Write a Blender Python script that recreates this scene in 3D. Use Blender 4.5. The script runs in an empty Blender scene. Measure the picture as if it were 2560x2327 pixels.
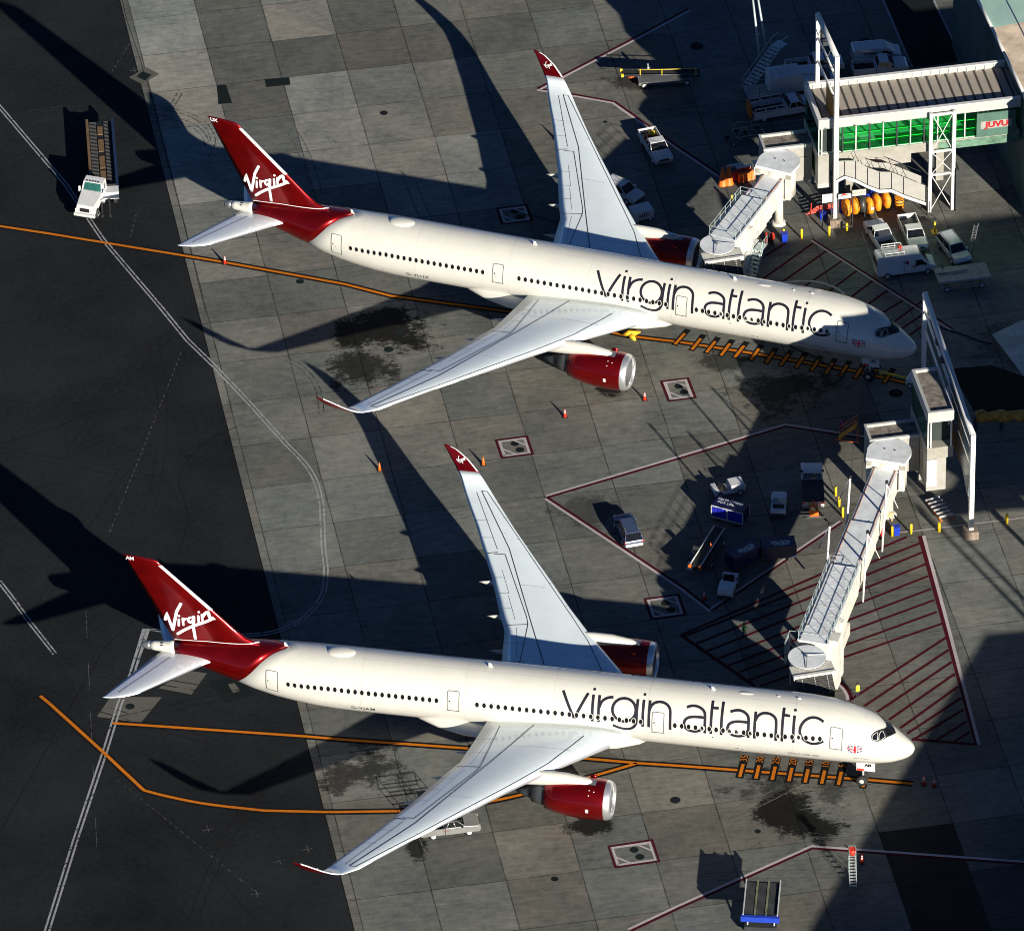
import bpy, bmesh, math, random
from mathutils import Vector, Matrix
random.seed(7)
sc = bpy.context.scene
COL = sc.collection
PI = math.pi
# ---------------------------------------------------------------- camera (surveyed from the slab grid)
PW, PH, FPX = 2560.0, 2327.0, 18819.5
CP = Vector((-92.7315, -663.0941, 442.3466))
RR = Vector((0.9840876, -0.17690035, -0.01666897))
RD = Vector((-0.11905021, -0.58679992, -0.80093252))
RF = Vector((0.13190389, 0.79017221, -0.59852255))
def ray(u, v):
    return RR*((u-PW/2)/FPX) + RD*((v-PH/2)/FPX) + RF
def at(u, v, z=0.0):
    d = ray(u, v); t = (z-CP.z)/d.z; p = CP+d*t
    return Vector((p.x, p.y, z))
def aty(u, v, Y):
    d = ray(u, v); t = (Y-CP.y)/d.y
    return CP+d*t
def K(ox, oy, s=2.344): return lambda x, y, z=0.0: at(ox+x/s, oy+y/s, z)
C1=K(0,0);C2=K(850,0);C3=K(1700,0);C4=K(0,770);C5=K(850,770);C6=K(1700,770);C7=K(0,1547);C8=K(850,1547);C9=K(1700,1547)
R1=K(2130,0,4.688);R2=K(1830,0,4.688);R3=K(1700,300,4.688);R4=K(2130,380,4.688);R5=K(2130,700,4.688);R6=K(2130,1050,4.688)
M1=K(1700,1050,4.688);M2=K(1700,1300,4.688);M3=K(1860,1500,4.688);M4=K(1440,100,4.688)
GS, GT = 6.96668, 7.06736      # slab size
# ---------------------------------------------------------------- materials
MATS = {}
def nd(nt, t, **kw):
    n = nt.nodes.new(t)
    for k, v in kw.items(): setattr(n, k, v)
    return n
def mat(name, col, rough=.5, metal=0., var=.12, scale=1.5, coat=0., emit=None, estr=0, bump=0., spec=.5, alpha=None, trans=0):
    if name in MATS: return MATS[name]
    m = bpy.data.materials.new(name); m.use_nodes = True; nt = m.node_tree
    b = nt.nodes['Principled BSDF']
    tc = nd(nt, 'ShaderNodeTexCoord'); no = nd(nt, 'ShaderNodeTexNoise')
    no.inputs['Scale'].default_value = scale; no.inputs['Detail'].default_value = 5; no.inputs['Roughness'].default_value = .62
    nt.links.new(tc.outputs['Object'], no.inputs['Vector'])
    cr = nd(nt, 'ShaderNodeValToRGB')
    lo = [max(0, c*(1-var)) for c in col]; hi = [min(1, c*(1+var)) for c in col]
    cr.color_ramp.elements[0].color = (*lo, 1); cr.color_ramp.elements[1].color = (*hi, 1)
    cr.color_ramp.elements[0].position = .32; cr.color_ramp.elements[1].position = .68
    nt.links.new(no.outputs['Fac'], cr.inputs['Fac']); nt.links.new(cr.outputs['Color'], b.inputs['Base Color'])
    b.inputs['Roughness'].default_value = rough; b.inputs['Metallic'].default_value = metal
    b.inputs['Coat Weight'].default_value = coat; b.inputs['Coat Roughness'].default_value = .12
    b.inputs['Specular IOR Level'].default_value = spec
    if trans: b.inputs['Transmission Weight'].default_value = trans
    if emit: b.inputs['Emission Color'].default_value = (*emit, 1); b.inputs['Emission Strength'].default_value = estr
    if bump:
        bp = nd(nt, 'ShaderNodeBump'); bp.inputs['Strength'].default_value = bump; bp.inputs['Distance'].default_value = .02
        n2 = nd(nt, 'ShaderNodeTexNoise'); n2.inputs['Scale'].default_value = scale*14; nt.links.new(tc.outputs['Object'], n2.inputs['Vector'])
        nt.links.new(n2.outputs['Fac'], bp.inputs['Height']); nt.links.new(bp.outputs['Normal'], b.inputs['Normal'])
    MATS[name] = m; return m
WHITE = mat('aircraft_white_paint', (.61,.60,.545), .32, coat=.8, var=.035, scale=.6)
WINGW = mat('wing_grey_white_paint', (.82,.91,.94), .22, coat=1.0, var=.05, scale=.35)
RED = mat('metallic_red_paint', (.31,.003,.004), .30, metal=.8, coat=.6, var=.22, scale=.5)
PURPLE = mat('dark_title_paint', (.004,.003,.012), .6, var=.1)
CHROME = mat('polished_lip_metal', (.80,.81,.82), .34, metal=.85, var=.06)
GLASS = mat('dark_window_glass', (.008,.009,.011), .06, var=.3)
BLACK = mat('matte_black_paint', (.012,.012,.013), .6, var=.2)
RUBBER = mat('tyre_rubber', (.02,.02,.021), .8, var=.25)
DGREY = mat('dark_grey_metal', (.07,.075,.08), .45, metal=.5, var=.2)
MGREY = mat('grey_metal', (.28,.29,.30), .4, metal=.6, var=.15)
LGREY = mat('light_grey_paint', (.52,.53,.52), .5, var=.1)
BRW = mat('bridge_cream_paint', (.62,.60,.53), .5, var=.16, scale=1.2)
BRROOF = mat('bridge_roof_paint', (.72,.75,.76), .45, var=.16, scale=.8)
VWHITE = mat('vehicle_white_paint', (.60,.61,.61), .25, coat=.6, var=.05)
YEL = mat('safety_yellow_paint', (.85,.60,.02), .5, var=.1)
ORG = mat('safety_orange', (.85,.16,.015), .5, var=.12)
ORT = mat('orange_tarpaulin', (.80,.28,.01), .55, var=.3, scale=5, bump=.6)
REDP = mat('red_plastic', (.75,.04,.015), .45, var=.15)
DRED = mat('dark_red_paint', (.22,.01,.02), .5, var=.2)
BLUEP = mat('blue_plastic', (.01,.04,.45), .4, var=.15)
NAVY = mat('navy_cart_paint', (.004,.006,.05), .4, var=.2)
WLINE = mat('white_text_paint', (.72,.74,.76), .6, var=.15)
LENS = mat('lamp_lens', (.7,.68,.55), .15, var=.1)
AMBER = mat('amber_lens', (.8,.25,.02), .2, var=.1)
SKIN = mat('skin', (.42,.25,.17), .6, var=.1)
HIVIS = mat('hi_vis_yellow_fabric', (.62,.85,.03), .7, var=.12)
HIGRN = mat('hi_vis_green_fabric', (.10,.70,.05), .7, var=.12)
NAVF = mat('navy_fabric', (.02,.025,.05), .8, var=.2)
PINK = mat('magenta_fabric', (.5,.05,.22), .8, var=.2)
RAIL = mat('galvanised_rail', (.42,.50,.50), .4, metal=.3, var=.1)
PANEL = mat('grey_wall_panel', (.33,.32,.295), .6, var=.09, scale=1.1)
FASCIA = mat('light_fascia_panel', (.42,.42,.40), .5, var=.06, scale=1.0)
CONCW = mat('precast_concrete_wall', (.30,.285,.245), .8, var=.16, scale=1.3)
POSTW = mat('white_steel_paint', (.66,.65,.61), .4, var=.05)
WOODP = mat('weathered_deck_plank', (.15,.09,.04), .7, var=.45, scale=6)
# ---------------------------------------------------------------- mesh collecting
class MB:
    def __init__(s): s.bm = bmesh.new(); s.mi = 0; s.mats = []
    def m(s, mt):
        if mt not in s.mats: s.mats.append(mt)
        s.mi = s.mats.index(mt); return s
    def _f(s, vs, smooth=False):
        try: f = s.bm.faces.new(vs)
        except ValueError: return None
        f.material_index = s.mi; f.smooth = smooth; return f
    def quad(s, *ps, smooth=False): return s._f([s.bm.verts.new(p) for p in ps], smooth)
    def box(s, lo, hi, mx=None):
        x0,y0,z0 = lo; x1,y1,z1 = hi
        P = [(x0,y0,z0),(x1,y0,z0),(x1,y1,z0),(x0,y1,z0),(x0,y0,z1),(x1,y0,z1),(x1,y1,z1),(x0,y1,z1)]
        v = [s.bm.verts.new(mx@Vector(p) if mx else p) for p in P]
        for a in ((0,3,2,1),(4,5,6,7),(0,1,5,4),(1,2,6,5),(2,3,7,6),(3,0,4,7)): s._f([v[i] for i in a])
        return s
    def cbox(s, c, sz, mx=None):
        return s.box([c[i]-sz[i]/2 for i in range(3)], [c[i]+sz[i]/2 for i in range(3)], mx)
    def bbox(s, lo, hi, b=.05, seg=2):   # box with bevelled edges
        t = bmesh.new(); bmesh.ops.create_cube(t, size=1)
        for v in t.verts: v.co = Vector([lo[i]+(v.co[i]+.5)*(hi[i]-lo[i]) for i in range(3)])
        bmesh.ops.bevel(t, geom=t.edges[:], offset=b, segments=seg, affect='EDGES', profile=.6)
        s.merge(t); return s
    def merge(s, t, smooth=False):
        mp = {v: s.bm.verts.new(v.co) for v in t.verts}
        for f in t.faces:
            s._f([mp[v] for v in f.verts], smooth)
        t.free()
    def prism(s, poly, z0, z1, cap=True):
        a = [s.bm.verts.new((p[0],p[1],z0)) for p in poly]; b = [s.bm.verts.new((p[0],p[1],z1)) for p in poly]
        n = len(poly)
        for i in range(n): s._f([a[i],a[(i+1)%n],b[(i+1)%n],b[i]])
        if cap: s._f(b); s._f(a[::-1])
        return s
    def sideprism(s, prof, y0, y1, taper=None):   # profile in (x,z), extruded along y ; taper(x,z)->inset
        n = len(prof); g = taper or (lambda x,z: 0)
        a = [s.bm.verts.new((p[0], y0+g(*p), p[1])) for p in prof]; b = [s.bm.verts.new((p[0], y1-g(*p), p[1])) for p in prof]
        for i in range(n): s._f([a[i],b[i],b[(i+1)%n],a[(i+1)%n]])
        s._f(a); s._f(b[::-1]); return s
    def tube(s, pts, r, n=8, close=False, cap=True):
        pts = [Vector(p) for p in pts]; rings = []
        for i, p in enumerate(pts):
            a = pts[max(0,i-1)]; b = pts[min(len(pts)-1,i+1)]; d = (b-a).normalized()
            up = Vector((0,0,1)) if abs(d.z) < .95 else Vector((1,0,0))
            x = d.cross(up).normalized(); y = d.cross(x)
            rr = r[i] if isinstance(r,(list,tuple)) else r
            rings.append([s.bm.verts.new(p+(x*math.cos(2*PI*k/n)+y*math.sin(2*PI*k/n))*rr) for k in range(n)])
        for a, b in zip(rings[:-1], rings[1:]):
            for k in range(n): s._f([a[k],a[(k+1)%n],b[(k+1)%n],b[k]], n > 5)
        if cap: s._f(rings[0]); s._f(rings[-1][::-1])
        return s
    def rings(s, R, closed=True, cap=True, smooth=True):
        vs = [[s.bm.verts.new(p) for p in r] for r in R]; n = len(vs[0])
        for a, b in zip(vs[:-1], vs[1:]):
            for k in range(n if closed else n-1): s._f([a[k],a[(k+1)%n],b[(k+1)%n],b[k]], smooth)
        if cap and closed: s._f(vs[0][::-1]); s._f(vs[-1])
        return vs
    def wheel(s, c, r, w, n=20):  # axis along y
        pr = [(-w/2,r*.6),(-w/2,r*.93),(-w*.38,r),(w*.38,r),(w/2,r*.93),(w/2,r*.6)]
        R = [[(c[0]+q*math.cos(2*PI*k/n), c[1]+y, c[2]+q*math.sin(2*PI*k/n)) for k in range(n)] for y,q in pr]
        s.rings(R); return s
    def disc(s, c, r, w, n=20, ax='y'):
        if ax == 'y': R = [[(c[0]+r*math.cos(2*PI*k/n), c[1]+y, c[2]+r*math.sin(2*PI*k/n)) for k in range(n)] for y in (-w/2,w/2)]
        else: R = [[(c[0]+r*math.cos(2*PI*k/n), c[1]+r*math.sin(2*PI*k/n), c[2]+y) for k in range(n)] for y in (-w/2,w/2)]
        s.rings(R, smooth=False); return s
    def build(s, name, mt=None, parent=None, norm=True):
        if norm: bmesh.ops.recalc_face_normals(s.bm, faces=s.bm.faces[:])
        me = bpy.data.meshes.new(name); s.bm.to_mesh(me); s.bm.free()
        for m_ in (s.mats or [mt]): me.materials.append(m_)
        o = bpy.data.objects.new(name, me); COL.objects.link(o)
        if parent: o.parent = parent
        return o
def tag(o, label=None, cat=None, group=None, kind=None):
    if label: o['label'] = label
    if cat: o['category'] = cat
    if group: o['group'] = group
    if kind: o['kind'] = kind
    return o
def empty(name, loc, rz=0, label=None, cat=None, group=None):
    o = bpy.data.objects.new(name, None); COL.objects.link(o); o.location = loc; o.rotation_euler = (0,0,rz)
    o.empty_display_size = .3
    return tag(o, label, cat, group)
def copy_tree(o, parent=None):
    c = o.copy(); COL.objects.link(c)
    if parent: c.parent = parent
    for ch in list(o.children): copy_tree(ch, c)
    return c
def text_faces(body, size=1.0, shear=0, space=1.0, bold=0.0):
    cu = bpy.data.curves.new('t', 'FONT'); cu.body = body; cu.size = size; cu.shear = shear; cu.space_character = space
    cu.align_x = 'CENTER'; cu.align_y = 'CENTER'; cu.resolution_u = 3; cu.offset = bold
    o = bpy.data.objects.new('t', cu); COL.objects.link(o)
    dg = bpy.context.evaluated_depsgraph_get(); me = o.evaluated_get(dg).to_mesh()
    V = [tuple(v.co) for v in me.vertices]; F = [tuple(p.vertices) for p in me.polygons]
    o.evaluated_get(dg).to_mesh_clear(); bpy.data.objects.remove(o); bpy.data.curves.remove(cu)
    return V, F
def text_mesh(name, body, size, fn, mt, parent=None, **kw):   # fn maps text (x,y) to 3-D
    V, F = text_faces(body, size, **kw)
    me = bpy.data.meshes.new(name); me.from_pydata([tuple(fn(v[0],v[1])) for v in V], [], F); me.materials.append(mt)
    o = bpy.data.objects.new(name, me); COL.objects.link(o)
    if parent: o.parent = parent
    return o
def ribbon(mb, pts, w, fn, closed=False, step=.25, round_=False):
    """stroke of constant width in 2-D (a,b) mapped by fn to 3-D"""
    P = [Vector(p) for p in pts]; Q = []
    if closed: P.append(P[0])
    for a, b in zip(P[:-1], P[1:]):
        n = max(1, int((b-a).length/step))
        for k in range(n): Q.append(a+(b-a)*k/n)
    Q.append(P[-1]); L = []; 
    for i, p in enumerate(Q):
        if closed: a = Q[i-1] if i else Q[-2]; b = Q[i+1] if i < len(Q)-1 else Q[1]
        else: a = Q[max(0,i-1)]; b = Q[min(len(Q)-1,i+1)]
        d = (b-a).normalized(); n_ = Vector((-d.y,d.x))
        d1 = (p-a).normalized() if (p-a).length > 1e-6 else d
        c = max(.5, d.dot(d1)); ww = w/2/c
        L.append((mb.bm.verts.new(fn(*(p+n_*ww))), mb.bm.verts.new(fn(*(p-n_*ww)))))
    for a, b in zip(L[:-1], L[1:]): mb._f([a[0],b[0],b[1],a[1]])
    if round_:
        for e, v0 in ((Q[0],L[0]),(Q[-1],L[-1])):
            vs = [mb.bm.verts.new(fn(e.x+w/2*math.cos(t*PI/6), e.y+w/2*math.sin(t*PI/6))) for t in range(12)]; mb._f(vs)
def smoothpts(P, it=2):   # Chaikin
    P = [Vector(p) for p in P]
    for _ in range(it):
        Q = [P[0]]
        for a, b in zip(P[:-1], P[1:]): Q += [a*.75+b*.25, a*.25+b*.75]
        Q.append(P[-1]); P = Q
    return P
def interp(x, X, Y):
    if x <= X[0]: return Y[0]
    for i in range(1, len(X)):
        if x <= X[i]: t = (x-X[i-1])/(X[i]-X[i-1]); return Y[i-1]+(Y[i]-Y[i-1])*t
    return Y[-1]
# ================================================================= AIRCRAFT
SEC = [(0,4.84,4.70,.05),(.04,4.98,4.55,.2),(.1,5.08,4.40,.35),(.3,5.33,4.14,.62),(.7,5.66,3.86,.97),(1.2,6.0,3.66,1.29),(2,6.6,3.42,1.72),(3,7.3,3.28,2.12),(4,7.9,3.22,2.42),(5,8.3,3.19,2.63),(6,8.62,3.18,2.78),(7,8.86,3.18,2.88),(8,9.03,3.18,2.93),(9.5,9.17,3.18,2.97),(11,9.24,3.18,2.98),(13,9.26,3.18,2.98),(50,9.26,3.18,2.98),(53,9.26,3.2,2.97),(55,9.25,3.27,2.95),(57,9.23,3.42,2.88),(58,9.21,3.56,2.82),(60,9.19,3.85,2.64),(62,9.15,4.31,2.38),(64,9.09,4.99,2.04),(66,8.99,5.61,1.67),(68,8.70,6.24,1.21),(70,8.39,6.91,.74),(71.5,8.2,7.15,.52),(73.0,8.05,7.3,.36),(73.35,7.95,7.38,.26)]
SX = [s[0] for s in SEC]
def catm(x, k):
    i = 0
    while i < len(SEC)-2 and x > SX[i+1]: i += 1
    x0, x1 = SX[i], SX[i+1]; h = x1-x0
    if h == 0: return SEC[i][k]
    t = min(1, max(0, (x-x0)/h))
    def sl(j):
        if j <= 0 or j >= len(SEC)-1: return (SEC[min(j+1,len(SEC)-1)][k]-SEC[max(j-1,0)][k])/(SX[min(j+1,len(SEC)-1)]-SX[max(j-1,0)])
        a = (SEC[j][k]-SEC[j-1][k])/(SX[j]-SX[j-1]); b = (SEC[j+1][k]-SEC[j][k])/(SX[j+1]-SX[j])
        return 0 if a*b <= 0 else 2*a*b/(a+b)
    m0, m1 = sl(i), sl(i+1)
    return (2*t**3-3*t*t+1)*SEC[i][k]+(t**3-2*t*t+t)*h*m0+(-2*t**3+3*t*t)*SEC[i+1][k]+(t**3-t*t)*h*m1
def S(d, phi, off=0.0, side=1):
    """fuselage skin; d metres behind the nose, phi from the crown down the starboard side"""
    t, b, h = catm(d,1), catm(d,2), catm(d,3)
    return Vector((-d, -side*(h+off)*math.sin(phi), (t+b)/2+((t-b)/2+off)*math.cos(phi)))
NPH = 72
def skin(name, dfun_list, mt, parent, cap=True):
    mb = MB(); R = []
    for df in dfun_list:
        R.append([S(df(abs(((2*PI*k/NPH+PI)%(2*PI))-PI)), 2*PI*k/NPH) for k in range(NPH)])
    mb.rings(R, cap=cap); return mb.build(name, mt, parent)
REDF = [(0,59.15),(.12,59.35),(.32,60.15),(.456,60.59),(.66,61.1),(.874,61.58),(1.172,62.14),(1.505,62.76),(1.87,63.44),(2.39,64.1),(PI,64.6)]
def redf(p): return interp(p, [a[0] for a in REDF], [a[1] for a in REDF])
def redb(p): return 70.3-.13*p
def SP(a, p, off=.012, side=1):      # 2-D lettering space: a = distance behind nose, p = arc length/3.02
    return S(a, p/3.02, off, side)
LET = dict(
 v=[[(32.67,.60),(31.44,1.44)],[(31.44,1.44),(30.28,.60)]], i1=[[(29.78,.632),(29.74,1.49)]],
 r=[[(29.2,.627),(29.15,1.49)],[(29.13,1.011),(28.98,.834),(28.66,.726),(28.29,.669),(27.9,.650)]],
 g=[[(25.59,.63),(25.57,1.3),(25.59,1.402),(25.86,1.566),(26.39,1.651),(27.04,1.641),(27.5,1.588),(27.8,1.545)]],
 i2=[[(25.02,.632),(24.98,1.49)]], n=[[(24.44,.629),(24.41,1.49)],[(24.41,.936),(24.26,.77),(23.91,.67),(23.4,.637),(22.92,.68),(22.55,.787),(22.43,.933),(22.39,1.5)]],
 a=[[(20.96,.726),(20.59,.668),(20.15,.652),(19.69,.694),(19.32,.781),(19.16,.91),(19.13,1.499)],[(19.24,.991),(19.95,.986),(20.61,1.013),(21.0,1.096),(21.12,1.226),(21.03,1.354),(20.68,1.452),(20.16,1.48),(19.72,1.442),(19.39,1.36),(19.18,1.234)]],
 t=[[(18.62,.42),(18.56,1.496)],[(18.51,.66),(17.99,.66)]], l=[[(17.63,.423),(17.59,1.5)]],
 a2=[[(16.88,.726),(16.42,.663),(15.98,.647),(15.51,.699),(15.18,.799),(15.07,.941),(15.06,1.499)],[(15.15,.998),(15.85,.993),(16.51,1.02),(16.9,1.103),(17.04,1.234),(16.93,1.362),(16.58,1.46),(16.06,1.488),(15.54,1.447),(15.22,1.365),(15.09,1.241)]],
 n2=[[(14.51,.639),(14.48,1.5)],[(14.48,.921),(14.3,.768),(13.96,.677),(13.53,.647),(13.04,.675),(12.62,.772),(12.49,.926),(12.48,1.5)]],
 t2=[[(11.95,.417),(11.9,1.5)],[(11.84,.655),(11.31,.661)]], i3=[[(10.89,.631),(10.84,1.497)]],
 c=[[(8.16,.70),(8.58,.62),(9.1,.60),(9.59,.655),(9.99,.778),(10.23,.936),(10.29,1.112),(10.14,1.259),(9.79,1.378),(9.31,1.45),(8.86,1.45),(8.43,1.40),(8.05,1.31)]])
def wz(y):
    if y < 28.8: return 5.0+.1*(y-3)
    return interp(y, [28.8,30.2,30.7,31.0,31.5,31.88,32.04], [7.58,8.0,8.28,8.55,9.15,9.85,10.3])
LEY=[2.6,4.9,9.9,13.9,17.9,22.5,27.6,28.8,30.2,30.7,31.0,31.5,31.88,32.04]; LED=[26.0,27.7,32.1,35.3,38.2,41.7,45.2,46.0,47.1,47.6,48.0,48.8,49.9,51.0]
TEY=[2.6,4.4,10,11.6,17,20,23.8,27.2,28.8,30.2,30.7,31.0,31.5,31.88,32.04]; TED=[39.8,40.0,40.8,41.5,43.5,44.8,46.4,48.0,48.7,49.3,49.72,49.95,50.5,51.0,51.35]
def thick(x): return 5*(.2969*math.sqrt(x)-.126*x-.3516*x*x+.2843*x**3-.1036*x**4)
XC = [1,.9,.78,.65,.52,.4,.3,.2,.12,.06,.025,.006,0]
def wing_top(d, y):
    le = interp(y,LEY,LED); te = interp(y,TEY,TED); c = te-le; x = min(1,max(0,(d-le)/c))
    return wz(y)+thick(x)*c*interp(y,[3,12,28,32],[.115,.10,.085,.06])*1.15
def wing_piece(name, ys, s, mt, parent):
    mb = MB(); R = []
    for y in ys:
        le = interp(y,LEY,LED); te = interp(y,TEY,TED); c = te-le; tc = interp(y,[3,12,28,32],[.115,.10,.085,.06])
        dy = .15; a = math.atan2(wz(min(32.04,y+dy))-wz(y-dy), min(32.04,y+dy)-(y-dy)) if y > 28.5 else 0
        ring = []
        pr = [(x, thick(x)*1.15) for x in XC]+[(x, -thick(x)*.8) for x in XC[-2:0:-1]]
        for x, t in pr:
            h = t*c*tc; ring.append((-(le+x*c), s*(y-h*math.sin(a)), wz(y)+h*math.cos(a)))
        R.append(ring)
    mb.rings(R); return mb.build(name, mt, parent)
def flat(d, y, s): return Vector((-d, s*y, wing_top(d,y)+.02))
LOGO = [[(70.97,10.97),(70.75,11.7),(70.29,9.85)],[(70.29,9.85),(69.75,12.2),(69.28,13.18)],[(69.6,11.25),(69.67,10.5)],[(69.57,11.66),(69.55,11.7)],[(69.21,11.44),(69.2,10.67)],[(69.16,11.19),(69.02,11.42),(68.8,11.47)],
 [(68.2,11.74),(68.55,11.68),(68.68,11.4),(68.65,11.12),(68.46,11.07),(68.22,11.41)],[(68.11,11.83),(68.22,10.51),(68.12,9.25)],[(67.66,11.98),(67.65,11.29)],[(67.6,12.42),(67.58,12.46)],[(67.3,12.18),(67.29,11.52)],
 [(67.25,11.95),(66.95,12.44),(66.68,12.51),(66.63,12.12),(66.52,11.86),(66.13,11.91),(67.03,11.37),(68.21,10.75),(69.23,10.01),(69.83,9.46)]]
FLE=[(71.1,17.45),(66.29,12.64),(64.1,10.4),(63.2,9.65),(62.0,9.2),(61.6,9.0)]
def fin_le(z): 
    P = sorted([(b,a) for a,b in FLE]); return interp(z,[p[0] for p in P],[p[1] for p in P])
def fin_te(z): return 70.05+(z-8.0)*.4525
def fin_half(d, z):
    le = fin_le(z); te = fin_te(z); c = te-le; x = min(1,max(0,(d-le)/c)); return thick(x)*c*.10
def decal(name, poly, fn, mt, parent, sub=3):
    t = bmesh.new(); vs = [t.verts.new((p[0],p[1],0)) for p in poly]; t.faces.new(vs)
    bmesh.ops.triangulate(t, faces=t.faces[:])
    for _ in range(sub): bmesh.ops.subdivide_edges(t, edges=[e for e in t.edges if e.calc_length() > .25], cuts=1, use_grid_fill=True); bmesh.ops.triangulate(t, faces=t.faces[:])
    for v in t.verts: v.co = fn(v.co.x, v.co.y)
    me = bpy.data.meshes.new(name); t.to_mesh(me); t.free(); me.materials.append(mt)
    for p in me.polygons: p.use_smooth = True
    o = bpy.data.objects.new(name, me); COL.objects.link(o); o.parent = parent; return o
def rrect(a0, a1, b0, b1, r, n=4):
    P = []
    for cx, cy, t0 in ((a1-r,b1-r,0),(a0+r,b1-r,1),(a0+r,b0+r,2),(a1-r,b0+r,3)):
        for k in range(n+1): t = (t0+k/n)*PI/2; P.append((cx+r*math.cos(t), cy+r*math.sin(t)))
    return P
mat('door_seal_grey', (.12,.125,.12), .6)
def build_plane():
    root = bpy.data.objects.new('passenger_aircraft', None); COL.objects.link(root)
    # --- fuselage (white), red tail section, white tail cone
    ds = [0.004,.04,.1,.2,.3,.5,.7,.95,1.2,1.6,2,2.5,3,3.5,4,4.5,5,5.5,6,6.5,7,7.5,8,9,10,11,13]+[15+2.5*k for k in range(16)]
    fl = [(lambda p, d=d: d) for d in ds]
    for k in range(1, 7): fl.append(lambda p, k=k: 52.5+(redf(p)-52.5)*k/6)
    fus = skin('fuselage', fl, WHITE, root)
    skin('tail_section', [(lambda p, k=k: redf(p)+(redb(p)-redf(p))*k/9) for k in range(10)], RED, root)
    skin('tail_cone', [(lambda p, k=k: redb(p)+(72.6-redb(p))*k/5) for k in range(6)], WHITE, root)
    apu = MB(); apu.rings([[S(d,2*PI*k/32,0) for k in range(32)] for d in (72.6,72.9,73.2,73.35)]+[[S(73.35,2*PI*k/32,-.08) for k in range(32)],[S(72.9,2*PI*k/32,-.14) for k in range(32)]]); apu.build('exhaust_nozzle', MGREY, root)
    # --- belly fairing
    mb = MB(); R = []
    for d,hw,zb in ((24.2,.9,3.3),(25.5,2.2,3.05),(27.5,3.0,2.75),(30,3.35,2.5),(34,3.5,2.42),(39,3.5,2.42),(42,3.3,2.55),(44.5,2.75,2.85),(46.5,1.9,3.1),(47.8,.8,3.3)):
        zt = 4.7; R.append([(-d, hw*math.cos(a)*(1 if math.sin(a) < 0 else 1), (zt+zb)/2+(zt-zb)/2*math.sin(a)) for a in [2*PI*k/40 for k in range(40)]])
    mb.rings(R); mb.build('belly_fairing', WHITE, root)
    # --- lettering
    mb = MB()
    f = lambda a, p: SP(a, p)
    for k, st in LET.items():
        for s_ in st:
            pts = [(x, p*3.02) for x, p in s_]
            if len(pts) > 4: pts = smoothpts(pts, 2)
            ribbon(mb, pts, .265, f, step=.15)
    for x in (29.77,25.02,10.9): ribbon(mb, [(x,.455*3.02-.13),(x,.455*3.02+.13)], .25, f)
    ribbon(mb, [(26.78+1.1*math.cos(t*PI/24), 1.012*3.02+1.1*math.sin(t*PI/24)) for t in range(48)], .265, f, closed=True)
    mb.build('title_lettering', PURPLE, root)
    mb = MB(); f2 = lambda a, p: SP(a, p, .012, -1)   # the same title on the port side
    for k, st in LET.items():
        for s_ in st: ribbon(mb, smoothpts([(38.6-x if True else x, p*3.02) for x, p in s_], 2 if len(s_) > 4 else 0), .235, f2, step=.2)
    ribbon(mb, [(38.6-26.78+1.1*math.cos(t*PI/24), 1.012*3.02+1.1*math.sin(t*PI/24)) for t in range(48)], .235, f2, closed=True)
    mb.build('title_lettering', PURPLE, root)
    # --- skin joints
    mb = MB()
    for d in (10.9,24.6,33.5,41.9,51.8):
        for sd in (1,-1): ribbon(mb, [(d,.05),(d,6.8)], .022, lambda a,p,sd=sd: SP(a,p,.006,sd), step=.3)
    for a0,a1,ph in ((5,24,.22),(24,52,.22),(11,25,1.86),(44,58,1.9)): ribbon(mb, [(a0,ph*3.02),(a1,ph*3.02)], .018, lambda a,p: SP(a,p,.006), step=.6)
    for a0,a1 in ((11.2,14.0),(52.0,55.4)): ribbon(mb, rrect(a0,a1,1.98*3.02,2.5*3.02,.12), .03, lambda a,p: SP(a,p,.010), closed=True, step=.3)
    mb.build('skin_joints', mat('skin_joint_grey',(.40,.40,.37),.6), root)
    mb = MB()
    for d,ph in ((16.1,2.05),(16.3,2.05),(15.7,2.08),(18.4,1.62)): mb._f([mb.bm.verts.new(SP(d+.09*math.cos(t*PI/4), ph*3.02+.05*math.sin(t*PI/4), .014)) for t in range(8)])
    mb.build('drain_ports', BLACK, root)
    # --- cabin windows
    wins = [58.74-(58.74-44.52)*k/22 for k in range(23)]+[40.66-(40.66-25.16)*k/23 for k in range(24)]+[21.95-(21.95-8.37)*k/21 for k in range(22)]
    meshes = {}
    blind = {21.95-(21.95-8.37)*k/21 for k in (4,8,9,11,15,18)}
    for d in wins:
        ph = 1.333 if d < 55 else 1.333+(d-55)/3.74*.075
        if d < 12: ph = 1.333-(12-d)/3.6*.078
        mb = MB(); cx, cy = d, ph*3.02
        oc = [(cx+.235*math.cos(t*PI/8), cy+.31*math.sin(t*PI/8)) for t in range(16)]
        ic = [(cx+.18*math.cos(t*PI/8), cy+.255*math.sin(t*PI/8)) for t in range(16)]
        mb.m(WHITE); a = [mb.bm.verts.new(S(x,y/3.02,.02)) for x,y in oc]; b = [mb.bm.verts.new(S(x,y/3.02,.022)) for x,y in ic]
        for k in range(16): mb._f([a[k],a[(k+1)%16],b[(k+1)%16],b[k]])
        mb.m(GLASS); mb._f([mb.bm.verts.new(S(x,y/3.02,.022)) for x,y in ic])
        if d in blind: mb.m(LGREY); mb._f([mb.bm.verts.new(S(x if x < cx+.05 else cx+.05,y/3.02,.024)) for x,y in ic if x < cx+.16])
        mb.build('cabin_window', None, root)
    mb = MB()
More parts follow.
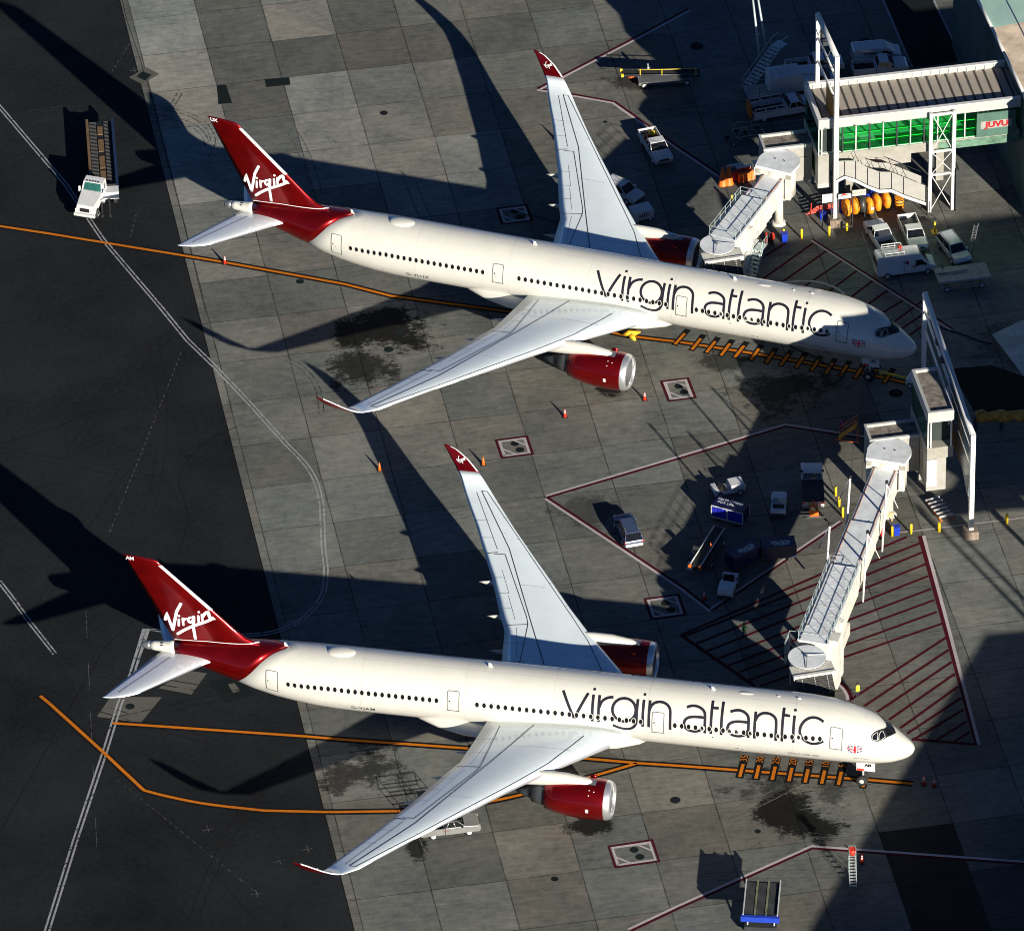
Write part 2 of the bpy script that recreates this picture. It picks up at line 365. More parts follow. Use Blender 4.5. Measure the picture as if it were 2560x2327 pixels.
    for d in wins:
        ph = 1.333 if d < 55 else 1.333+(d-55)/3.74*.075
        if d < 12: ph = 1.333-(12-d)/3.6*.078
        mb._f([mb.bm.verts.new(S(d+.155*math.cos(t*PI/8),ph+.225*math.sin(t*PI/8)/3.02,.02,-1)) for t in range(16)])
    tag(mb.build('port_window_row', GLASS, root), kind='stuff')
    # --- doors
    for (a0,a1,p0,p1) in ((6.33,7.44,.80,1.54),(23.0,24.11,.975,1.655),(42.38,43.49,.972,1.637),(59.78,60.92,1.03,1.85)):
        for sd in (1,-1):
            mb = MB(); P = rrect(a0,a1,p0*3.02,p1*3.02,.16)
            mb.m(WHITE); g = lambda a,p,o=.015: S(a,p/3.02,o,sd)
            n = 8; m_ = 3
            for i in range(m_):
                for j in range(n):
                    q = [(a0+.06+(a1-a0-.12)*(i+u)/m_, p0*3.02+.06+((p1-p0)*3.02-.12)*(j+w_)/n) for u,w_ in ((0,0),(1,0),(1,1),(0,1))]
                    mb._f([mb.bm.verts.new(g(*x)) for x in q], True)
            mb.m(MATS['door_seal_grey']); ribbon(mb, P, .07, lambda a,p: g(a,p,.02), closed=True)
            ribbon(mb, [(a0-.08,p1*3.02+.02),(a1+.08,p1*3.02+.02)], .05, lambda a,p: g(a,p,.03))
            mb.m(GLASS); cx, cy = a1-.2, (p0+p1)/2*3.02
            mb._f([mb.bm.verts.new(g(cx+.07*math.cos(t*PI/5),cy+.09*math.sin(t*PI/5),.024)) for t in range(10)])
            mb.m(MGREY)
            for dx in (.35,.5): mb._f([mb.bm.verts.new(g(a1-dx+u,cy+.25+w_,.024)) for u,w_ in ((0,-.08),(.03,-.08),(.03,.08),(0,.08))])
            mb.build('cabin_door', None, root)
    # --- cockpit mask and panes
    for sd in (1,-1):
        c = 3.0
        mk = [(2.62,-.001),(2.75,.18),(3.22,.42),(3.53,.57),(3.75,.74),(3.79,.87),(3.62,.965),(3.23,.945),(2.85,.84),(2.46,.61),(1.99,.3),(1.72,-.001)]
        decal('windscreen_surround', [(a,p*c) for a,p in mk], lambda a,p: S(a,p/c,.015,sd), BLACK, root)
        for pn in ([(3.69,.873),(3.62,.73),(3.32,.55),(3.2,.66),(3.2,.88),(3.5,.935)],[(3.08,.83),(3.1,.60),(2.98,.42),(2.86,.36),(2.55,.58),(2.85,.8)],[(2.72,.28),(2.55,.04),(1.86,.04),(2.05,.28),(2.36,.48)]):
            decal('windscreen_pane', [(a,p*c) for a,p in pn], lambda a,p: S(a,p/c,.03,sd), GLASS, root)
        for pn in ([(3.69,.873),(3.62,.73),(3.32,.55),(3.2,.66),(3.2,.88),(3.5,.935)],[(3.08,.83),(3.1,.60),(2.98,.42),(2.86,.36),(2.55,.58),(2.85,.8)]):
            mb = MB(); ribbon(mb, [(a,p*c) for a,p in pn], .045, lambda a,p: S(a,p/c,.034,sd), closed=True); mb.build('pane_frame', LGREY, root)
    mb = MB(); mb.m(LGREY); ribbon(mb, rrect(3.85,4.45,-.15+.0,.6,.14), .03, lambda a,p: S(a,p/3,.015), closed=True)
    mb.m(BLACK)
    for zz in (1.9,2.25,2.6): mb._f([mb.bm.verts.new(S(1.75+.05*math.cos(t*PI/4),(1.33+(zz-1.9)*.42)+.02*math.sin(t*PI/4),.02)) for t in range(8)])
    mb.build('escape_hatch', LGREY, root)
    # union flag
    f = lambda a, p: S(a, p/3.02, .02)
    fx0, fx1, fy0, fy1 = 4.52, 5.78, 3.93, 4.72
    wv = lambda u, v: (fx1+(fx0-fx1)*u, fy0+(fy1-fy0)*v+.09*math.sin(u*PI*1.5)+.1*abs(u-.55)*(2*v-1))
    fm = lambda u, v: f(*wv(u, v))
    NB = mat('flag_blue', (.01,.02,.12), .5); FR = mat('flag_red', (.65,.01,.02), .5)
    mb = MB(); mb.m(NB)
    for i in range(10):
        for j in range(6): mb.quad(*[fm((i+a)/10,(j+b)/6) for a,b in ((0,0),(1,0),(1,1),(0,1))])
    mb.build('union_flag', NB, root)
    def lines(nm, L, w, mt, off):
        mb = MB(); g = lambda u, v: S(wv(u,v)[0], wv(u,v)[1]/3.02, off)
        for l in L: ribbon(mb, l, w, g, step=.08)
        return mb.build(nm, mt, root)
    lines('flag_saltire', [[(0,0),(1,1)],[(0,1),(1,0)]], .17, WLINE, .024); lines('flag_saltire_red', [[(0,.02),(1,1.02)],[(0,.98),(1,-.02)]], .06, FR, .027)
    lines('flag_cross', [[(.5,0),(.5,1)],[(0,.5),(1,.5)]], .3, WLINE, .030); lines('flag_cross_red', [[(.5,-.04),(.5,1.06)],[(-.03,.5),(1.03,.5)]], .17, FR, .034)
    # --- wings
    for s, sg in ((-1,1),(1,-1)):
        w = wing_piece('wing', [2.6,4,5.5,7.5,10,11.6,14,17,20,23.8,27.2,28.8,29.5,30.2,30.7], s, WINGW, root)
        wl = wing_piece('winglet', [30.7,30.85,31,31.25,31.5,31.7,31.88,31.97,32.04], s, RED, root)
        mb = MB(); g = lambda d,y: flat(d,y,s)
        LA = [(46.9,28.6),(42.58,20.9),(38.75,11.8),(36.3,6.05),(35.2,3.3)]; LB = [(46.35,28.6),(34.75,12.4),(32.61,9.27),(30.9,6.03),(30.2,4.6)]
        for L, wd in ((LA,.085),(LB,.07),([(46.9,28.6),(46.35,28.6)],.07),([(47.35,28.4),(43.71,20.74)],.05),([(43.9,20.1),(42.83,20.1),(39.02,11.8),(38.71,10.85),(38.48,6.08),(38.4,3.6)],.07),([(44.9,20.15),(43.6,20.35)],.09),([(41.0,10.7),(38.75,10.85)],.07),([(40.2,5.9),(38.5,5.9)],.03)):
            ribbon(mb, L, wd, g, step=.5)
        for y in (13.9,16.8,19.6,22.4,25.2): 
            le = interp(y,LEY,LED); ribbon(mb, [(le+.02,y),(le+.55,y+.02)], .03, g, step=.2)
        for y in (5.9,8.3,12.9,14.9,17.0,22.3,24.6):
            te = interp(y,TEY,TED); ribbon(mb, [(te-.05,y),(te-(1.4 if y > 11 else 2.2),y)], .025, g, step=.4)
        for y0,y1 in ((6.4,10.4),(11.4,14.6),(14.9,18.0)):
            ribbon(mb, [(interp(y0,TEY,TED)-1.35,y0),(interp(y1,TEY,TED)-1.25,y1)], .025, g, step=.4)
        for y in (7,16,23): ribbon(mb, [(interp(y,LEY,LED)+1.3,y),(interp(y,TEY,TED)-2.2,y+.1)], .015, g, step=.5)
        mb.build('panel_seams', mat('seam_dark',(.05,.05,.055),.6), root)
        mb = MB(); R = []
        for y in (30.75,31,31.25,31.5,31.7,31.88,31.97):
            le = interp(y,LEY,LED); R.append([(-(le-.02), s*(y+.03), wz(y)), (-(le+.02), s*(y-.045), wz(y)+.07), (-(le+.14), s*(y-.09), wz(y)+.10)])
        mb.rings(R, closed=False, cap=False); mb.build('winglet_edge', WLINE, wl)
        mb = MB()
        mb.m(CHROME)
        for y0,y1 in ((4.9,9.6),(10.8,27.5)):
            ys = [y0+(y1-y0)*k/12 for k in range(13)]; R = []
            for y in ys:
                le = interp(y,LEY,LED); c = interp(y,TEY,TED)-le; tc = interp(y,[3,12,28,32],[.115,.10,.085,.06])
                pts = [(x, thick(x)*1.15) for x in (.012,.006,.002,0)]+[(x,-thick(x)*.8) for x in (.002,.006,.012,.022)]
                R.append([(-(le+x*c-.025), s*y, wz(y)+t*c*tc*1.01) for x,t in pts])
            mb.rings(R, closed=False, cap=False)
        mb.build('leading_edge', CHROME, root)
        for d0,y0 in ((41.8,7.7),(43.0,12.3),(44.75,16.8)):
            mb = MB(); z = wz(y0)-.35; R = []
            for k,(dx,r) in enumerate(((-5.2,.06),(-4.4,.2),(-3,.3),(-1.5,.26),(-.6,.14),(0,.02))):
                R.append([(-(d0+dx), s*(y0+r*.75*math.cos(2*PI*j/12)), z-.12+r*1.2*math.sin(2*PI*j/12)-.12*(dx+5.2)*0) for j in range(12)])
            mb.rings(R); mb.build('flap_fairing', WHITE, root)
        # engine
        ex, ey, ez = 26.35, s*10.5, 3.50
        mb = MB(); N = 40
        prof = [(.62,1.885),(.95,1.935),(1.8,1.97),(3,1.95),(4.2,1.83),(5.3,1.62),(6.3,1.36),(6.3,1.28),(5.4,1.3)]
        mb.rings([[(-(ex+x), ey+r*math.cos(2*PI*k/N), ez+r*math.sin(2*PI*k/N)*1.0-.0*x) for k in range(N)] for x,r in prof], cap=False)
        nac = mb.build('engine_nacelle', RED, root)
        mb = MB(); prof = [(.62,1.888),(.33,1.83),(.15,1.75),(.04,1.67),(0,1.6),(.03,1.53),(.15,1.47),(.3,1.445)]
        mb.rings([[(-(ex+x), ey+r*math.cos(2*PI*k/N), ez+r*math.sin(2*PI*k/N)) for k in range(N)] for x,r in prof], cap=False); mb.build('intake_lip', CHROME, nac)
        mb = MB(); mb.rings([[(-(ex+x), ey+r*math.cos(2*PI*k/N), ez+r*math.sin(2*PI*k/N)) for k in range(N)] for x,r in [(.3,1.445),(.7,1.44),(1.1,1.46)]], cap=False); mb.build('intake_duct', MGREY, nac)
        mb = MB(); mb.rings([[(-(ex+x), ey+r*math.cos(2*PI*k/N), ez+r*math.sin(2*PI*k/N)) for k in range(N)] for x,r in ((1.1,1.46),(1.25,.25),(.8,.12),(.55,.01))], cap=False); 
        for k in range(22):
            a = 2*PI*k/22; mb.quad(*[(-(ex+1.1+o), ey+r*math.cos(a+b), ez+r*math.sin(a+b)) for o,r,b in ((0,.3,0),(.1,1.44,-.05),(0,1.44,.1),(-.1,.3,.12))])
        mb.build('fan', DGREY, nac)
        mb = MB(); prof = [(5.4,1.25),(6.3,1.12),(6.9,1.02),(7.6,.85),(7.6,.6),(8.2,.45),(9.1,.08)]
        mb.rings([[(-(ex+x), ey+r*math.cos(2*PI*k/N), ez+r*math.sin(2*PI*k/N)) for k in range(N)] for x,r in prof]); mb.build('exhaust_cone', DGREY, nac)
        mb = MB()
        R = []
        for x,hw,zt,zb in ((1.9,.2,ez+2.0,ez+1.8),(2.3,.42,ez+2.25,ez+1.6),(4.2,.55,ez+2.6,ez+1.5),(6.0,.55,ez+2.65,ez+1.1),(8.5,.5,6.0,ez+.9),(12,.3,5.75,5.0),(14.5,.08,5.6,5.3)):
            R.append([(-(ex+x), ey+hw*math.cos(a)**1, (zt+zb)/2+(zt-zb)/2*math.sin(a)) for a in [2*PI*k/12 for k in range(12)]])
        mb.rings(R); pyl = mb.build('engine_pylon', WHITE, root)
        mb = MB(); mb.m(MGREY); a_ = -s
        e2 = lambda x,t,off=.02: Vector((-(ex+x), ey+s*(interp(x,[.33,.9,1.8,3],[1.83,1.93,1.97,1.95])+off)*math.sin(t), ez+(interp(x,[.33,.9,1.8,3],[1.83,1.93,1.97,1.95])+off)*math.cos(t)))
        for i in range(3):
            for j in range(4): mb.quad(*[e2(1.5+.7*(i+a)/3, -.18+.4*(j+b)/4) for a,b in ((0,0),(1,0),(1,1),(0,1))])
        mb.m(LGREY); mb.quad(*[e2(1.95+.28*a, 1.45+.2*b) for a,b in ((0,0),(1,0),(1,1),(0,1))])
        mb.m(WLINE)
        for x,t in ((1.95,.5),(1.5,.55),(1.95,.75)): mb.quad(*[e2(x+.09*a, t+.045*b) for a,b in ((0,0),(1,0),(1,1),(0,1))])
        mb.build('nacelle_placards', None, nac)
        mb = MB(); mb.rings([[(-(ex+x), ey-s*r*math.sin(PI/5)*0+ (-s)*1.2+.12*math.cos(2*PI*k/8), ez+1.62+h*math.sin(2*PI*k/8)) for k in range(8)] for x,r,h in ((1.7,0,.25),(2.3,0,.22))]); mb.build('nacelle_strake', RED, nac)
    # --- tailplane
    for s in (-1,1):
        mb = MB(); HY=[.3,1.0,1.9,8.28,8.8,9.15,9.38,9.48]; HL=[65.3,65.9,66.8,71.73,72.45,73.1,73.8,74.3]; HT=[71.35,71.65,72.05,74.4,74.55,74.66,74.73,74.78]; R = []
        for y in (.3,1,1.9,4,6,8.28,8.8,9.15,9.38,9.48):
            le = interp(y,HY,HL); te = interp(y,HY,HT); c = te-le
            R.append([(-(le+x*c), s*y, 7.4+.12*y+t*c*.09) for x,t in [(x,thick(x)) for x in XC]+[(x,-thick(x)) for x in XC[-2:0:-1]]])
        mb.rings(R); hs = mb.build('tailplane', WINGW, root)
        mb = MB(); hz_ = lambda d,y: Vector((-d, s*y, 7.4+.12*y+thick(min(1,max(0,(d-interp(y,HY,HL))/(interp(y,HY,HT)-interp(y,HY,HL)))))*(interp(y,HY,HT)-interp(y,HY,HL))*.09+.02))
        ribbon(mb, [(70.3,1.6),(73.5,8.5)], .06, hz_, step=.5); mb.build('elevator_seam', MATS['seam_dark'], hs)
        mb = MB(); R = []
        for y in (2.3,4,6,8.0):
            le = interp(y,HY,HL); c = interp(y,HY,HT)-le
            R.append([(-(le+x*c-.02), s*y, 7.4+.12*y+t*c*.092) for x,t in ((.02,thick(.02)),(.006,thick(.006)),(0,0),(.006,-thick(.006)),(.03,-thick(.03)))])
        mb.rings(R, closed=False, cap=False); mb.build('tailplane_leading_edge', CHROME, hs)
    # --- fin
    mb = MB(); R = []
    for z in (8.3,8.9,9.2,9.65,10.4,11.5,12.64,14,16,17.45,17.7,17.9,18.05,18.16):
        le = fin_le(z) if z <= 17.45 else interp(z,[17.45,17.7,17.9,18.05,18.16],[71.1,71.3,71.7,72.9,74.3]); te = fin_te(z); c = te-le
        R.append([(-(le+x*c), t*c*.10, z) for x,t in [(x,thick(x)) for x in XC]+[(x,-thick(x)) for x in XC[-2:0:-1]]])
    mb.rings(R); fin = mb.build('tail_fin', RED, root)
    for s in (-1,1):
        mb = MB(); f = lambda a,b: Vector((-a, s*(fin_half(a,b)+.02), b))
        mir = (lambda a: a) if s < 0 else (lambda a: 137.2-a)
        for st in LOGO:
            pts = [(mir(a),b) for a,b in st]
            ribbon(mb, smoothpts(pts,2) if len(pts) > 3 else pts, .30 if (len(pts) > 2 or st[0][0] > 70) and st[0][0] not in (68.2,69.16) else .24, f, step=.15, round_=True)
        mb.build('fin_script', WLINE, fin)
        mb = MB()
        R = []
        for z in [12.66+(17.3-12.66)*k/8 for k in range(9)]:
            le = fin_le(z); R.append([(-(le+x-.02), s*(fin_half(le+x,z)+.012), z) for x in (0,.05,.15,.3)])
        mb.rings(R, closed=False, cap=False); mb.build('fin_leading_edge', WLINE, fin)
    mb = MB()
    for s in (-1,1):
        f = lambda a,b: Vector((-a, -s*(fin_half(a,b)+.05), b))
        ribbon(mb, [(70.2,8.72),(67.0,9.12),(64.8,9.22),(62.9,9.3),(62.0,9.36)], .07, f, step=.3)
    mb.build('fin_root_seal', WLINE, fin)
    mb = MB(); ribbon(mb, [(71.6,2.3),(71.3,2.3)], 1.1, lambda a,p: S(a,(p-1.5)/1.6,.03), step=.2); mb.build('cooling_inlet', DGREY, root)
    # --- radome, antennas
    mb = MB(); R = []
    for k in range(13):
        t = -1+2*k/12; r = math.sqrt(max(0,1-t*t)); R.append([(-(54.1)+1.45*t, .75*r*math.cos(2*PI*j/20), 9.2+.34*r*math.sin(2*PI*j/20)) for j in range(20)])
    mb.rings(R); mb.build('satellite_radome', WHITE, root)
    for d,h,l in ((39.6,.5,.5),(18.55,.45,.45),(10.5,.16,.4),(12.4,.14,.35),(56.8+2.4,.45,.4)):
        mb = MB(); mb.rings([[(-(d+x*l*(1-z*.5)+z*.25), .05*(1-abs(2*x-1))*(s_), 9.2+z*h) for x,s_ in ((0,0),(.3,1),(.7,1),(1,0),(.7,-1),(.3,-1))] for z in (0,1)], smooth=False); mb.build('blade_antenna', WHITE, root)
    mb = MB(); mb.rings([[(-(15.75)+.8*t, .22*math.sqrt(max(0,1-t*t))*math.cos(2*PI*j/12), 9.22+.12*math.sqrt(max(0,1-t*t))*math.sin(2*PI*j/12)) for j in range(12)] for t in [-1+k/5 for k in range(11)]]); mb.build('antenna_fairing', WHITE, root)
    # --- landing gear
    gz = lambda d: d*math.tan(math.radians(1.0))
    ng = MB(); d = 4.9; g0 = gz(d); ng.tube([(-d+.15,0,3.5),(-d,0,g0+.55)], .12, 12); ng.tube([(-d+1.3,0,3.4),(-d+.05,0,g0+1.3)], .07, 8); nose = ng.build('nose_gear', VWHITE, root)
    for y in (.32,-.32):
        wm = MB(); wm.wheel((-d,y,g0+.52), .52, .34, 24); wo = wm.build('wheel', RUBBER, nose)
        rm = MB(); rm.disc((-d,y,g0+.52), .22, .36, 20); rm.build('rim', LGREY, wo)
    mb = MB(); mb.m(VWHITE); mb.box((-5.3,-1.02,2.35),(-3.55,-.96,3.3)); mb.m(REDP); mb.box((-5.25,-1.03,2.36),(-4.6,-1.022,2.6))
    dr = mb.build('gear_door', VWHITE, nose)
    for s in (-1,1):
        mg = MB(); d = 37.6; y = s*5.35; g0 = gz(d); mg.tube([(-d,y*.93,4.4),(-d,y,g0+.75)], .2, 12); mg.tube([(-d-1.5,y,g0+.68),(-d+1.5,y,g0+.68)], .14, 10); mg.tube([(-d,s*2.6,3.2),(-d,y,g0+1.6)], .09, 8)
        m_ = mg.build('main_gear', VWHITE, root)
        for dx in (-1.5,0,1.5):
            for dy in (-.7,.7):
                wm = MB(); wm.wheel((-d+dx,y+dy,g0+.68), .68, .5, 20); wo = wm.build('wheel', RUBBER, m_)
    return root, fin, nose, dr
def dress(root, reg, code, fin, nose):
    """registration text and winglet script"""
    text_mesh('registration', reg, .62, lambda x,y: S(51.65-x*1.0, 2.02-y/3.0, .015), BLACK, root, space=1.15, bold=.01)
    text_mesh('type_lettering', 'AIRBUS A350-1000', .42, lambda x,y: S(9.95-x*.88, 2.0-y/3.0, .015), MGREY, root)
    text_mesh('fin_code', code, .55, lambda x,y: Vector((-(73.93-x), -(fin_half(73.9-x,17.8+y)+.02), 17.8+y)), WLINE, fin, bold=.02)
    text_mesh('door_code', code, .42, lambda x,y: (-4.2+x, -1.045, 3.05+y), BLACK, nose, bold=.02)
    for s in (-1,1):
        mb = MB(); sc_ = .19
        def f(a,b, s=s):
            u, v = (a-68.6)*sc_, (b-11.3)*sc_
            yy = 31.42+v*.55; dd = 49.45+u+v*.35; zz = wz(yy)
            return Vector((-dd, s*(yy-.17), zz+.13))
        for st in LOGO: ribbon(mb, st, .3, f, step=.5)
        mb.build('winglet_script', WLINE, root)
PL, finA, noseA, drA = build_plane()
def place_plane(o, x, y, yaw):
    o.matrix_world = Matrix.Translation((x,y,0))@Matrix.Rotation(yaw,4,'Z')@Matrix.Rotation(-math.radians(1.0),4,'Y')
PB = copy_tree(PL)
def find(o, n):
    for c in o.children:
        if c.name.split('.')[0] == n: return c
place_plane(PL, 32.514, -135.803, -.384765); place_plane(PB, 46.46, -74.384, -.517938)
tag(PL, 'white widebody jet with red tail marked AM, the nearer and lower of the two airliners', 'airliner', 'airliners parked at the gates')
tag(PB, 'white widebody jet with red tail marked UX and its nose in shade, the upper airliner', 'airliner', 'airliners parked at the gates')
dress(PL, 'G-VJAM', 'AM', finA, noseA); dress(PB, 'G-VLUX', 'UX', find(PB,'tail_fin'), find(PB,'nose_gear'))
text_mesh('name_lettering', 'Queen of Hearts', .26, lambda x,y: S(4.65-x*.8, 1.87-y/3.0, .015), MGREY, PL, shear=.2)
# ================================================================= GROUND
def ground_material():
    m = bpy.data.materials.new('slab_concrete'); m.use_nodes = True; nt = m.node_tree; L = nt.links.new
    b = nt.nodes['Principled BSDF']; geo = nd(nt,'ShaderNodeNewGeometry'); sep = nd(nt,'ShaderNodeSeparateXYZ'); L(geo.outputs['Position'], sep.inputs[0])
    def mth(op, a, b_=None, c=None):
        n = nd(nt,'ShaderNodeMath',operation=op)
        for i, v in enumerate((a,b_,c)):
            if v is None: continue
            if isinstance(v,(int,float)): n.inputs[i].default_value = v
            else: L(v, n.inputs[i])
        return n.outputs[0]
    def noise(scale, detail=4, rough=.6, vec=None, dist=0):
        n = nd(nt,'ShaderNodeTexNoise'); n.inputs['Scale'].default_value = scale; n.inputs['Detail'].default_value = detail; n.inputs['Roughness'].default_value = rough; n.inputs['Distortion'].default_value = dist
        L(vec or geo.outputs['Position'], n.inputs['Vector']); return n.outputs['Fac']
    at_ = nd(nt,'ShaderNodeAttribute',attribute_name='slab')
    wob = mth('MULTIPLY', mth('SUBTRACT', noise(.9,3), .5), .10)
    def joint(c, size, w):
        u = mth('ADD', mth('DIVIDE', mth('ADD', c, wob), size), 100.5); fr = mth('FRACT', u); dd = mth('ABSOLUTE', mth('SUBTRACT', fr, .5))
        n = nd(nt,'ShaderNodeMapRange'); n.inputs['From Min'].default_value = 0; n.inputs['From Max'].default_value = w/size
        n.inputs['To Min'].default_value = 1; n.inputs['To Max'].default_value = 0; L(dd, n.inputs['Value']); return n.outputs[0]
    jx = joint(sep.outputs[0], GS, .09); jy = joint(sep.outputs[1], GT, .07)
    jm = mth('MAXIMUM', jx, jy); jw = mth('MINIMUM', mth('MULTIPLY', jm, mth('MULTIPLY', noise(.35,4,.7), 1.9)), 1.1)
    n1 = noise(.12,6,.65); n2 = noise(1.1,8,.72); n3 = noise(9,4,.7); map_ = nd(nt,'ShaderNodeMapping'); map_.inputs['Scale'].default_value = (.5,3.0,1); map_.inputs['Rotation'].default_value = (0,0,.12); L(geo.outputs['Position'], map_.inputs[0])
    n4 = noise(.8,7,.7,map_.outputs[0]); n5 = noise(32,2,.8)
    val = mth('ADD', mth('ADD', mth('MULTIPLY', mth('SUBTRACT', n1,.5), 1.3), mth('MULTIPLY', mth('SUBTRACT', n2,.5), 1.1)), mth('ADD', mth('MULTIPLY', mth('SUBTRACT', n4,.5), 1.2), mth('MULTIPLY', mth('SUBTRACT', n3,.5), .75)))
    val = mth('ADD', val, mth('MULTIPLY', mth('SUBTRACT', n5,.5), 1.1))
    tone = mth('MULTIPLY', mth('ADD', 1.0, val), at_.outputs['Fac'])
    # spill stains: blotchy dark patches that stay put
    stain = None
    lown = noise(.16,4,.6); blots = mth('ADD', mth('MULTIPLY', noise(2.0,9,.82,dist=.2), .6), mth('MULTIPLY', noise(1.3,8,.75,map_.outputs[0]), .4))
    spots = nd(nt,'ShaderNodeMapRange'); spots.interpolation_type='SMOOTHSTEP'; spots.inputs['From Min'].default_value = .70; spots.inputs['From Max'].default_value = .78; L(noise(.9,5,.6,dist=.4), spots.inputs['Value'])
    for (x,y,r,k) in STAINS:
        dx = mth('MULTIPLY', mth('SUBTRACT', sep.outputs[0], x), 1/r[0]); dy = mth('MULTIPLY', mth('SUBTRACT', sep.outputs[1], y), 1/r[1])
        q = mth('SUBTRACT', mth('ADD', .78, mth('MULTIPLY', mth('SUBTRACT', lown, .5), 2.2)), mth('SQRT', mth('ADD', mth('MULTIPLY', dx, dx), mth('MULTIPLY', dy, dy))))
        n = nd(nt,'ShaderNodeMapRange'); n.interpolation_type = 'SMOOTHSTEP'; n.inputs['From Min'].default_value = .61; n.inputs['From Max'].default_value = .74
        L(mth('ADD', mth('MULTIPLY', mth('MAXIMUM', q, 0.0), .5), mth('SUBTRACT', blots, mth('MULTIPLY', mth('LESS_THAN', q, 0.0), 5.0))), n.inputs['Value'])
        v = mth('MULTIPLY', n.outputs[0], k); stain = v if stain is None else mth('MAXIMUM', stain, v)
    stain = mth('MAXIMUM', stain, mth('MULTIPLY', spots.outputs[0], .6))
    dark = mth('MULTIPLY', mth('SUBTRACT', 1.0, mth('MULTIPLY', jw, .8)), mth('SUBTRACT', 1.0, stain))
    fin = mth('MULTIPLY', mth('MULTIPLY', tone, 1.0), dark)
    warm = nd(nt,'ShaderNodeValToRGB'); warm.color_ramp.elements[0].color = (.93,1.0,.93,1); warm.color_ramp.elements[1].color = (1.09,1.0,.84,1); warm.color_ramp.elements[0].position = .3; warm.color_ramp.elements[1].position = .7
    wn = nd(nt,'ShaderNodeTexWhiteNoise'); wn.noise_dimensions = '1D'; L(mth('ADD', mth('MULTIPLY', at_.outputs['Fac'], 913.0), 0), wn.inputs['W'])
    L(mth('ADD', mth('MULTIPLY', wn.outputs['Value'], .30), mth('MULTIPLY', n1, .6)), warm.inputs['Fac'])
    mx = nd(nt,'ShaderNodeVectorMath',operation='SCALE'); L(warm.outputs['Color'], mx.inputs[0]); L(fin, mx.inputs['Scale']); L(mx.outputs[0], b.inputs['Base Color'])
    b.inputs['Roughness'].default_value = .85; b.inputs['Specular IOR Level'].default_value = .15
    return m
STAINS = [(*C8(150,870).xy,(9,6.5),.8),(*C5(300,150).xy,(9,8),.95),(*C5(150,350).xy,(7,6),.85),(*C9(600,1130).xy,(8,9.5),.93),(*C9(520,1000).xy,(8,5),.7),(*C9(880,1040).xy,(4,4),.6),(*C6(600,500).xy,(9,7),.8),(*C2(1650,480).xy,(7,5),.7),(*C6(300,300).xy,(4,3),.7),
          (*C8(1480,1200).xy,(4,2.5),.9),(*C5(1600,480).xy,(3,2),.9),(*C6(1900,300).xy,(7,9),.5),(*C8(450,1330).xy,(2.2,4.5),.85),(*C5(1450,1180).xy,(7,5),.5),(*C8(1400,850).xy,(10,3),.4)]
CONC = ground_material()
def apron():
    bm = bmesh.new(); lay = bm.faces.layers.float.new('slab'); rnd = random.Random(5)
    ov = {}
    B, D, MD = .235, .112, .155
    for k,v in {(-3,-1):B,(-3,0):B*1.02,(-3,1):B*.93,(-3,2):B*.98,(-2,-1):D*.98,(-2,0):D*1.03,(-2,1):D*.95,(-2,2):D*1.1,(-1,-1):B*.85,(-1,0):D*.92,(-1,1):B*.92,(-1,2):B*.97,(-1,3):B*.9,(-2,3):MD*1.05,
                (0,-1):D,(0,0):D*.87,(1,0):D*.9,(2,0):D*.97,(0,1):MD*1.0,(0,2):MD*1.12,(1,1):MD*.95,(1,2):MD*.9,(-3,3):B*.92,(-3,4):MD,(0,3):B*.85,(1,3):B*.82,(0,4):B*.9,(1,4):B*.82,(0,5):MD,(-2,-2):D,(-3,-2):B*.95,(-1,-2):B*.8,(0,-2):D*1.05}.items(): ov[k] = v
    I = list(range(-4,24)); J = list(range(-6,30))
    for i in I:
        for j in J:
            v = ov.get((i,j))
            if v is None:
                v = rnd.choice([.122,.132,.142,.114,.150,.134])*rnd.uniform(.92,1.08)
                if j >= 18: v *= .95
                if i < 0 and 4 < j < 13: v *= 1.08
            if i == 4 and j >= 20: v = .022
            if i >= 5 and j == 20: v = .10
            if i == 5 and j >= 21: v = .055
            if i >= 6 and j >= 21: v = .08
            if i >= 6 and 8 <= j <= 19: v = .15+.004*((i*7+j*3)%5)
            x0,x1,y0,y1 = GS*i,GS*(i+1),-GT*(j+1),-GT*j
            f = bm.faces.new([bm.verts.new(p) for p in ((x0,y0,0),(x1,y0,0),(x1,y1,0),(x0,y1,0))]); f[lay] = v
    X0,X1,Y0,Y1 = GS*I[0],GS*(I[-1]+1),-GT*(J[-1]+1),-GT*J[0]; Bg = 1500
    for a in ((-Bg,-Bg,X0,Bg),(X1,-Bg,Bg,Bg),(X0,-Bg,X1,Y0),(X0,Y1,X1,Bg)):
        f = bm.faces.new([bm.verts.new(p) for p in ((a[0],a[1],0),(a[2],a[1],0),(a[2],a[3],0),(a[0],a[3],0))]); f[lay] = .15
    me = bpy.data.meshes.new('apron'); bm.to_mesh(me); bm.free(); me.materials.append(CONC)
    o = bpy.data.objects.new('apron', me); COL.objects.link(o); tag(o, kind='structure')
apron()
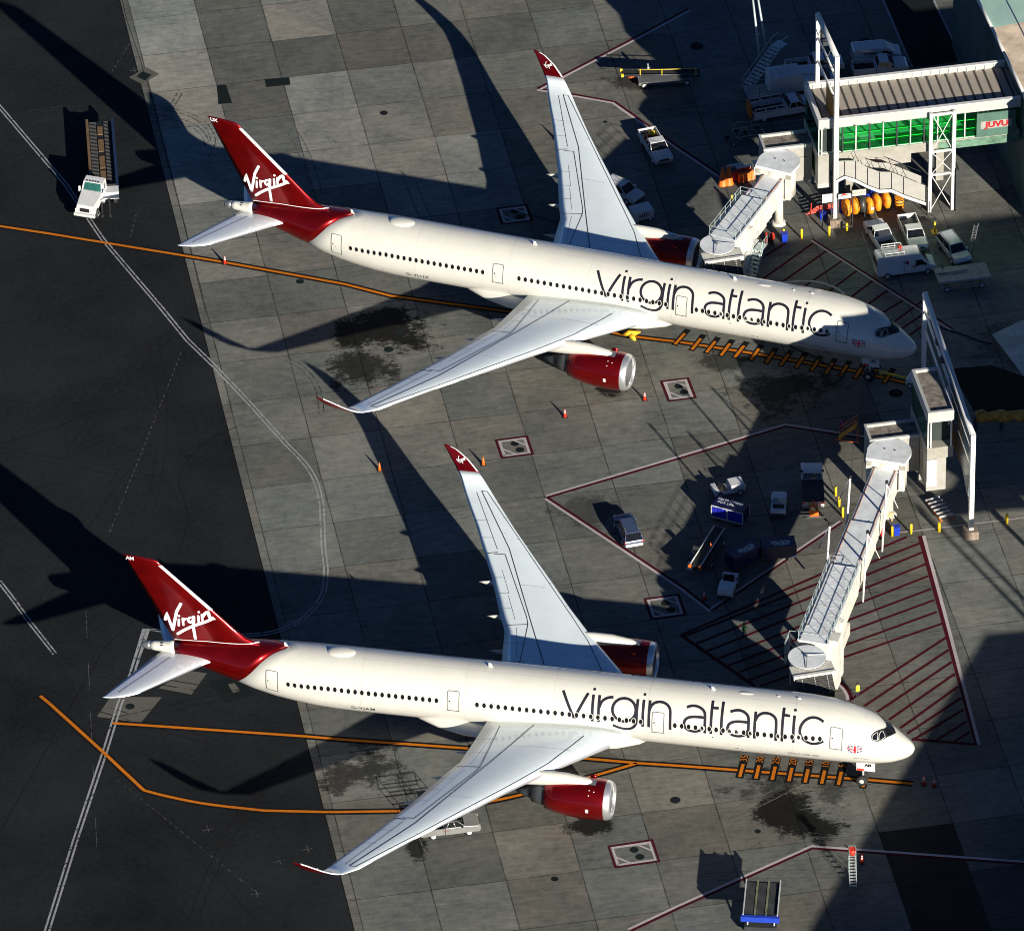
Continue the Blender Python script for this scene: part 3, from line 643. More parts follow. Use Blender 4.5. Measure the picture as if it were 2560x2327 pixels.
def sheet_mat(name, col, rough=.85, var=.3, worn=0.0, wscale=2.0, scale=.5):
    m = bpy.data.materials.new(name); m.use_nodes = True; nt = m.node_tree; L = nt.links.new; b = nt.nodes['Principled BSDF']
    geo = nd(nt,'ShaderNodeNewGeometry')
    def noise(s, d, r=.65):
        n = nd(nt,'ShaderNodeTexNoise'); n.inputs['Scale'].default_value = s; n.inputs['Detail'].default_value = d; n.inputs['Roughness'].default_value = r; L(geo.outputs['Position'], n.inputs['Vector']); return n.outputs['Fac']
    def mth(op, a, b_):
        n = nd(nt,'ShaderNodeMath',operation=op)
        for i, v in enumerate((a,b_)):
            if isinstance(v,(int,float)): n.inputs[i].default_value = v
            else: L(v, n.inputs[i])
        return n.outputs[0]
    s = mth('ADD', mth('MULTIPLY', noise(scale*.12,6), .7), mth('ADD', mth('MULTIPLY', noise(scale*4,6,.75), .5), mth('MULTIPLY', noise(12,4,.85), .5)))
    cr = nd(nt,'ShaderNodeValToRGB'); cr.color_ramp.elements[0].position = .6; cr.color_ramp.elements[1].position = 1.1
    cr.color_ramp.elements[0].color = (*[c*(1-var) for c in col],1); cr.color_ramp.elements[1].color = (*[min(1,c*(1+var)) for c in col],1); L(s, cr.inputs['Fac'])
    L(cr.outputs['Color'], b.inputs['Base Color']); b.inputs['Roughness'].default_value = rough; b.inputs['Specular IOR Level'].default_value = .12
    if worn:
        r = nd(nt,'ShaderNodeMapRange'); r.inputs['From Min'].default_value = worn-.03; r.inputs['From Max'].default_value = worn+.03; L(noise(wscale,6,.8), r.inputs['Value'])
        L(r.outputs[0], b.inputs['Alpha'])
    return m
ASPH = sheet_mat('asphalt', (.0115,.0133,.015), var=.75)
ASPD = sheet_mat('dark_asphalt_patch', (.008,.012,.013), var=.3)
PATCH = sheet_mat('concrete_patch', (.10,.098,.085), var=.25)
LWHITE = sheet_mat('line_white', (.27,.28,.29), worn=.43, wscale=1.6)
LORG = sheet_mat('line_orange', (.52,.15,.008), worn=.30, wscale=1.3)
LBLK = sheet_mat('line_black', (.008,.008,.008))
LRED = sheet_mat('line_dark_red', (.055,.004,.010), worn=.32, wscale=1.5)
LPINK = sheet_mat('line_pale', (.40,.36,.37), worn=.33, wscale=1.8)
SKID = sheet_mat('tyre_mark', (.035,.034,.033), worn=.5, wscale=1.2)
def st(o): return tag(o, kind='structure')
def poly_sheet(name, pts, mt, z):
    mb = MB(); mb._f([mb.bm.verts.new((p[0],p[1],z)) for p in pts]); return st(mb.build(name, mt, norm=False))
xe = -3*GS-.85
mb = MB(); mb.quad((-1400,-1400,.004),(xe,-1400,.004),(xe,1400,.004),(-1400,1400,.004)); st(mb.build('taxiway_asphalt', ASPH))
mb = MB(); ribbon(mb, [(xe,-1000),(xe,1000)], .10, lambda a,b:(a,b,.008), step=2000); st(mb.build('expansion_joint', LBLK))
def line(name, P, w, mt, z=.012, double=0, closed=False):
    mb = MB(); P = [Vector(p).xy for p in P]
    f = lambda a,b: (a,b,z)
    if double:
        for sgn in (-1,1):
            Q = []
            for i,p in enumerate(P):
                a = P[max(0,i-1)]; b = P[min(len(P)-1,i+1)]; d = (b-a).normalized(); Q.append(p+Vector((-d.y,d.x))*sgn*double/2)
            ribbon(mb, Q, w, f, step=500)
    else: ribbon(mb, P, w, f, step=500, closed=closed)
    return st(mb.build(name, mt, norm=False))
# service road edge (double white) on the left
curve = [C4(945,0),C4(1100,190),C4(1260,345),C4(1450,545),C4(1680,800)]+smoothpts([C4(1680,800).xy,C4(1800,920).xy,C4(1860,1030).xy,C4(1885,1150).xy],2)+[C4(1895,1400),C4(1910,1530)]+smoothpts([C4(1910,1530).xy,C4(1905,1650).xy,C4(1860,1740).xy,C4(1765,1828).xy],2)+smoothpts([C7(1765,10).xy,C7(1640,70).xy,C7(1520,92).xy,C7(1380,98).xy],2)
curve = [Vector((p[0],p[1],0)) for p in curve]
line('road_edge_line', [C1(-60,560),C1(0,630),C1(385,1082),C1(600,1400),C4(945,0)], .16, LWHITE, double=.36)
line('road_edge_line', curve, .17, LWHITE, double=.38)
line('road_edge_line', [C7(955,68),C7(856,62),C7(770,330),C7(700,500),C7(620,760),C7(440,1300),C7(275,1828),C7(200,2060)], .19, LWHITE, double=.40)
line('road_edge_line', [C4(-5,1600),C4(80,1710),C4(165,1828),C7(322,205)], .16, LWHITE, double=.34)
# lead-in lines, orange on a black border
def lead(P, w=.33, bw=.85):
    line('lead_in_border', P, bw, LBLK, .008); line('lead_in_line', P, w, LORG, .016)
lead([C1(-40,1320),C1(300,1372),C1(1300,1535),C1(2016,1665),C2(300,1735),C2(1000,1828),C6(-300,165),C6(0,200),C6(400,262),C6(1000,365),C6(1330,440)])
lead([C7(660,610),C7(930,628),C7(1800,688),C8(0,705),C8(740,757),C8(1450,818),C8(1760,845),C9(0,860),C9(600,905),C9(1100,942),C9(1365,965)])
lead([C7(235,450),C7(290,495),C7(600,775)]+[Vector((p.x,p.y,0)) for p in [C7(840,1000).xy]+smoothpts([C7(850,1005).xy,C7(960,1035).xy,C7(1200,1085).xy,C7(1550,1122).xy],2)]+[C7(1900,1130),C8(0,1130),C8(340,1125)]+[Vector((p.x,p.y,0)) for p in smoothpts([C8(340,1125).xy,C8(800,1090).xy,C8(1250,985).xy,C8(1500,915).xy,C8(1740,845).xy],3)])
# stop bars across the lead-in lines
def bars(P, tx, dirp, z=.02):
    for (a, b), t in zip(P, tx):
        A_, B_ = a.xy, b.xy; d = (B_-A_).normalized()
        line('stop_bar_border', [A_+(-d)*.2, B_+d*(1.3 if t else .75)], .74 if t else .62, LBLK, z)
        line('stop_bar', [A_, B_], .31, LORG, z+.008)
        if t:
            q = B_+d*.85; n = Vector((d.y,-d.x))
            tm = text_mesh('stop_bar_number', t, .95, lambda x,y: (q.x+d.x*x-n.x*y, q.y+d.y*x-n.y*y, z+.008), LORG); st(tm)
bars([(C9(350,925),C9(370,850)),(C9(445,935),C9(463,858)),(C9(540,942),C9(558,865)),(C9(638,950),C9(656,872)),(C9(733,958),C9(751,880)),(C9(830,965),C9(848,888)),(C9(928,972),C9(946,895)),(C9(1072,985),C9(1078,962))], ['35','30','25','20','15','10','5',''], 0)
bars([(C6(-30,215),C6(28,150)) ,(C6(70,245),C6(122,180)),(C6(155,262),C6(207,196)),(C6(240,280),C6(292,210)),(C6(322,290),C6(375,222)),(C6(415,306),C6(462,240)),(C6(505,322),C6(548,258)),(C6(590,337),C6(636,272)),(C6(680,352),C6(722,287)),(C6(770,368),C6(810,305)),(C6(855,385),C6(895,320)),(C6(940,398),C6(980,335)),(C6(1025,412),C6(1065,350)),(C6(1110,425),C6(1150,362)),(C6(1195,440),C6(1235,380))], ['']*15, 0)
# envelope lines: dark red + pale
def env(P, side=1, w=.30):
    P = [Vector(p).xy for p in P]; Q = []
    for i,p in enumerate(P):
        a = P[max(0,i-1)]; b = P[min(len(P)-1,i+1)]; d = (b-a).normalized(); Q.append(p+Vector((-d.y,d.x))*side*w)
    line('stand_boundary_red', P, w, LRED, .010); line('stand_boundary_line', Q, w*.95, LPINK, .014)
env([C2(2040,55),C2(1700,238),C2(1330,430),C2(1160,520)], 1)
env([C2(1160,520),C2(1400,560),C2(1610,598),C3(0,868)],-1)
env([C3(0,868),C3(240,1030)],-1)
env([C6(1080,765),C6(620,693),C6(0,880),C5(1215,1110)],-1)
env([C5(1215,1110),C5(1700,1430),C5(2016,1640),C6(190,1770)],-1)
env([C3(780,1405),C3(1440,1828),C3(1600,1930)],-1,.24)
env([C8(1700,1828),C9(0,1690),C9(775,1342),C9(2100,1440)],1)
env([C6(190,1770),C6(950,1255)],1,.26)
# hatched areas
def hatch(poly_px, n, a0, a1, b0, b1, name='hatch_stripe', w=.34):
    for k in range(n):
        t = (k+.5)/n; line(name, [a0+(a1-a0)*t, b0+(b1-b0)*t], w, LRED, .010)
HA, HB, HC, HD = C6(1412,1335), C9(1740,735), C9(440,395), C9(5,95)
line('hatch_edge', [C6(1405,1335),C9(1540,0),C9(1740,735)], .42, LRED, .014); line('hatch_edge_line', [C6(1428,1335),C9(1560,0),C9(1752,735)], .32, LPINK, .016)
line('hatch_edge', [HD,HC], .4, LRED, .014); line('hatch_edge', [C9(1360,705),HB], .4, LRED, .014)
for a, b in (((860,360),(1350,0)),):
    pass
hs = [((1320-0,1340),(600,1828)) ]
HST = [(C6(1330,1340),C9(5,95)),(C6(1412,1375),C9(30,100+0)),(C6(1425,1430),C9(95,145)),(C6(1440,1500),C9(160,188)),(C6(1455,1570),C9(225,232)),(C6(1472,1645),C9(285,272)),(C6(1490,1710),C9(345,312)),(C6(1505,1780),C9(405,358)),
       (C9(1543,25),C9(470,392)),(C9(1560,108),C9(990,480)),(C9(1575,180),C9(1080,510)),(C9(1595,250),C9(1155,545)),(C9(1612,320),C9(1225,590)),(C9(1630,395),C9(1290,640)),(C9(1648,462),C9(1330,672)),(C9(1662,530),C9(1365,708)),(C9(1680,600),C9(1500,712)),(C9(1700,660),C9(1600,722))]
for a,b in HST: line('hatch_stripe', [a,b], .30, LRED, .010)
for a,b in ((C3(780,1425),C3(480,1640-0)),(C3(620,1425),C3(500,1500)),(C3(860,1470),C3(560,1680)),(C3(950,1530),C3(640,1740)),(C3(1040,1585),C3(760,1790)),(C3(1130,1645),C3(900,1820)),(C3(1220,1700),C3(1040,1828)),(C3(1310,1760),C6(1150,50)),(C6(1420,-40),C6(1230,100)),(C6(1420,40),C6(1260,150)),(C6(1430,100),C6(1300,190))): line('hatch_stripe', [a,b], .26, LRED, .010)
for P in ([C3(780,1400),C3(1440,1828)],): pass
arc = [Vector((p.x,p.y,0)) for p in smoothpts([M3(1040,950).xy,M3(1130,1000).xy,M3(1200,1090).xy,M3(1220,1170).xy],2)]
line('wheel_zone_arc', arc, .3, LPINK, .014); line('wheel_zone_arc', [p+Vector((.35,.05,0)) for p in arc], .35, LRED, .010)
arc2 = [Vector((p.x,p.y,0)) for p in smoothpts([C3(560,1660).xy,C3(780,1640).xy,C3(930,1690).xy,C3(975,1740).xy],2)]; line('wheel_zone_arc', arc2, .28, LPINK, .014)
# parking bays and road lines
for a,b in ((R4(115,945),R4(255,1310)),(R4(115,945),R4(185,935)),(R4(430,910),R4(540,900)),(R4(470,905),R4(550,1110)),(R4(850,930),R4(1010,1370)),(R4(850,1045),R4(1000,1030)),(R2(240,1470),R2(840,1405)),(R2(240,1480),R2(220,1420)),(R2(770,1020),R2(800,1110)),(R2(770,1020),R2(835,1015))): line('bay_line', [a,b], .12, LWHITE, .016)
for a,b in ((R1(350,-20),R1(705,790)),(R1(945,-20),R1(1285,690))): line('road_edge_line', [a,b], .22, LWHITE, .016)
poly_sheet('road_asphalt', [R1(360,-60),R1(720,800),R1(1290,720),R1(940,-60)], ASPD, .005)
# fuel pits
def pit(c, w, h, rot=.02):
    cx, cy = c.x, c.y; cs, sn = math.cos(rot), math.sin(rot)
    q = lambda a,b: Vector((cx+a*cs-b*sn, cy+a*sn+b*cs))
    line('pit_border', [q(-w/2,-h/2),q(w/2,-h/2),q(w/2,h/2),q(-w/2,h/2),q(-w/2,-h/2)], .24, LRED, .010)
    i = .3; line('pit_line', [q(-w/2+i,-h/2+i),q(w/2-i,-h/2+i),q(w/2-i,h/2-i),q(-w/2+i,h/2-i),q(-w/2+i,-h/2+i)], .26, LPINK, .014)
    line('pit_line', [q(-w/2+i,-h/2+1.5),q(-w/2+1.5,-h/2+i)], .2, LPINK, .016); line('pit_line', [q(w/2-i,h/2-1.5),q(w/2-1.5,h/2-i)], .2, LPINK, .016)
    for dx, dy in ((.15,.55),(.45,-.55)):
        poly_sheet('pit_cover', [q(dx+.42*math.cos(t*PI/8), dy+.42*math.sin(t*PI/8)) for t in range(16)], ASPD, .012)
for c,w,h in ((C2(1022,1258),3.1,2.9),(C5(1022,815),3.1,3.0),(C6(0-10,478),2.7,3.4),(C5(1905,1750),3.3,3.2),(C8(1722,1375),4.1,3.1)): pit(c,w,h)
# manholes, utility patches
for p,r in ((C2(257,663),.42),(C5(352,138),.5),(C5(285,243),.5),(C1(1758,1650),.42),(C8(1258,1522),.34),(C8(1965,1060),.5),(C7(762,512),.45),(R2(1560,495),.7),(M4(1415,75),.7),(M4(343,962),.22),(C6(1265,500),.7),(C9(455,1243),.3),(C9(820,1233),.15)):
    poly_sheet('manhole', [p.xy+Vector((r*math.cos(t*PI/10),r*math.sin(t*PI/10))) for t in range(20)], ASPD, .009)
poly_sheet('concrete_patch', [C7(648,455).xy,C7(948,458).xy,C7(825,608).xy,C7(568,572).xy], PATCH, .007)
poly_sheet('concrete_patch', [C7(1090,300).xy,C7(1212,318).xy,C7(1122,442).xy,C7(930,405).xy], PATCH, .007)
poly_sheet('asphalt_patch', [C7(1222,362).xy,C7(1370,345).xy,C7(1505,440).xy,C7(1318,497).xy], ASPD, .007)
poly_sheet('utility_cover', [C7(1335,382).xy,C7(1375,375).xy,C7(1408,420).xy,C7(1365,432).xy], PATCH, .011)
poly_sheet('concrete_patch', [C1(755,455).xy,C1(860,397).xy,C1(935,435).xy,C1(832,495).xy], PATCH, .009)
poly_sheet('utility_cover', [C1(800,450).xy,C1(835,420).xy,C1(888,440).xy,C1(850,475).xy], ASPD, .012)
poly_sheet('tar_patch', [C1(1270,500).xy,C1(1325,500).xy,C1(1360,605).xy,C1(1280,612).xy], ASPD, .006)
poly_sheet('tar_patch', [C1(1550,465).xy,C1(1695,455).xy,C1(1702,498).xy,C1(1560,512).xy], ASPD, .006)
line('crack_seal', [C7(785,10),C7(620,160),C7(500,360),C7(365,600),C7(150,980),C7(0,1250)], .09, LBLK, .009)
line('crack_seal', [C7(680,930),C7(940,1160),C7(1130,1370),C7(1330,1580),C7(1560,1828)], .07, LBLK, .009)
line('crack_seal', [C4(0,795),C4(330,700),C4(480,630),C4(600,590)], .11, LBLK, .009)
line('crack_seal', smoothpts([C4(1390,695).xy,C4(1250,750).xy,C4(1100,880).xy,C4(1035,1000).xy,C4(1090,1150).xy,C4(1105,1260).xy,C4(1045,1440).xy],2), .08, LBLK, .009)
line('crack_seal', [C1(715,0),C1(745,125),C1(815,330),C1(880,540),C1(975,930),C1(1050,1200),C1(1205,1828)], .05, LBLK, .009)
for P in ([(90,690),(250,640),(600,625),(850,622),(1000,640),(1150,685),(1235,760),(1255,850),(1200,920)],[(180,725),(400,690),(700,672),(950,680),(1100,715),(1190,780),(1220,860)],[(730,800),(850,770),(960,690),(1030,590),(1055,545)]):
    line('tyre_mark', smoothpts([C1(*p).xy for p in P],2), .10, SKID, .010, double=.5)
line('tyre_mark', smoothpts([C4(1680,300).xy,C4(1790,360).xy,C4(1870,470).xy,C4(1885,620).xy],2), .10, SKID, .010, double=.5)
FAINT = sheet_mat('faint_line', (.10,.10,.10), worn=.45)
def dashed(a, b, n, name='dashed_line', w=.07):
    mb = MB(); 
    for k in range(n):
        p = a+(b-a)*(k+.2)/n; q = a+(b-a)*(k+.75)/n; ribbon(mb, [p.xy,q.xy], w, lambda x,y:(x,y,.010))
    st(mb.build(name, FAINT, norm=False))
dashed(C1(765,250),C1(650,430),7); dashed(C1(1455,60),C1(1390,680),20); dashed(C4(1065,255),C4(640,1320),34); dashed(C7(680,935),C7(1500,1600),24); dashed(C1(800,1250),C1(760,1400),5); dashed(C7(570,1420-20),C4(500,1700),5,w=.05)
for c_ in (C1(1808,295),C1(1960,835),C1(785,415),C7(1215,1235),C7(1800,1350),C7(1635,1420),C7(1500,1610),C5(1540,660),M4(222,590),M4(415,580),M4(475,1530),M4(705,1510),C8(1170,1530)):
    x,y = c_.xy; mb = MB()
    ribbon(mb, [(x-.5,y),(x+.5,y+.05)], .07, lambda a,b:(a,b,.010)); ribbon(mb, [(x+.1,y-.4),(x+.05,y+.6)], .07, lambda a,b:(a,b,.0104)); st(mb.build('survey_mark', FAINT, norm=False))
line('kerb_line', [R6(550,1318),R6(830,1290),R6(1350,1225),R6(1780,1175),R6(2100,1130)], .16, LPINK, .03)

rnd = random.Random(21)
FTYRE = sheet_mat('faint_tyre_mark', (.013,.013,.013), worn=.47, wscale=.5)
for k in range(16):
    u0, v0 = rnd.uniform(-50,700), rnd.uniform(0,2300); a = rnd.choice([.15,.3,1.2,1.35,2.6])+rnd.uniform(-.15,.15); P = []
    p = at(u0,v0).xy; cv = rnd.uniform(-.03,.03)
    for j in range(14): P.append(p.copy()); p += Vector((math.cos(a),math.sin(a)))*2.2; a += cv
    P = [q for q in P if q.x < xe-1.2]
    if len(P) > 3: line('tyre_mark', P, .12, FTYRE, .0105+.0002*k, double=.9)
CT = sheet_mat('concrete_tyre_mark', (.100,.098,.090), worn=.46, wscale=.5)
for k in range(14):
    u0, v0 = rnd.uniform(750,2200), rnd.uniform(0,2300); a = rnd.choice([0.0,.3,1.4,1.8,2.7,-.4])+rnd.uniform(-.2,.2); P = []
    p = at(u0,v0).xy; cv = rnd.uniform(-.05,.05)
    for j in range(10): P.append(p.copy()); p += Vector((math.cos(a),math.sin(a)))*1.8; a += cv
    line('tyre_mark', P, .12, CT, .0045+.0001*k, double=1.1)
poly_sheet('concrete_patch', [R5(1640,640).xy,R5(1990,470).xy,R5(2300,560).xy,R5(2300,1400).xy,R5(2016,1130).xy], mat('pale_patch',(.42,.46,.45),.8,var=.35,scale=.3), .006)
poly_sheet('road_asphalt', [R5(1150,1040).xy,R5(1640,1000).xy,R5(2016,1130).xy,R5(2300,1400).xy,R5(2300,1560).xy,R5(1430,1540).xy], ASPD, .005)  # dark sheet painting the shade on the open ground beyond the gantry
# ================================================================= GATE STRUCTURES
GGLASS = None
def green_glass():
    m = bpy.data.materials.new('green_tinted_glazing'); m.use_nodes = True; nt = m.node_tree; b = nt.nodes['Principled BSDF']; L = nt.links.new
    tc = nd(nt,'ShaderNodeTexCoord'); n = nd(nt,'ShaderNodeTexNoise'); n.inputs['Scale'].default_value = .8; L(tc.outputs['Object'], n.inputs['Vector'])
    r = nd(nt,'ShaderNodeValToRGB'); r.color_ramp.elements[0].color = (.42,.93,.62,1); r.color_ramp.elements[1].color = (.55,.98,.72,1); L(n.outputs['Fac'], r.inputs['Fac'])
    tr = nd(nt,'ShaderNodeBsdfTransparent'); L(r.outputs['Color'], tr.inputs['Color'])
    gl = nd(nt,'ShaderNodeBsdfGlossy'); gl.inputs['Roughness'].default_value = .05; gl.inputs['Color'].default_value = (.6,1,.8,1)
    fr = nd(nt,'ShaderNodeFresnel'); fr.inputs['IOR'].default_value = 1.6
    mx = nd(nt,'ShaderNodeMixShader'); L(fr.outputs[0], mx.inputs[0]); L(tr.outputs[0], mx.inputs[1]); L(gl.outputs[0], mx.inputs[2]); L(mx.outputs[0], nt.nodes['Material Output'].inputs['Surface'])
    return m
GG = green_glass()
def roofmat():
    m = bpy.data.materials.new('gravel_roof'); m.use_nodes = True; nt = m.node_tree; b = nt.nodes['Principled BSDF']; L = nt.links.new
    g = nd(nt,'ShaderNodeNewGeometry'); mp = nd(nt,'ShaderNodeMapping'); mp.inputs['Scale'].default_value = (3.2,.28,1); L(g.outputs['Position'], mp.inputs[0])
    n = nd(nt,'ShaderNodeTexNoise'); n.inputs['Scale'].default_value = 1; n.inputs['Detail'].default_value = 6; n.inputs['Roughness'].default_value = .75; L(mp.outputs[0], n.inputs['Vector'])
    n2 = nd(nt,'ShaderNodeTexNoise'); n2.inputs['Scale'].default_value = 14; n2.inputs['Detail'].default_value = 4; L(g.outputs['Position'], n2.inputs['Vector'])
    sp = nd(nt,'ShaderNodeSeparateXYZ'); L(g.outputs['Position'], sp.inputs[0])
    def M(op,a,b_=0.0):
        k = nd(nt,'ShaderNodeMath',operation=op)
        for i,v in enumerate((a,b_)):
            if isinstance(v,(int,float)): k.inputs[i].default_value = v
            else: L(v,k.inputs[i])
        return k.outputs[0]
    w = M('MULTIPLY', M('SUBTRACT', n2.outputs['Fac'], .5), .25)
    fr = M('ABSOLUTE', M('SUBTRACT', M('FRACT', M('DIVIDE', M('ADD', sp.outputs[0], w), 1.0), 0), .5))
    mr = nd(nt,'ShaderNodeMapRange'); mr.inputs['From Min'].default_value = .06; mr.inputs['From Max'].default_value = .2; mr.inputs['To Min'].default_value = .10; L(fr, mr.inputs['Value'])
    v = M('MULTIPLY', mr.outputs[0], M('ADD', .55, M('ADD', M('MULTIPLY', n.outputs['Fac'], .5), M('MULTIPLY', n2.outputs['Fac'], .45))))
    cc = nd(nt,'ShaderNodeVectorMath',operation='SCALE'); cc.inputs[0].default_value = (.34,.30,.25); L(v, cc.inputs['Scale']); L(cc.outputs[0], b.inputs['Base Color']); b.inputs['Roughness'].default_value = .9
    return m
ROOF = roofmat()
PROOF = mat('worn_roof_membrane', (.19,.165,.14), .9, var=.55, scale=1.6)
PATT = mat('ribbed_wall_panel', (.32,.305,.28), .55, var=.10, scale=2)
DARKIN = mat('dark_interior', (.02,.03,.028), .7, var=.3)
FLOORC = mat('interior_floor', (.72,.74,.66), .6, var=.1)
# ---- glazed link bridge over the service road
X0, X1, YF, YB, ZT, ZFB, ZGB, ZSB = 42.83, 63.9, -44.4, -37.3, 12.5, 11.42, 8.40, 7.2
lk = empty('link_bridge', ((X0+X1)/2, (YF+YB)/2, 0), 0, 'long glazed link bridge with striped brown roof and bright green windows', 'link bridge')
OX, OY = (X0+X1)/2, (YF+YB)/2
def rel(x,y,z): return (x-OX, y-OY, z)
def rbox(mb, a, b): return mb.box(rel(*a), rel(*b))
mb = MB(); rbox(mb,(X0+.35,YF+.35,ZT-.75),(X1,YB-.35,ZT-.60)); mb.build('roof', ROOF, lk)
mb = MB(); rbox(mb,(X0,YF,ZFB),(X1,YF+.35,ZT)); mb.m(FASCIA)
rbox(mb,(X0,YF+.35,ZFB),(X0+.35,YB-.35,ZT)); rbox(mb,(X0,YB-.35,ZFB),(X1,YB,ZT)); mb.mats = [FASCIA]; mb.build('roof_fascia', FASCIA, lk)
mb = MB(); rbox(mb,(X0-.04,YF-.04,ZT),(X1,YF+.38,ZT+.06)); rbox(mb,(X0-.04,YF+.38,ZT),(X0+.38,YB-.38,ZT+.06)); rbox(mb,(X0-.04,YB-.38,ZT),(X1,YB+.04,ZT+.06)); mb.build('parapet_cap', POSTW, lk)
mb = MB()
for k in range(22): rbox(mb,(X0+.8+k*.95,YB-.45,ZT-.6),(X0+.88+k*.95,YB-.35,ZT-.1))
mb.build('parapet_brace', POSTW, lk)
mb = MB(); rbox(mb,(X0,YF+.05,ZSB),(X1,YB,ZGB-.15)); mb.build('floor_slab', CONCW, lk)
mb = MB(); rbox(mb,(X0+.2,YF+.2,ZGB-.15),(X1,YB-.2,ZGB-.1)); mb.build('interior_floor', FLOORC, lk)
mb = MB(); rbox(mb,(X0+.3,YB-.25,ZGB-.1),(X1,YB-.2,ZFB)); mb.build('rear_glazing', mat('dark_rear_glass',(.01,.02,.018),.1,var=.4,coat=.5), lk)
mb = MB(); rbox(mb,(X0+2.4,YF+.22,ZGB-.1),(X1-4.2,YF+.25,ZFB)); mb.build('front_glazing', GG, lk)
mb = MB(); rbox(mb,(X0+.05,YF+.4,ZGB-3.9),(X0+.08,YB-.4,ZFB)); mb.build('side_glazing', GG, lk)
mb = MB(); rbox(mb,(X0+2.4,YF+.30,ZGB-.1),(X1-4.2,YF+.36,8.95)); mb.build('spandrel', DARKIN, lk)  # added dark panel; shades the floor so the lower glass reads dark
for k in range(10):
    x = X0+2.45+k*1.42; mb = MB(); rbox(mb,(x,YF+.05,ZGB-.1),(x+(.10 if k%2 else .14),YF+.2,ZFB)); mb.build('mullion', POSTW if k%2 else DGREY, lk)
for k in range(3):
    x = X0+16.6+k*.5; mb = MB(); rbox(mb,(x,YF+.05,ZGB-.1),(x+.09,YF+.2,ZFB)); mb.build('mullion', DGREY, lk)
mb = MB(); 
for z in (9.25,10.3): rbox(mb,(X0+2.4,YF+.26,z),(X1-4.3,YF+.29,z+.07))
mb.build('handrail', mat('green_rail', (.25,.75,.2), .4), lk)
for xa,xb in ((0,.1),(.3,.42)):
    mb = MB(); rbox(mb,(X0+xa,YF+.05,ZGB-.15),(X0+xb,YF+.15,ZFB)); mb.build('corner_post', POSTW, lk)
mb = MB(); rbox(mb,(X0+.5,YF+.5,ZGB-.1),(X0+2.3,YF+.6,ZFB)); mb.build('dark_door_bay', DARKIN, lk)
mb = MB()
for x in (X0+.6,X0+3.6,X0+5.1,X0+6.6): mb.tube([rel(x,YF-.02,ZFB+.05),rel(x+.1,YF-.3,ZFB+.25),rel(x+.35,YF-.45,ZFB+.3)],.03,6)
mb.build('camera_bracket', DGREY, lk)
mb = MB(); rbox(mb,(X1-4.6,YF-.12,8.3),(X1-.5,YF-.02,11.2)); mb.build('poster_case', mat('pale_green_case',(.07,.14,.11),.5), lk)
mb = MB(); rbox(mb,(X1-4.2,YF-.16,9.3),(X1-.9,YF-.13,10.2)); mb.build('poster_board', mat('poster_paper',(.30,.29,.26),.6,var=.2), lk)
text_mesh('poster_lettering', 'JUVU', 1.05, lambda x,y: rel(X1-2.5+x, YF-.2, 9.75+y*.9), mat('sign_red',(.38,.01,.015),.5), lk, bold=.045)
mb = MB(); rbox(mb,(X1-8.5,YF+.0,ZSB+.02),(X1,YF+.04,ZGB-.3)); mb.build('slab_cladding', mat('green_cladding',(.10,.19,.13),.5,var=.4), lk)
# underside support walls and hanging stair tower box
mb = MB(); rbox(mb,(X0,YF+.06,4.75),(X0+1.25,YF+1.4,ZSB)); mb.build('stair_head_wall', PANEL, lk)
mb = MB(); rbox(mb,(X0-.03,YF+.02,4.2),(X0+1.3,YF+1.45,4.75)); mb.build('stair_head_base', FASCIA, lk)
mb = MB(); rbox(mb,(X0+1.8,YF+2.2,4.6),(X0+10.2,YF+2.4,ZSB)); mb.build('rear_panel_wall', PATT, lk)
for x in (X0+4,X0+13.5): 
    mb = MB(); rbox(mb,(x,YB-2.2,0),(x+.8,YB-1.4,ZSB)); mb.build('support_column', CONCW, lk)
# ---- enclosed escape stair
es = empty('escape_stair', (48.5,-45.3,0), 0, 'enclosed grey-panelled stair descending beneath the green link bridge', 'stairway')
def E3(x,z,y=-45.3): return (x-48.5, y+45.3, z)
yS = -45.35
P_top = [aty(1700+a/2.344, b/2.344, yS) for a,b in ((915,950),(965,945),(1030,945),(1100,985),(1170,1010),(1240,1012),(1310,1040),(1440,1092))]
P_bot = [aty(1700+a/2.344, b/2.344, yS) for a,b in ((915,1055),(965,1030),(1030,1050),(1100,1085),(1170,1112),(1240,1108),(1310,1140),(1440,1185))]
for y0,y1,nm in ((0,.08,'stair_side_panel'),(1.7,1.78,'stair_side_panel')):
    mb = MB(); n = len(P_top)
    for i in range(n-1):
        q = [E3(P_top[i].x,P_top[i].z),E3(P_top[i+1].x,P_top[i+1].z),E3(P_bot[i+1].x,P_bot[i+1].z),E3(P_bot[i].x,P_bot[i].z)]
        a = [mb.bm.verts.new((p[0],y0,p[2])) for p in q]; b = [mb.bm.verts.new((p[0],y1,p[2])) for p in q]
        mb._f(a); mb._f(b[::-1])
        for j in range(4): mb._f([a[j],a[(j+1)%4],b[(j+1)%4],b[j]])
    mb.build(nm, PANEL, es)
mb = MB()
for i in range(len(P_bot)-1): mb.quad((P_bot[i].x-48.5,0.05,P_bot[i].z+.15),(P_bot[i+1].x-48.5,0.05,P_bot[i+1].z+.15),(P_bot[i+1].x-48.5,1.75,P_bot[i+1].z+.15),(P_bot[i].x-48.5,1.75,P_bot[i].z+.15))
mb.build('stair_treads', DGREY, es)
mb = MB()
for i in range(len(P_bot)-1): mb.quad((P_bot[i].x-48.5,-.06,P_bot[i].z+.02),(P_bot[i+1].x-48.5,-.06,P_bot[i+1].z+.02),(P_bot[i+1].x-48.5,-.06,P_bot[i+1].z-.42),(P_bot[i].x-48.5,-.06,P_bot[i].z-.42))
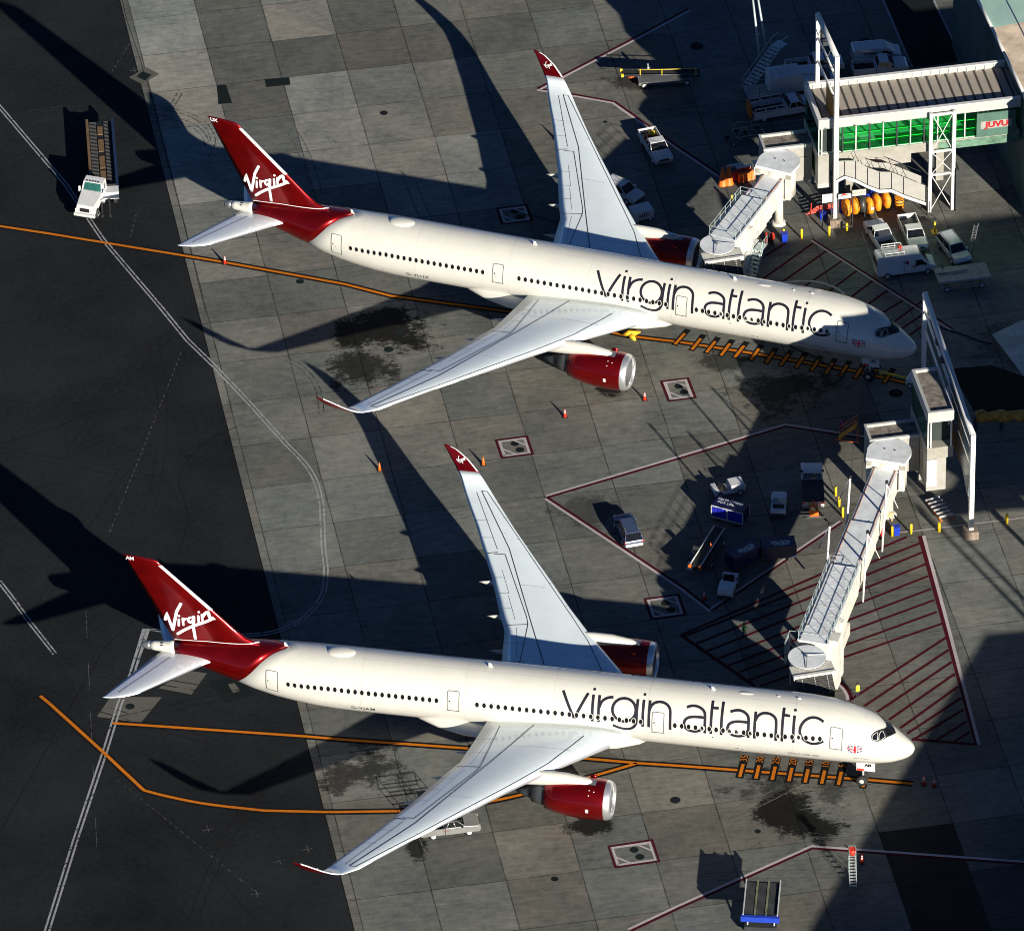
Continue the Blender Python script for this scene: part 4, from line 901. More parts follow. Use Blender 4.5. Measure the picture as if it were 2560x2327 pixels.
for i in range(len(P_bot)-1): mb.quad((P_bot[i].x-48.5,-.06,P_bot[i].z-.42),(P_bot[i+1].x-48.5,-.06,P_bot[i+1].z-.42),(P_bot[i+1].x-48.5,.2,P_bot[i+1].z-.42),(P_bot[i].x-48.5,.2,P_bot[i].z-.42))
mb.build('stringer', LGREY, es)
mb = MB()
for i in range(len(P_bot)): mb.tube([(P_bot[i].x-48.5,-.08,P_bot[i].z),(P_top[i].x-48.5,-.08,P_top[i].z)],.025,4)
for i in range(len(P_bot)-1): mb.tube([(P_bot[i].x-48.5,-.09,P_bot[i].z+.03),(P_bot[i+1].x-48.5,-.09,P_bot[i+1].z+.03)],.04,4)
for i in range(2,len(P_top)-1):
    x, z = P_top[i].x-48.5, P_top[i].z-.1; mb.tube([(x-.35,.1,z+.1),(x,.1,z+.75),(x+.35,.1,z-.1)],.035,4)
    mb.tube([(x,.1,z+.75),(x,1.7,z+.75)],.03,4)
mb.tube([(P_top[2].x-48.5,1.74,P_top[2].z+.55)]+[(p.x-48.5,1.74,p.z+.55) for p in P_top[3:]],.03,4)
mb.build('handrail', BLACK, es)
mb = MB(); mb.box((8.9-.3,-.1,0),(8.9,1.9,5.2)); mb.build('end_wall', DGREY, es)
# ---- lattice column
def lattice(loc):
    r = empty('lattice_column', (loc.x,loc.y,0), 0, 'white twin-post column with crossed bracing rods in front of the green link bridge', 'column')
    H = 12.15
    for dx in (0,2.42):
        mb = MB(); mb.cbox((dx,0,H/2),(.34 if dx == 0 else .36,.34,H)); mb.build('post', POSTW, r)
    for z in (H-.2,7.4,4.55):
        mb = MB(); mb.cbox((1.21,0,z),(2.1,.2,.22)); mb.build('cross_beam', POSTW, r)
    for z0,z1 in ((7.6,11.8),(4.8,7.2),(.4,4.4)):
        mb = MB(); mb.tube([(.2,-.1,z0),(2.2,-.1,z1)],.045,5); mb.tube([(.2,.1,z1),(2.2,.1,z0)],.045,5); mb.build('brace_rod', POSTW, r)
lattice(R4(905,700))
# ---- gantry masts
def gantry(name, base, h, back, hb, label, panel=True, low=2.2):
    r = empty(name, (base.x,base.y,0), 0, label, 'gantry'); r['group'] = 'white gate gantries'
    v = Vector((back[0]-base.x, back[1]-base.y))
    mb = MB(); mb.cbox((0,0,h/2),(.46,.46,h)); mb.build('front_post', POSTW, r)
    mb = MB(); mb.cbox((v.x,v.y,hb/2),(.42,.42,hb)); mb.build('rear_post', POSTW, r)
    mb = MB(); mb.tube([(0,0,h-.15),(v.x,v.y,hb-.15)],.30,6); mb.build('top_beam', LGREY, r)
    for dz in (low*1.6, low*3.2):
        mb = MB(); mb.tube([(0,0,h-dz),(v.x,v.y,hb-dz)],.13,8); mb.build('lower_beam', POSTW, r)
    n = 4; mb = MB()
    for k in range(n):
        a, b = k/n, (k+1)/n; mb.tube([(v.x*a,v.y*a,h+(hb-h)*a-.2),(v.x*b,v.y*b,h+(hb-h)*b-low*1.6)],.05,5)
    mb.build('bracing', MGREY, r)
    for q_ in ((.62,1.5),(.72,1.0)):
        mb = MB(); mb.cbox((v.x*q_[0],v.y*q_[0],h-q_[1]),(.45,.6,.45)); mb.build('floodlight', DGREY, r)
    if panel:
        mb = MB(); mb.box((v.x*.45-.05,v.y*.52,h-low*3.2-3.6),(v.x*.45+.05,v.y*.12,h-low*3.2+.1)); mb.build('ochre_panel', mat('ochre_panel',(.38,.16,.015),.5,var=.2), r)
    mb = MB(); mb.cbox((0,0,.45),(1.3,1.3,.9)); mb.build('footing', mat('rough_footing',(.22,.17,.13),.9,var=.4,scale=4), r)
    return r
g1 = R3(1818,1225); gantry('gate_gantry', g1, 20.7, (g1.x-.3,g1.y+7.8), 20.8, 'tall white gantry mast rising in front of the striped brown roof', low=1.75)
g2 = R6(1390,1360); b2 = at(2312.4,735,12.5); gr2 = gantry('gate_gantry', g2, 12.3, (b2.x,b2.y), 12.6, 'long white gantry spanning beside the small brown-roofed tower', low=1.3)
# glazed screen hanging in the second gantry
mb = MB(); v = b2-g2
def scr(t,z): return Vector((v.x*t, v.y*t+0, z))
SG = mat('blue_grey_screen', (.20,.30,.33), .18, var=.35, scale=.4, coat=.5)
mb.quad(scr(.03,11.2),scr(.48,11.2),scr(.36,8.2),scr(.05,3.8)); o = mb.build('hanging_screen', SG, gr2); so = o.modifiers.new('s','SOLIDIFY'); so.thickness = .08
mb = MB(); cpt = scr(.24,8.8)
mb._f([mb.bm.verts.new(scr(.235+.07*math.cos(t*PI/10)+.02*math.sin(t*PI/10), 8.3+1.9*math.sin(t*PI/10))+Vector((-.1,0,0))) for t in range(20)]); mb.build('oval_panel', mat('tan_panel',(.5,.36,.25),.6,var=.3), gr2)  # oval reflection on the screen, painted as a tan shape
mb = MB(); mb.tube([scr(.03,3.7),scr(.5,9.6)],.14,6); mb.build('sloping_edge', LGREY, gr2)
# ---- rotunda rooms (box 1, box 2)
def gate_room(name, x0,x1,yf,yb,z0,z1,label, wide):
    cx, cy = (x0+x1)/2, (yf+yb)/2
    r = empty(name, (cx,cy,0), 0, label, 'gate room', 'panelled gate rooms behind the jet bridges')
    def B(mb,a,b): return mb.box((a[0]-cx,a[1]-cy,a[2]),(b[0]-cx,b[1]-cy,b[2]))
    mb = MB(); B(mb,(x0,yf,z0),(x1,yb,z1-.35)); mb.build('wall', PATT, r)
    mb = MB(); B(mb,(x0+.2,yf+.2,z1-.35),(x1,yb-.2,z1-.3)); mb.build('roof', PROOF, r)
    mb = MB(); B(mb,(x0-.05,yf-.05,z1-.35),(x1,yf+.2,z1)); B(mb,(x0-.05,yb-.2,z1-.35),(x1,yb+.05,z1)); B(mb,(x0-.05,yf+.2,z1-.35),(x0+.2,yb-.2,z1)); mb.build('parapet', FASCIA, r)
    mb = MB(); B(mb,(x0+2.95,yf-.03,z0+.15),(x0+3.0,yf-.005,z1-1.5)); B(mb,(x0+3.0,yf-.03,z1-1.55),(x1-.35,yf-.005,z1-1.5)); mb.build('door_seam', DGREY, r)
    mb = MB(); B(mb,(x0+.35,yf-.12,z1-1.15),(x0+2.6,yf-.02,z1-.75)); mb.build('header_trim', FASCIA, r)
    mb = MB(); B(mb,(x0+.8,yf+.4,0),(x0+1.2,yf+.8,z0)); mb.build('support_column', POSTW, r)
    return r
gate_room('gate_room', 37.78,42.78,-41.6,-38.95,3.45,7.9,'grey panelled gate room in front of the green-windowed link bridge', 0)
gate_room('gate_room', 37.75,42.65,-92.2,-89.6,3.4,7.75,'grey panelled gate room beside the small brown-roofed glass tower', 0)
# ---- small glass tower
tx0,tx1,tyf,tyb = 42.68,45.25,-95.45,-88.15
tw = empty('glass_tower', ((tx0+tx1)/2,(tyf+tyb)/2,0), 0, 'narrow glass-sided tower with worn brown roof and pale fascia, nearer the camera', 'tower')
tcx,tcy = (tx0+tx1)/2,(tyf+tyb)/2
def TB(mb,a,b): return mb.box((a[0]-tcx,a[1]-tcy,a[2]),(b[0]-tcx,b[1]-tcy,b[2]))
mb = MB(); TB(mb,(tx0+.3,tyf+.3,12.2),(tx1-.1,tyb-.3,12.3)); mb.build('roof', PROOF, tw)
mb = MB(); TB(mb,(tx0,tyf,11.4),(tx1,tyf+.3,12.6)); TB(mb,(tx0,tyf+.3,11.4),(tx0+.3,tyb-.3,12.6)); TB(mb,(tx0,tyb-.3,11.4),(tx1,tyb,12.6)); TB(mb,(tx1-.1,tyf+.3,11.4),(tx1,tyb-.3,12.6)); mb.build('roof_fascia', FASCIA, tw)
mb = MB(); TB(mb,(tx0+.05,tyf+.4,4.5),(tx0+.1,tyb-.2,11.4)); mb.build('side_glazing', mat('deep_green_glass',(.01,.09,.05),.1,var=.6,scale=.8,coat=.6), tw)
for k in range(5):
    mb = MB(); y = tyf+.5+k*1.5; TB(mb,(tx0,y,4.5),(tx0+.05,y+.07,11.4)); mb.build('mullion', DGREY, tw)
for xa,xb in ((tx0,tx0+.12),(tx0+.28,tx0+.4),(tx1-.3,tx1-.15)):
    mb = MB(); TB(mb,(xa,tyf+.05,8.3),(xb,tyf+.2,11.4)); mb.build('corner_post', POSTW, tw)
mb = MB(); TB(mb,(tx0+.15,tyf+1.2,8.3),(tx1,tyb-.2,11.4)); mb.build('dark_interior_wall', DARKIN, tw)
mb = MB(); TB(mb,(tx0,tyf+.05,7.0),(tx1,tyb,8.3)); mb.build('floor_slab', CONCW, tw)
mb = MB(); TB(mb,(tx0+.02,tyf+.3,3.0),(tx1-.6,tyb,7.0)); mb.build('lower_wall', PANEL, tw)
mb = MB(); TB(mb,(tx0,tyf+.05,4.35),(tx0+.95,tyf+.28,6.9)); mb.m(PANEL); mb.mats=[LGREY]; mb.build('front_panel', LGREY, tw)
mb = MB(); TB(mb,(tx0-.03,tyf-.02,3.75),(tx0+1.0,tyf+.3,4.35)); mb.build('front_panel_base', POSTW, tw)
for x in (tx0+.6,tx1-.8):
    mb = MB(); TB(mb,(x,tyb-1.2,0),(x+.4,tyb-.8,3.0)); mb.build('support_column', CONCW, tw)
# ---- terminal (only its edge is in the frame)
MINT = mat('mint_glass_roof', (.42,.62,.52), .25, var=.22, scale=.12, coat=.5)
TAN = mat('sandy_roof_membrane', (.72,.58,.42), .8, var=.3, scale=.5)  # beige reflection in the glass roof, painted as its colour
tm = empty('terminal_building', (80,-20,0), 0, 'pale mint roofed terminal at the upper right corner, beyond the link bridge', 'terminal')
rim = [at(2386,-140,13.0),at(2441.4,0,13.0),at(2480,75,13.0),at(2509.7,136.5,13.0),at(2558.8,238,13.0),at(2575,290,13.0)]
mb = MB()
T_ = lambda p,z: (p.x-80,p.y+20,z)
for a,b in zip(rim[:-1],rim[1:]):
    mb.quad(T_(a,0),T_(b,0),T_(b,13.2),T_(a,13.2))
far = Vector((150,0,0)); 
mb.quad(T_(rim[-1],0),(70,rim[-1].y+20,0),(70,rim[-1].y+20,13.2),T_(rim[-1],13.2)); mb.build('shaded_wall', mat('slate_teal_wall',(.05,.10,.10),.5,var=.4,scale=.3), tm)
def roofstrip(nm, i0, i1, mt):
    mb = MB(); N = 8
    for i in range(i0,i1):
        a,b = rim[i],rim[i+1]
        for k in range(N):
            q = []
            for p,kk in ((a,k),(b,k),(b,k+1),(a,k+1)): t = kk/N; q.append((p.x-80+t*46, p.y+20, 13.2+3.0*math.sin(t*PI/2)))
            mb._f([mb.bm.verts.new(c) for c in q], True)
    mb.build(nm, mt, tm)
roofstrip('glass_roof', 0, 2, MINT); roofstrip('membrane_roof', 2, 5, TAN)
mb = MB()
for a,b in zip(rim[:-1],rim[1:]): mb.tube([T_(a,13.25),T_(b,13.25)],.16,6)
mb.build('roof_edge', LGREY, tm)
mb = MB()
for t in (.06,.13,.2): mb.tube([(p.x-80+t*46,p.y+20,13.24+3.0*math.sin(t*PI/2)) for p in rim],.05,4)
mb.tube([(rim[1].x-80+u*9,rim[1].y+20+2-u*5.5,13.3+3.0*math.sin(u*.3)) for u in (0,.5,1)],.05,4)
mb.build('roof_seam', MGREY, tm)
# ---- helpers that place unseen blocks by the shadows they should throw
def shade_block(name, pts, z, label, mt):
    c = sum((Vector(p) for p in pts), Vector((0,0)))/len(pts)
    mb = MB(); mb.prism([(p[0]-c.x,p[1]-c.y) for p in pts], 0, z); o = mb.build(name, mt); o.location = (c.x,c.y,0); tag(o, label, 'building'); return o
SUN = Vector((-1.00925791, 3.07373946))
def caster(px, h):   # where a roof corner at height h stands if its shadow falls on that ground point
    g = px.xy; return (g.x-SUN.x*h, g.y-SUN.y*h)
# ---- unseen slabs added to shade the right-hand ground, then the ochre boom
cn = empty('apron_canopy', (75,-130,0), 0, 'high flat canopy on columns beyond the right edge, outside the view', 'canopy')
mb = MB(); mb.prism([(x-75,y+130) for x,y in [(51.0,-108.3),(52.7,-115),(54.2,-122),(58.5,-136),(67,-149.5),(73,-154),(105,-154),(105,-108.3)]], 19.2, 20.0); mb.build('roof', mat('blue_grey_canopy',(.17,.21,.22),.5), cn)
for x,y in ((70,-110),(74,-150),(103,-110),(103,-152)):
    mb = MB(); mb.box((x-75-.4,y+130-.4,0),(x-75+.4,y+130+.4,19.2)); mb.build('column', CONCW, cn)
sp_ = [caster(p,12.0) for p in (R6(1450,430),R6(1640,600),R6(1960,880),R6(2025,1000),R6(1600,1030),R6(1080,1110),R6(900,960),R6(1180,800))]  # outline traced from the wanted shadow; unseen slab added to cast it
wc = empty('walkway_canopy', (sp_[0][0],sp_[0][1],0), 0, 'flat walkway canopy beyond the lower right edge, outside the view', 'canopy')
mb = MB(); mb.prism([(x-sp_[0][0],y-sp_[0][1]) for x,y in sp_], 11.8, 12.1); mb.build('roof', MATS['blue_grey_canopy'], wc)
for x,y in (sp_[1],sp_[4]):
    mb = MB(); mb.box((x-sp_[0][0]-.2,y-sp_[0][1]-.2,0),(x-sp_[0][0]+.2,y-sp_[0][1]+.2,11.8)); mb.build('column', POSTW, wc)
bo = empty('ochre_boom', (50,-92,0), 0, 'ragged ochre boom running to the right edge behind the gantry', 'boom')
a, b = R5(1450,1600,1.6), R5(2200,1585,1.6)
mb = MB(); pts = [a+(b-a)*k/10-Vector((50,-92,0))+Vector((0,0,.12*math.sin(k*2.3))) for k in range(11)]; mb.tube(pts,[.55+.12*math.sin(k*1.9) for k in range(11)],8); mb.build('boom_cover', mat('ochre_cover',(.42,.22,.03),.7,var=.6,scale=2.5,bump=.7), bo)
for k in (0,4,8):
    mb = MB(); p = pts[k]; mb.box((p.x-.15,p.y-.15,0),(p.x+.15,p.y+.15,1.4)); mb.build('trestle', DGREY, bo)
# ================================================================= JET BRIDGES
def jetbridge(rot, cab, label, secs, zf0, zf1, ext=''):
    """rot, cab = rotunda and cab centres; secs = list of (t0,t1,width,height)"""
    d = (cab.xy-rot.xy); Ln = d.length; d.normalize(); ang = math.atan2(d.y, d.x)
    r = empty('jet_bridge', (rot.x,rot.y,0), ang, label, 'jet bridge', 'jet bridges')
    zf = lambda x: zf0+(zf1-zf0)*x/Ln
    # rotunda with domed half-round hood
    mb = MB(); N = 28; R = []
    for rr,z in ((1.75,zf0-.35),(1.75,zf0+3.15)): R.append([(rr*math.cos(2*PI*k/N), rr*math.sin(2*PI*k/N), z) for k in range(N)])
    mb.rings(R); mb.build('rotunda', BRW, r)
    mb = MB(); hood = [(2.15*math.cos(t), 2.15*math.sin(t)) for t in [PI*.42+PI*1.16*k/24 for k in range(25)]]+[(1.6,-1.95),(1.6,1.95)]
    mb.prism(hood, zf0+3.15, zf0+3.45); mb.build('rotunda_roof', BRROOF, r)
    mb = MB(); mb.box((1.25,-1.9,zf0+.1),(1.65,-1.35,zf0+3.15)); mb.box((1.25,1.35,zf0+.1),(1.65,1.9,zf0+3.15)); mb.box((1.25,-1.9,zf0+2.6),(1.65,1.9,zf0+3.148)); mb.build('portal_frame', BRW, r)
    mb = MB(); mb.tube([(0,0,0),(0,0,zf0-.3)],[.5,.42],20); mb.tube([(0,0,0),(0,0,.25)],[.85,.6],20); mb.build('pedestal', BRW, r)
    mb = MB(); 
    for y in (-.5,.5): mb.box((-.3,y-.06,zf0+3.45),(-.2,y+.06,zf0+3.52))
    mb.build('roof_vent', DGREY, r)
    # telescoping tunnels
    for i,(t0,t1,w,h) in enumerate(secs):
        x0, x1 = Ln*t0, Ln*t1; z0, z1 = zf(x0)-.2, zf(x1)-.2; sl = (z1-z0)/(x1-x0)
        tn = MB(); 
        for s in (-1,1):
            n = max(4,int((x1-x0)/.62)); pr = []
            for k in range(n):
                a = x0+(x1-x0)*k/n; b = x0+(x1-x0)*(k+.82)/n; c = x0+(x1-x0)*(k+1)/n
                pr += [(a,w/2+.04),(b,w/2+.04),(b,w/2),(c,w/2)]
            for p,q in zip(pr[:-1],pr[1:]): tn.quad((p[0],s*p[1],z0+sl*(p[0]-x0)),(q[0],s*q[1],z0+sl*(q[0]-x0)),(q[0],s*q[1],z0+sl*(q[0]-x0)+h),(p[0],s*p[1],z0+sl*(p[0]-x0)+h))
        tn.quad((x0,-w/2,z0),(x1,-w/2,z1),(x1,w/2,z1),(x0,w/2,z0)); 
        for x,z in ((x0,z0),(x1,z1)): tn.quad((x,-w/2,z),(x,w/2,z),(x,w/2,z+h),(x,-w/2,z+h))
        tun = tn.build('tunnel_section', BRW, r)
        rf = MB(); e = .1
        for q0,q1,a_,b_ in ((-w/2-e,w/2+e,0,.12),):
            rf.m(BRROOF); lo = [(x0-.05,q0,z0+h+a_),(x1+.05,q0,z1+h+a_),(x1+.05,q1,z1+h+a_),(x0-.05,q1,z0+h+a_)]; hi = [(p[0],p[1],p[2]+b_) for p in lo]
            A_ = [rf.bm.verts.new(p) for p in lo]; B_ = [rf.bm.verts.new(p) for p in hi]; rf._f(A_[::-1]); rf._f(B_)
            for j in range(4): rf._f([A_[j],A_[(j+1)%4],B_[(j+1)%4],B_[j]])
        rf.build('roof', BRROOF, tun)
        kb = MB()
        for s in (-1,1): kb.tube([(x0,s*(w/2-.12),z0+h+.16),(x1,s*(w/2-.12),z1+h+.16)],.04,5)
        kb.build('cable_tray', DGREY if i == 2 else mat('rust_streak',(.32,.14,.06),.8,var=.4), tun)
    t0,t1,w,h = secs[-1]; x0,x1 = Ln*t0,Ln*t1; z0,z1 = zf(x0)+h-.1, zf(x1)+h-.1
    # roof walkway railing on last section
    rl = MB()
    for s in (-1,1):
        yy = s*(w/2+.0)
        for dz in (.55,1.05): rl.tube([(x0,yy,z0+dz),(x1,yy,z1+dz)],.032,5)
        n = int((x1-x0)/1.25)
        for k in range(n+1): x = x0+(x1-x0)*k/n; z = z0+(z1-z0)*k/n; rl.tube([(x,yy,z-.1),(x,yy,z+1.05)],.032,5)
    for x,z in ((x0,z0),(x1,z1)):
        for dz in (.55,1.05): rl.tube([(x,-w/2,z+dz),(x,w/2,z+dz)],.03,5)
    rl.build('roof_railing', RAIL, r)
    rl = MB(); rl.box((x0,-w/2+.45,z0+.06),(x0+.001,-w/2+.5,z0+.1)); 
    n = int((x1-x0)/1.1)
    for k in range(n): x = x0+(x1-x0)*k/n; z = z0+(z1-z0)*k/n; rl.box((x-.02,-w/2+.1,z+.02),(x+.02,w/2-.1,z+.045))
    rl.build('roof_seam', LGREY, r)
    # cab: rotating drum with round roof disc
    cz = zf1
    mb = MB(); mb.tube([(Ln,0,cz-.3),(Ln,0,cz+2.75)],1.62,28); mb.build('cab_drum', BRW, r)
    mb = MB(); mb.tube([(Ln,0,cz+2.75),(Ln,0,cz+2.83)],1.78,32); mb.m(BRROOF); cr = mb.build('cab_roof', BRROOF, r)
    mb = MB(); mb.tube([(Ln,0,cz+2.70),(Ln,0,cz+2.752)],1.80,32,cap=False); mb.build('roof_gasket', BLACK, cr)
    mb = MB(); mb.tube([(Ln,0,cz+2.84),(Ln+.15,0,cz+3.1)],.1,8); 
    for a in (2.0,-2.3,.2): mb.tube([(Ln,0,cz+3.05),(Ln+1.7*math.cos(a),1.7*math.sin(a),cz+2.9)],.035,5)
    mb.build('hoist_arm', MGREY, cr)
    return r, Ln, ang, zf
def cab_head(r, Ln, cz, face):
    """docking head: canopy box, bellows hood, turned towards the aircraft (face = local heading)"""
    M = Matrix.Translation((Ln,0,0))@Matrix.Rotation(face,4,'Z')
    def bx(mb,a,b): return mb.box(a,b,M)
    mb = MB(); bx(mb,(.6,-1.75,cz-.3),(2.3,1.85,cz+2.55)); mb.build('cab_body', DGREY, r)
    mb = MB(); bx(mb,(.8,-1.95,cz+2.35),(2.25,2.1,cz+2.62)); mb.build('cab_canopy', BRW, r)
    mb = MB(); bx(mb,(2.25,-1.95,cz+2.25),(2.55,2.1,cz+2.72)); mb.build('canopy_beam', BRW, r)
    mb = MB(); n = 7
    for k in range(n):
        x = 2.55+k*.2; z = cz+2.35-k*.13; M2 = M
        bx(mb,(x,-1.8,z-.1),(x+.15,1.7,z+.1)); bx(mb,(x+.1,-1.7,z-.16),(x+.2,1.6,z+.04))
        if k < 6: bx(mb,(x,-1.8,cz-.1),(x+.15,-1.6,z)); bx(mb,(x,1.5,cz-.1),(x+.15,1.7,z))
    mb.build('bellows_hood', mat('bellows_fabric',(.05,.05,.047),.85,var=.3), r)
    mb = MB()
    for y in (-1.2,0,1.2): mb.tube([M@Vector((2.5,y,cz+2.52)),M@Vector((4.0,y,cz+1.5))],.035,5)
    mb.build('bellows_strap', POSTW, r)
    mb = MB(); bx(mb,(.7,-1.9,cz-.5),(2.6,1.9,cz-.3)); mb.build('cab_floor', MGREY, r)
def bogie(r, x, w, zt, stair=True):
    mb = MB(); 
    for s in (-1,1): mb.box((x-.28,s*(w/2+.28)-.2,1.0),(x+.28,s*(w/2+.28)+.2,zt+2.6))
    mb.build('lift_column', BRW, r)
    mb = MB(); mb.box((x-.3,-w/2-.4,1.0),(x+.3,w/2+.4,1.5)); mb.build('wheel_beam', BRW, r)
    for s in (-1,1):
        wm = MB(); wm.wheel((x,s*.75,.55),.55,.4,18); wm.build('drive_wheel', RUBBER, r)
    if stair:
        mb = MB(); s = 1; y0 = w/2+.55
        for k in range(12): mb.box((x-.4+k*.28,y0,zt-.2-k*.33),(x-.15+k*.28,y0+.9,zt-.12-k*.33))
        for yy in (y0,y0+.9): mb.tube([(x-.4,yy,zt+.8),(x+3.0,yy,.9)],.035,5); mb.tube([(x-.4,yy,zt-.2),(x+3.0,yy,-.0+.1)],.05,5)
        mb.box((x-1.6,y0,zt-.25),(x-.4,y0+.9,zt-.15))
        for xx in (x-1.6,x-1.0,x-.4): mb.tube([(xx,y0+.9,zt-.2),(xx,y0+.9,zt+.9)],.03,5)
        mb.tube([(x-1.6,y0+.9,zt+.9),(x-.4,y0+.9,zt+.9)],.03,5); mb.build('service_stair', RAIL, r)
rot2 = R6(425,1105); cab2 = at(2017.8,1640,7.9)
jb2, L2, a2, zf2 = jetbridge(rot2, cab2, 'long white jet bridge docked at the lower airliner, with raised white masts', [(.05,.34,2.3,2.5),(.33,.58,2.55,2.75),(.56,.93,2.8,3.0)], 4.2, 5.0)
cab_head(jb2, L2, 5.0, -1.0+ .55 if False else (math.atan2(-1,.05)-a2))
bogie(jb2, L2*.80, 2.8, 4.8, False)
mb = MB(); x0_ = L2*.93; [mb.tube([(x0_-1.4+k*.45,-2.6,5.0),(x0_-1.4+k*.45,-2.6,7.6)],.035,5) for k in range(5)]; [mb.tube([(x0_-1.4,-2.6,z),(x0_+.4,-2.6,z)],.035,5) for z in (5.0,6.3,7.6)]; [mb.tube([(x0_-1.4,y,z),(x0_-1.4,-2.6,z)],.035,5) for y in (-1.4,) for z in (5.0,6.3,7.6)]; mb.build('ladder_cage', RAIL, jb2)
mb = MB(); mb.bbox((x0_-1.9,1.3,2.2),(x0_-.5,2.3,7.9),.05); mb.build('lift_housing', BRW, jb2)
mb = MB(); mb.box((L2*.70,1.45,3.3),(L2*.86,1.75,4.6)); mb.build('air_unit', BRW, jb2)
def masts(r, L, zf, items):
    for x, y, z0, h, lean in items:
        mb = MB(); mb.tube([(x,y,z0),(x-lean,y,z0+h)],.11,8); mb.tube([(x-lean,y*.98,z0+h),(x-lean-.5,y*1.6,z0+h*.55)],.06,6); mm = mb.build('cable_mast', POSTW, r); mb = MB(); mb.tube([(x-lean,y,z0+h),(x-lean,y,z0+h+.28)],.15,8); mb.build('mast_cap', BLACK, mm)
masts(jb2, L2, zf2, [(L2*.30,-1.9,3.2,7.0,1.6),(L2*.30,1.7,3.2,7.0,1.6),(L2*.55,-1.9,3.4,7.2,1.6),(L2*.55,1.8,3.4,7.0,1.6)])
rot1 = R3(1155,1205); cab1 = R3(440,1450,7.9)
jb1, L1, a1, zf1 = jetbridge(rot1, cab1, 'shorter white jet bridge docked at the upper airliner, by the orange barriers', [(.08,.34,2.2,2.5),(.30,.52,2.45,2.75),(.42,.92,2.8,3.0)], 4.2, 5.0)
cab_head(jb1, L1, 5.0, math.atan2(-1,.05)-a1)
bogie(jb1, L1*.72, 2.8, 4.8)
mb = MB(); mb.box((L1*.60,1.5,2.9),(L1*.82,1.8,4.7)); mb.m(DGREY); mb.mats = [LGREY]; mb.build('air_unit', LGREY, jb1)
# ================================================================= VEHICLES
def heading(a, b): d = b.xy-a.xy; return math.atan2(d.y, d.x)
def wheels(r, xs, hw, rad, w=.26, rim=LGREY):
    for x in xs:
        for s in (-1,1):
            mb = MB(); mb.wheel((x,s*hw,rad),rad,w,18); wo = mb.build('wheel', RUBBER, r)
            mb = MB(); mb.disc((x,s*(hw+.005),rad),rad*.58,w*1.02,14); mb.build('rim', rim, wo)
def lamps(r, x, hw, z, front=True):
    for s in (-1,1):
        mb = MB(); mb.bbox((x-.05,s*hw-.16,z-.08),(x+.05,s*hw+.16,z+.08),.03); mb.build('headlight' if front else 'tail_light', LENS if front else REDP, r)
def cabin(r, prof, w, paint, names=('roof',)):
    """greenhouse: glass body from profile with painted roof and pillars. prof: x positions (base rear, top rear, top front, base front), z0, z1"""
    xr, xtr, xtf, xf, z0, z1 = prof; ins = .14
    mb = MB(); hw = w/2
    def ring(x,z,h): return (x,h,z)
    P = [(xr,-hw,z0),(xf,-hw,z0),(xf,hw,z0),(xr,hw,z0)]; Q = [(xtr,-hw+ins,z1),(xtf,-hw+ins,z1),(xtf,hw-ins,z1),(xtr,hw-ins,z1)]
    a = [mb.bm.verts.new(p) for p in P]; b = [mb.bm.verts.new(p) for p in Q]
    for j in range(4): mb._f([a[j],a[(j+1)%4],b[(j+1)%4],b[j]])
    mb._f(b); g = mb.build('glasshouse', GLASS, r)
    mb = MB(); mb.bbox((xtr-.06,-hw+ins-.03,z1-.04),(xtf+.06,hw-ins+.03,z1+.05),.04); mb.build('roof', paint, r)
    mb = MB()
    for p,q in zip(P,Q): 
        p = Vector(p); q = Vector(q); mb.tube([p,q],.05,6)
    for s in (-1,1):
        xm = (xr+xf)/2; xq = (xtr+xtf)/2; mb.tube([(xm,s*hw,z0),(xq,s*(hw-ins),z1)],.045,6)
    mb.build('pillar', paint, r)
def mirrors(r, x, hw, z, paint):
    for s in (-1,1):
        mb = MB(); mb.bbox((x-.08,s*(hw+.06)-.02*s-.1,z-.1),(x+.08,s*(hw+.06)+.1,z+.12),.03); mb.build('wing_mirror', paint, r)
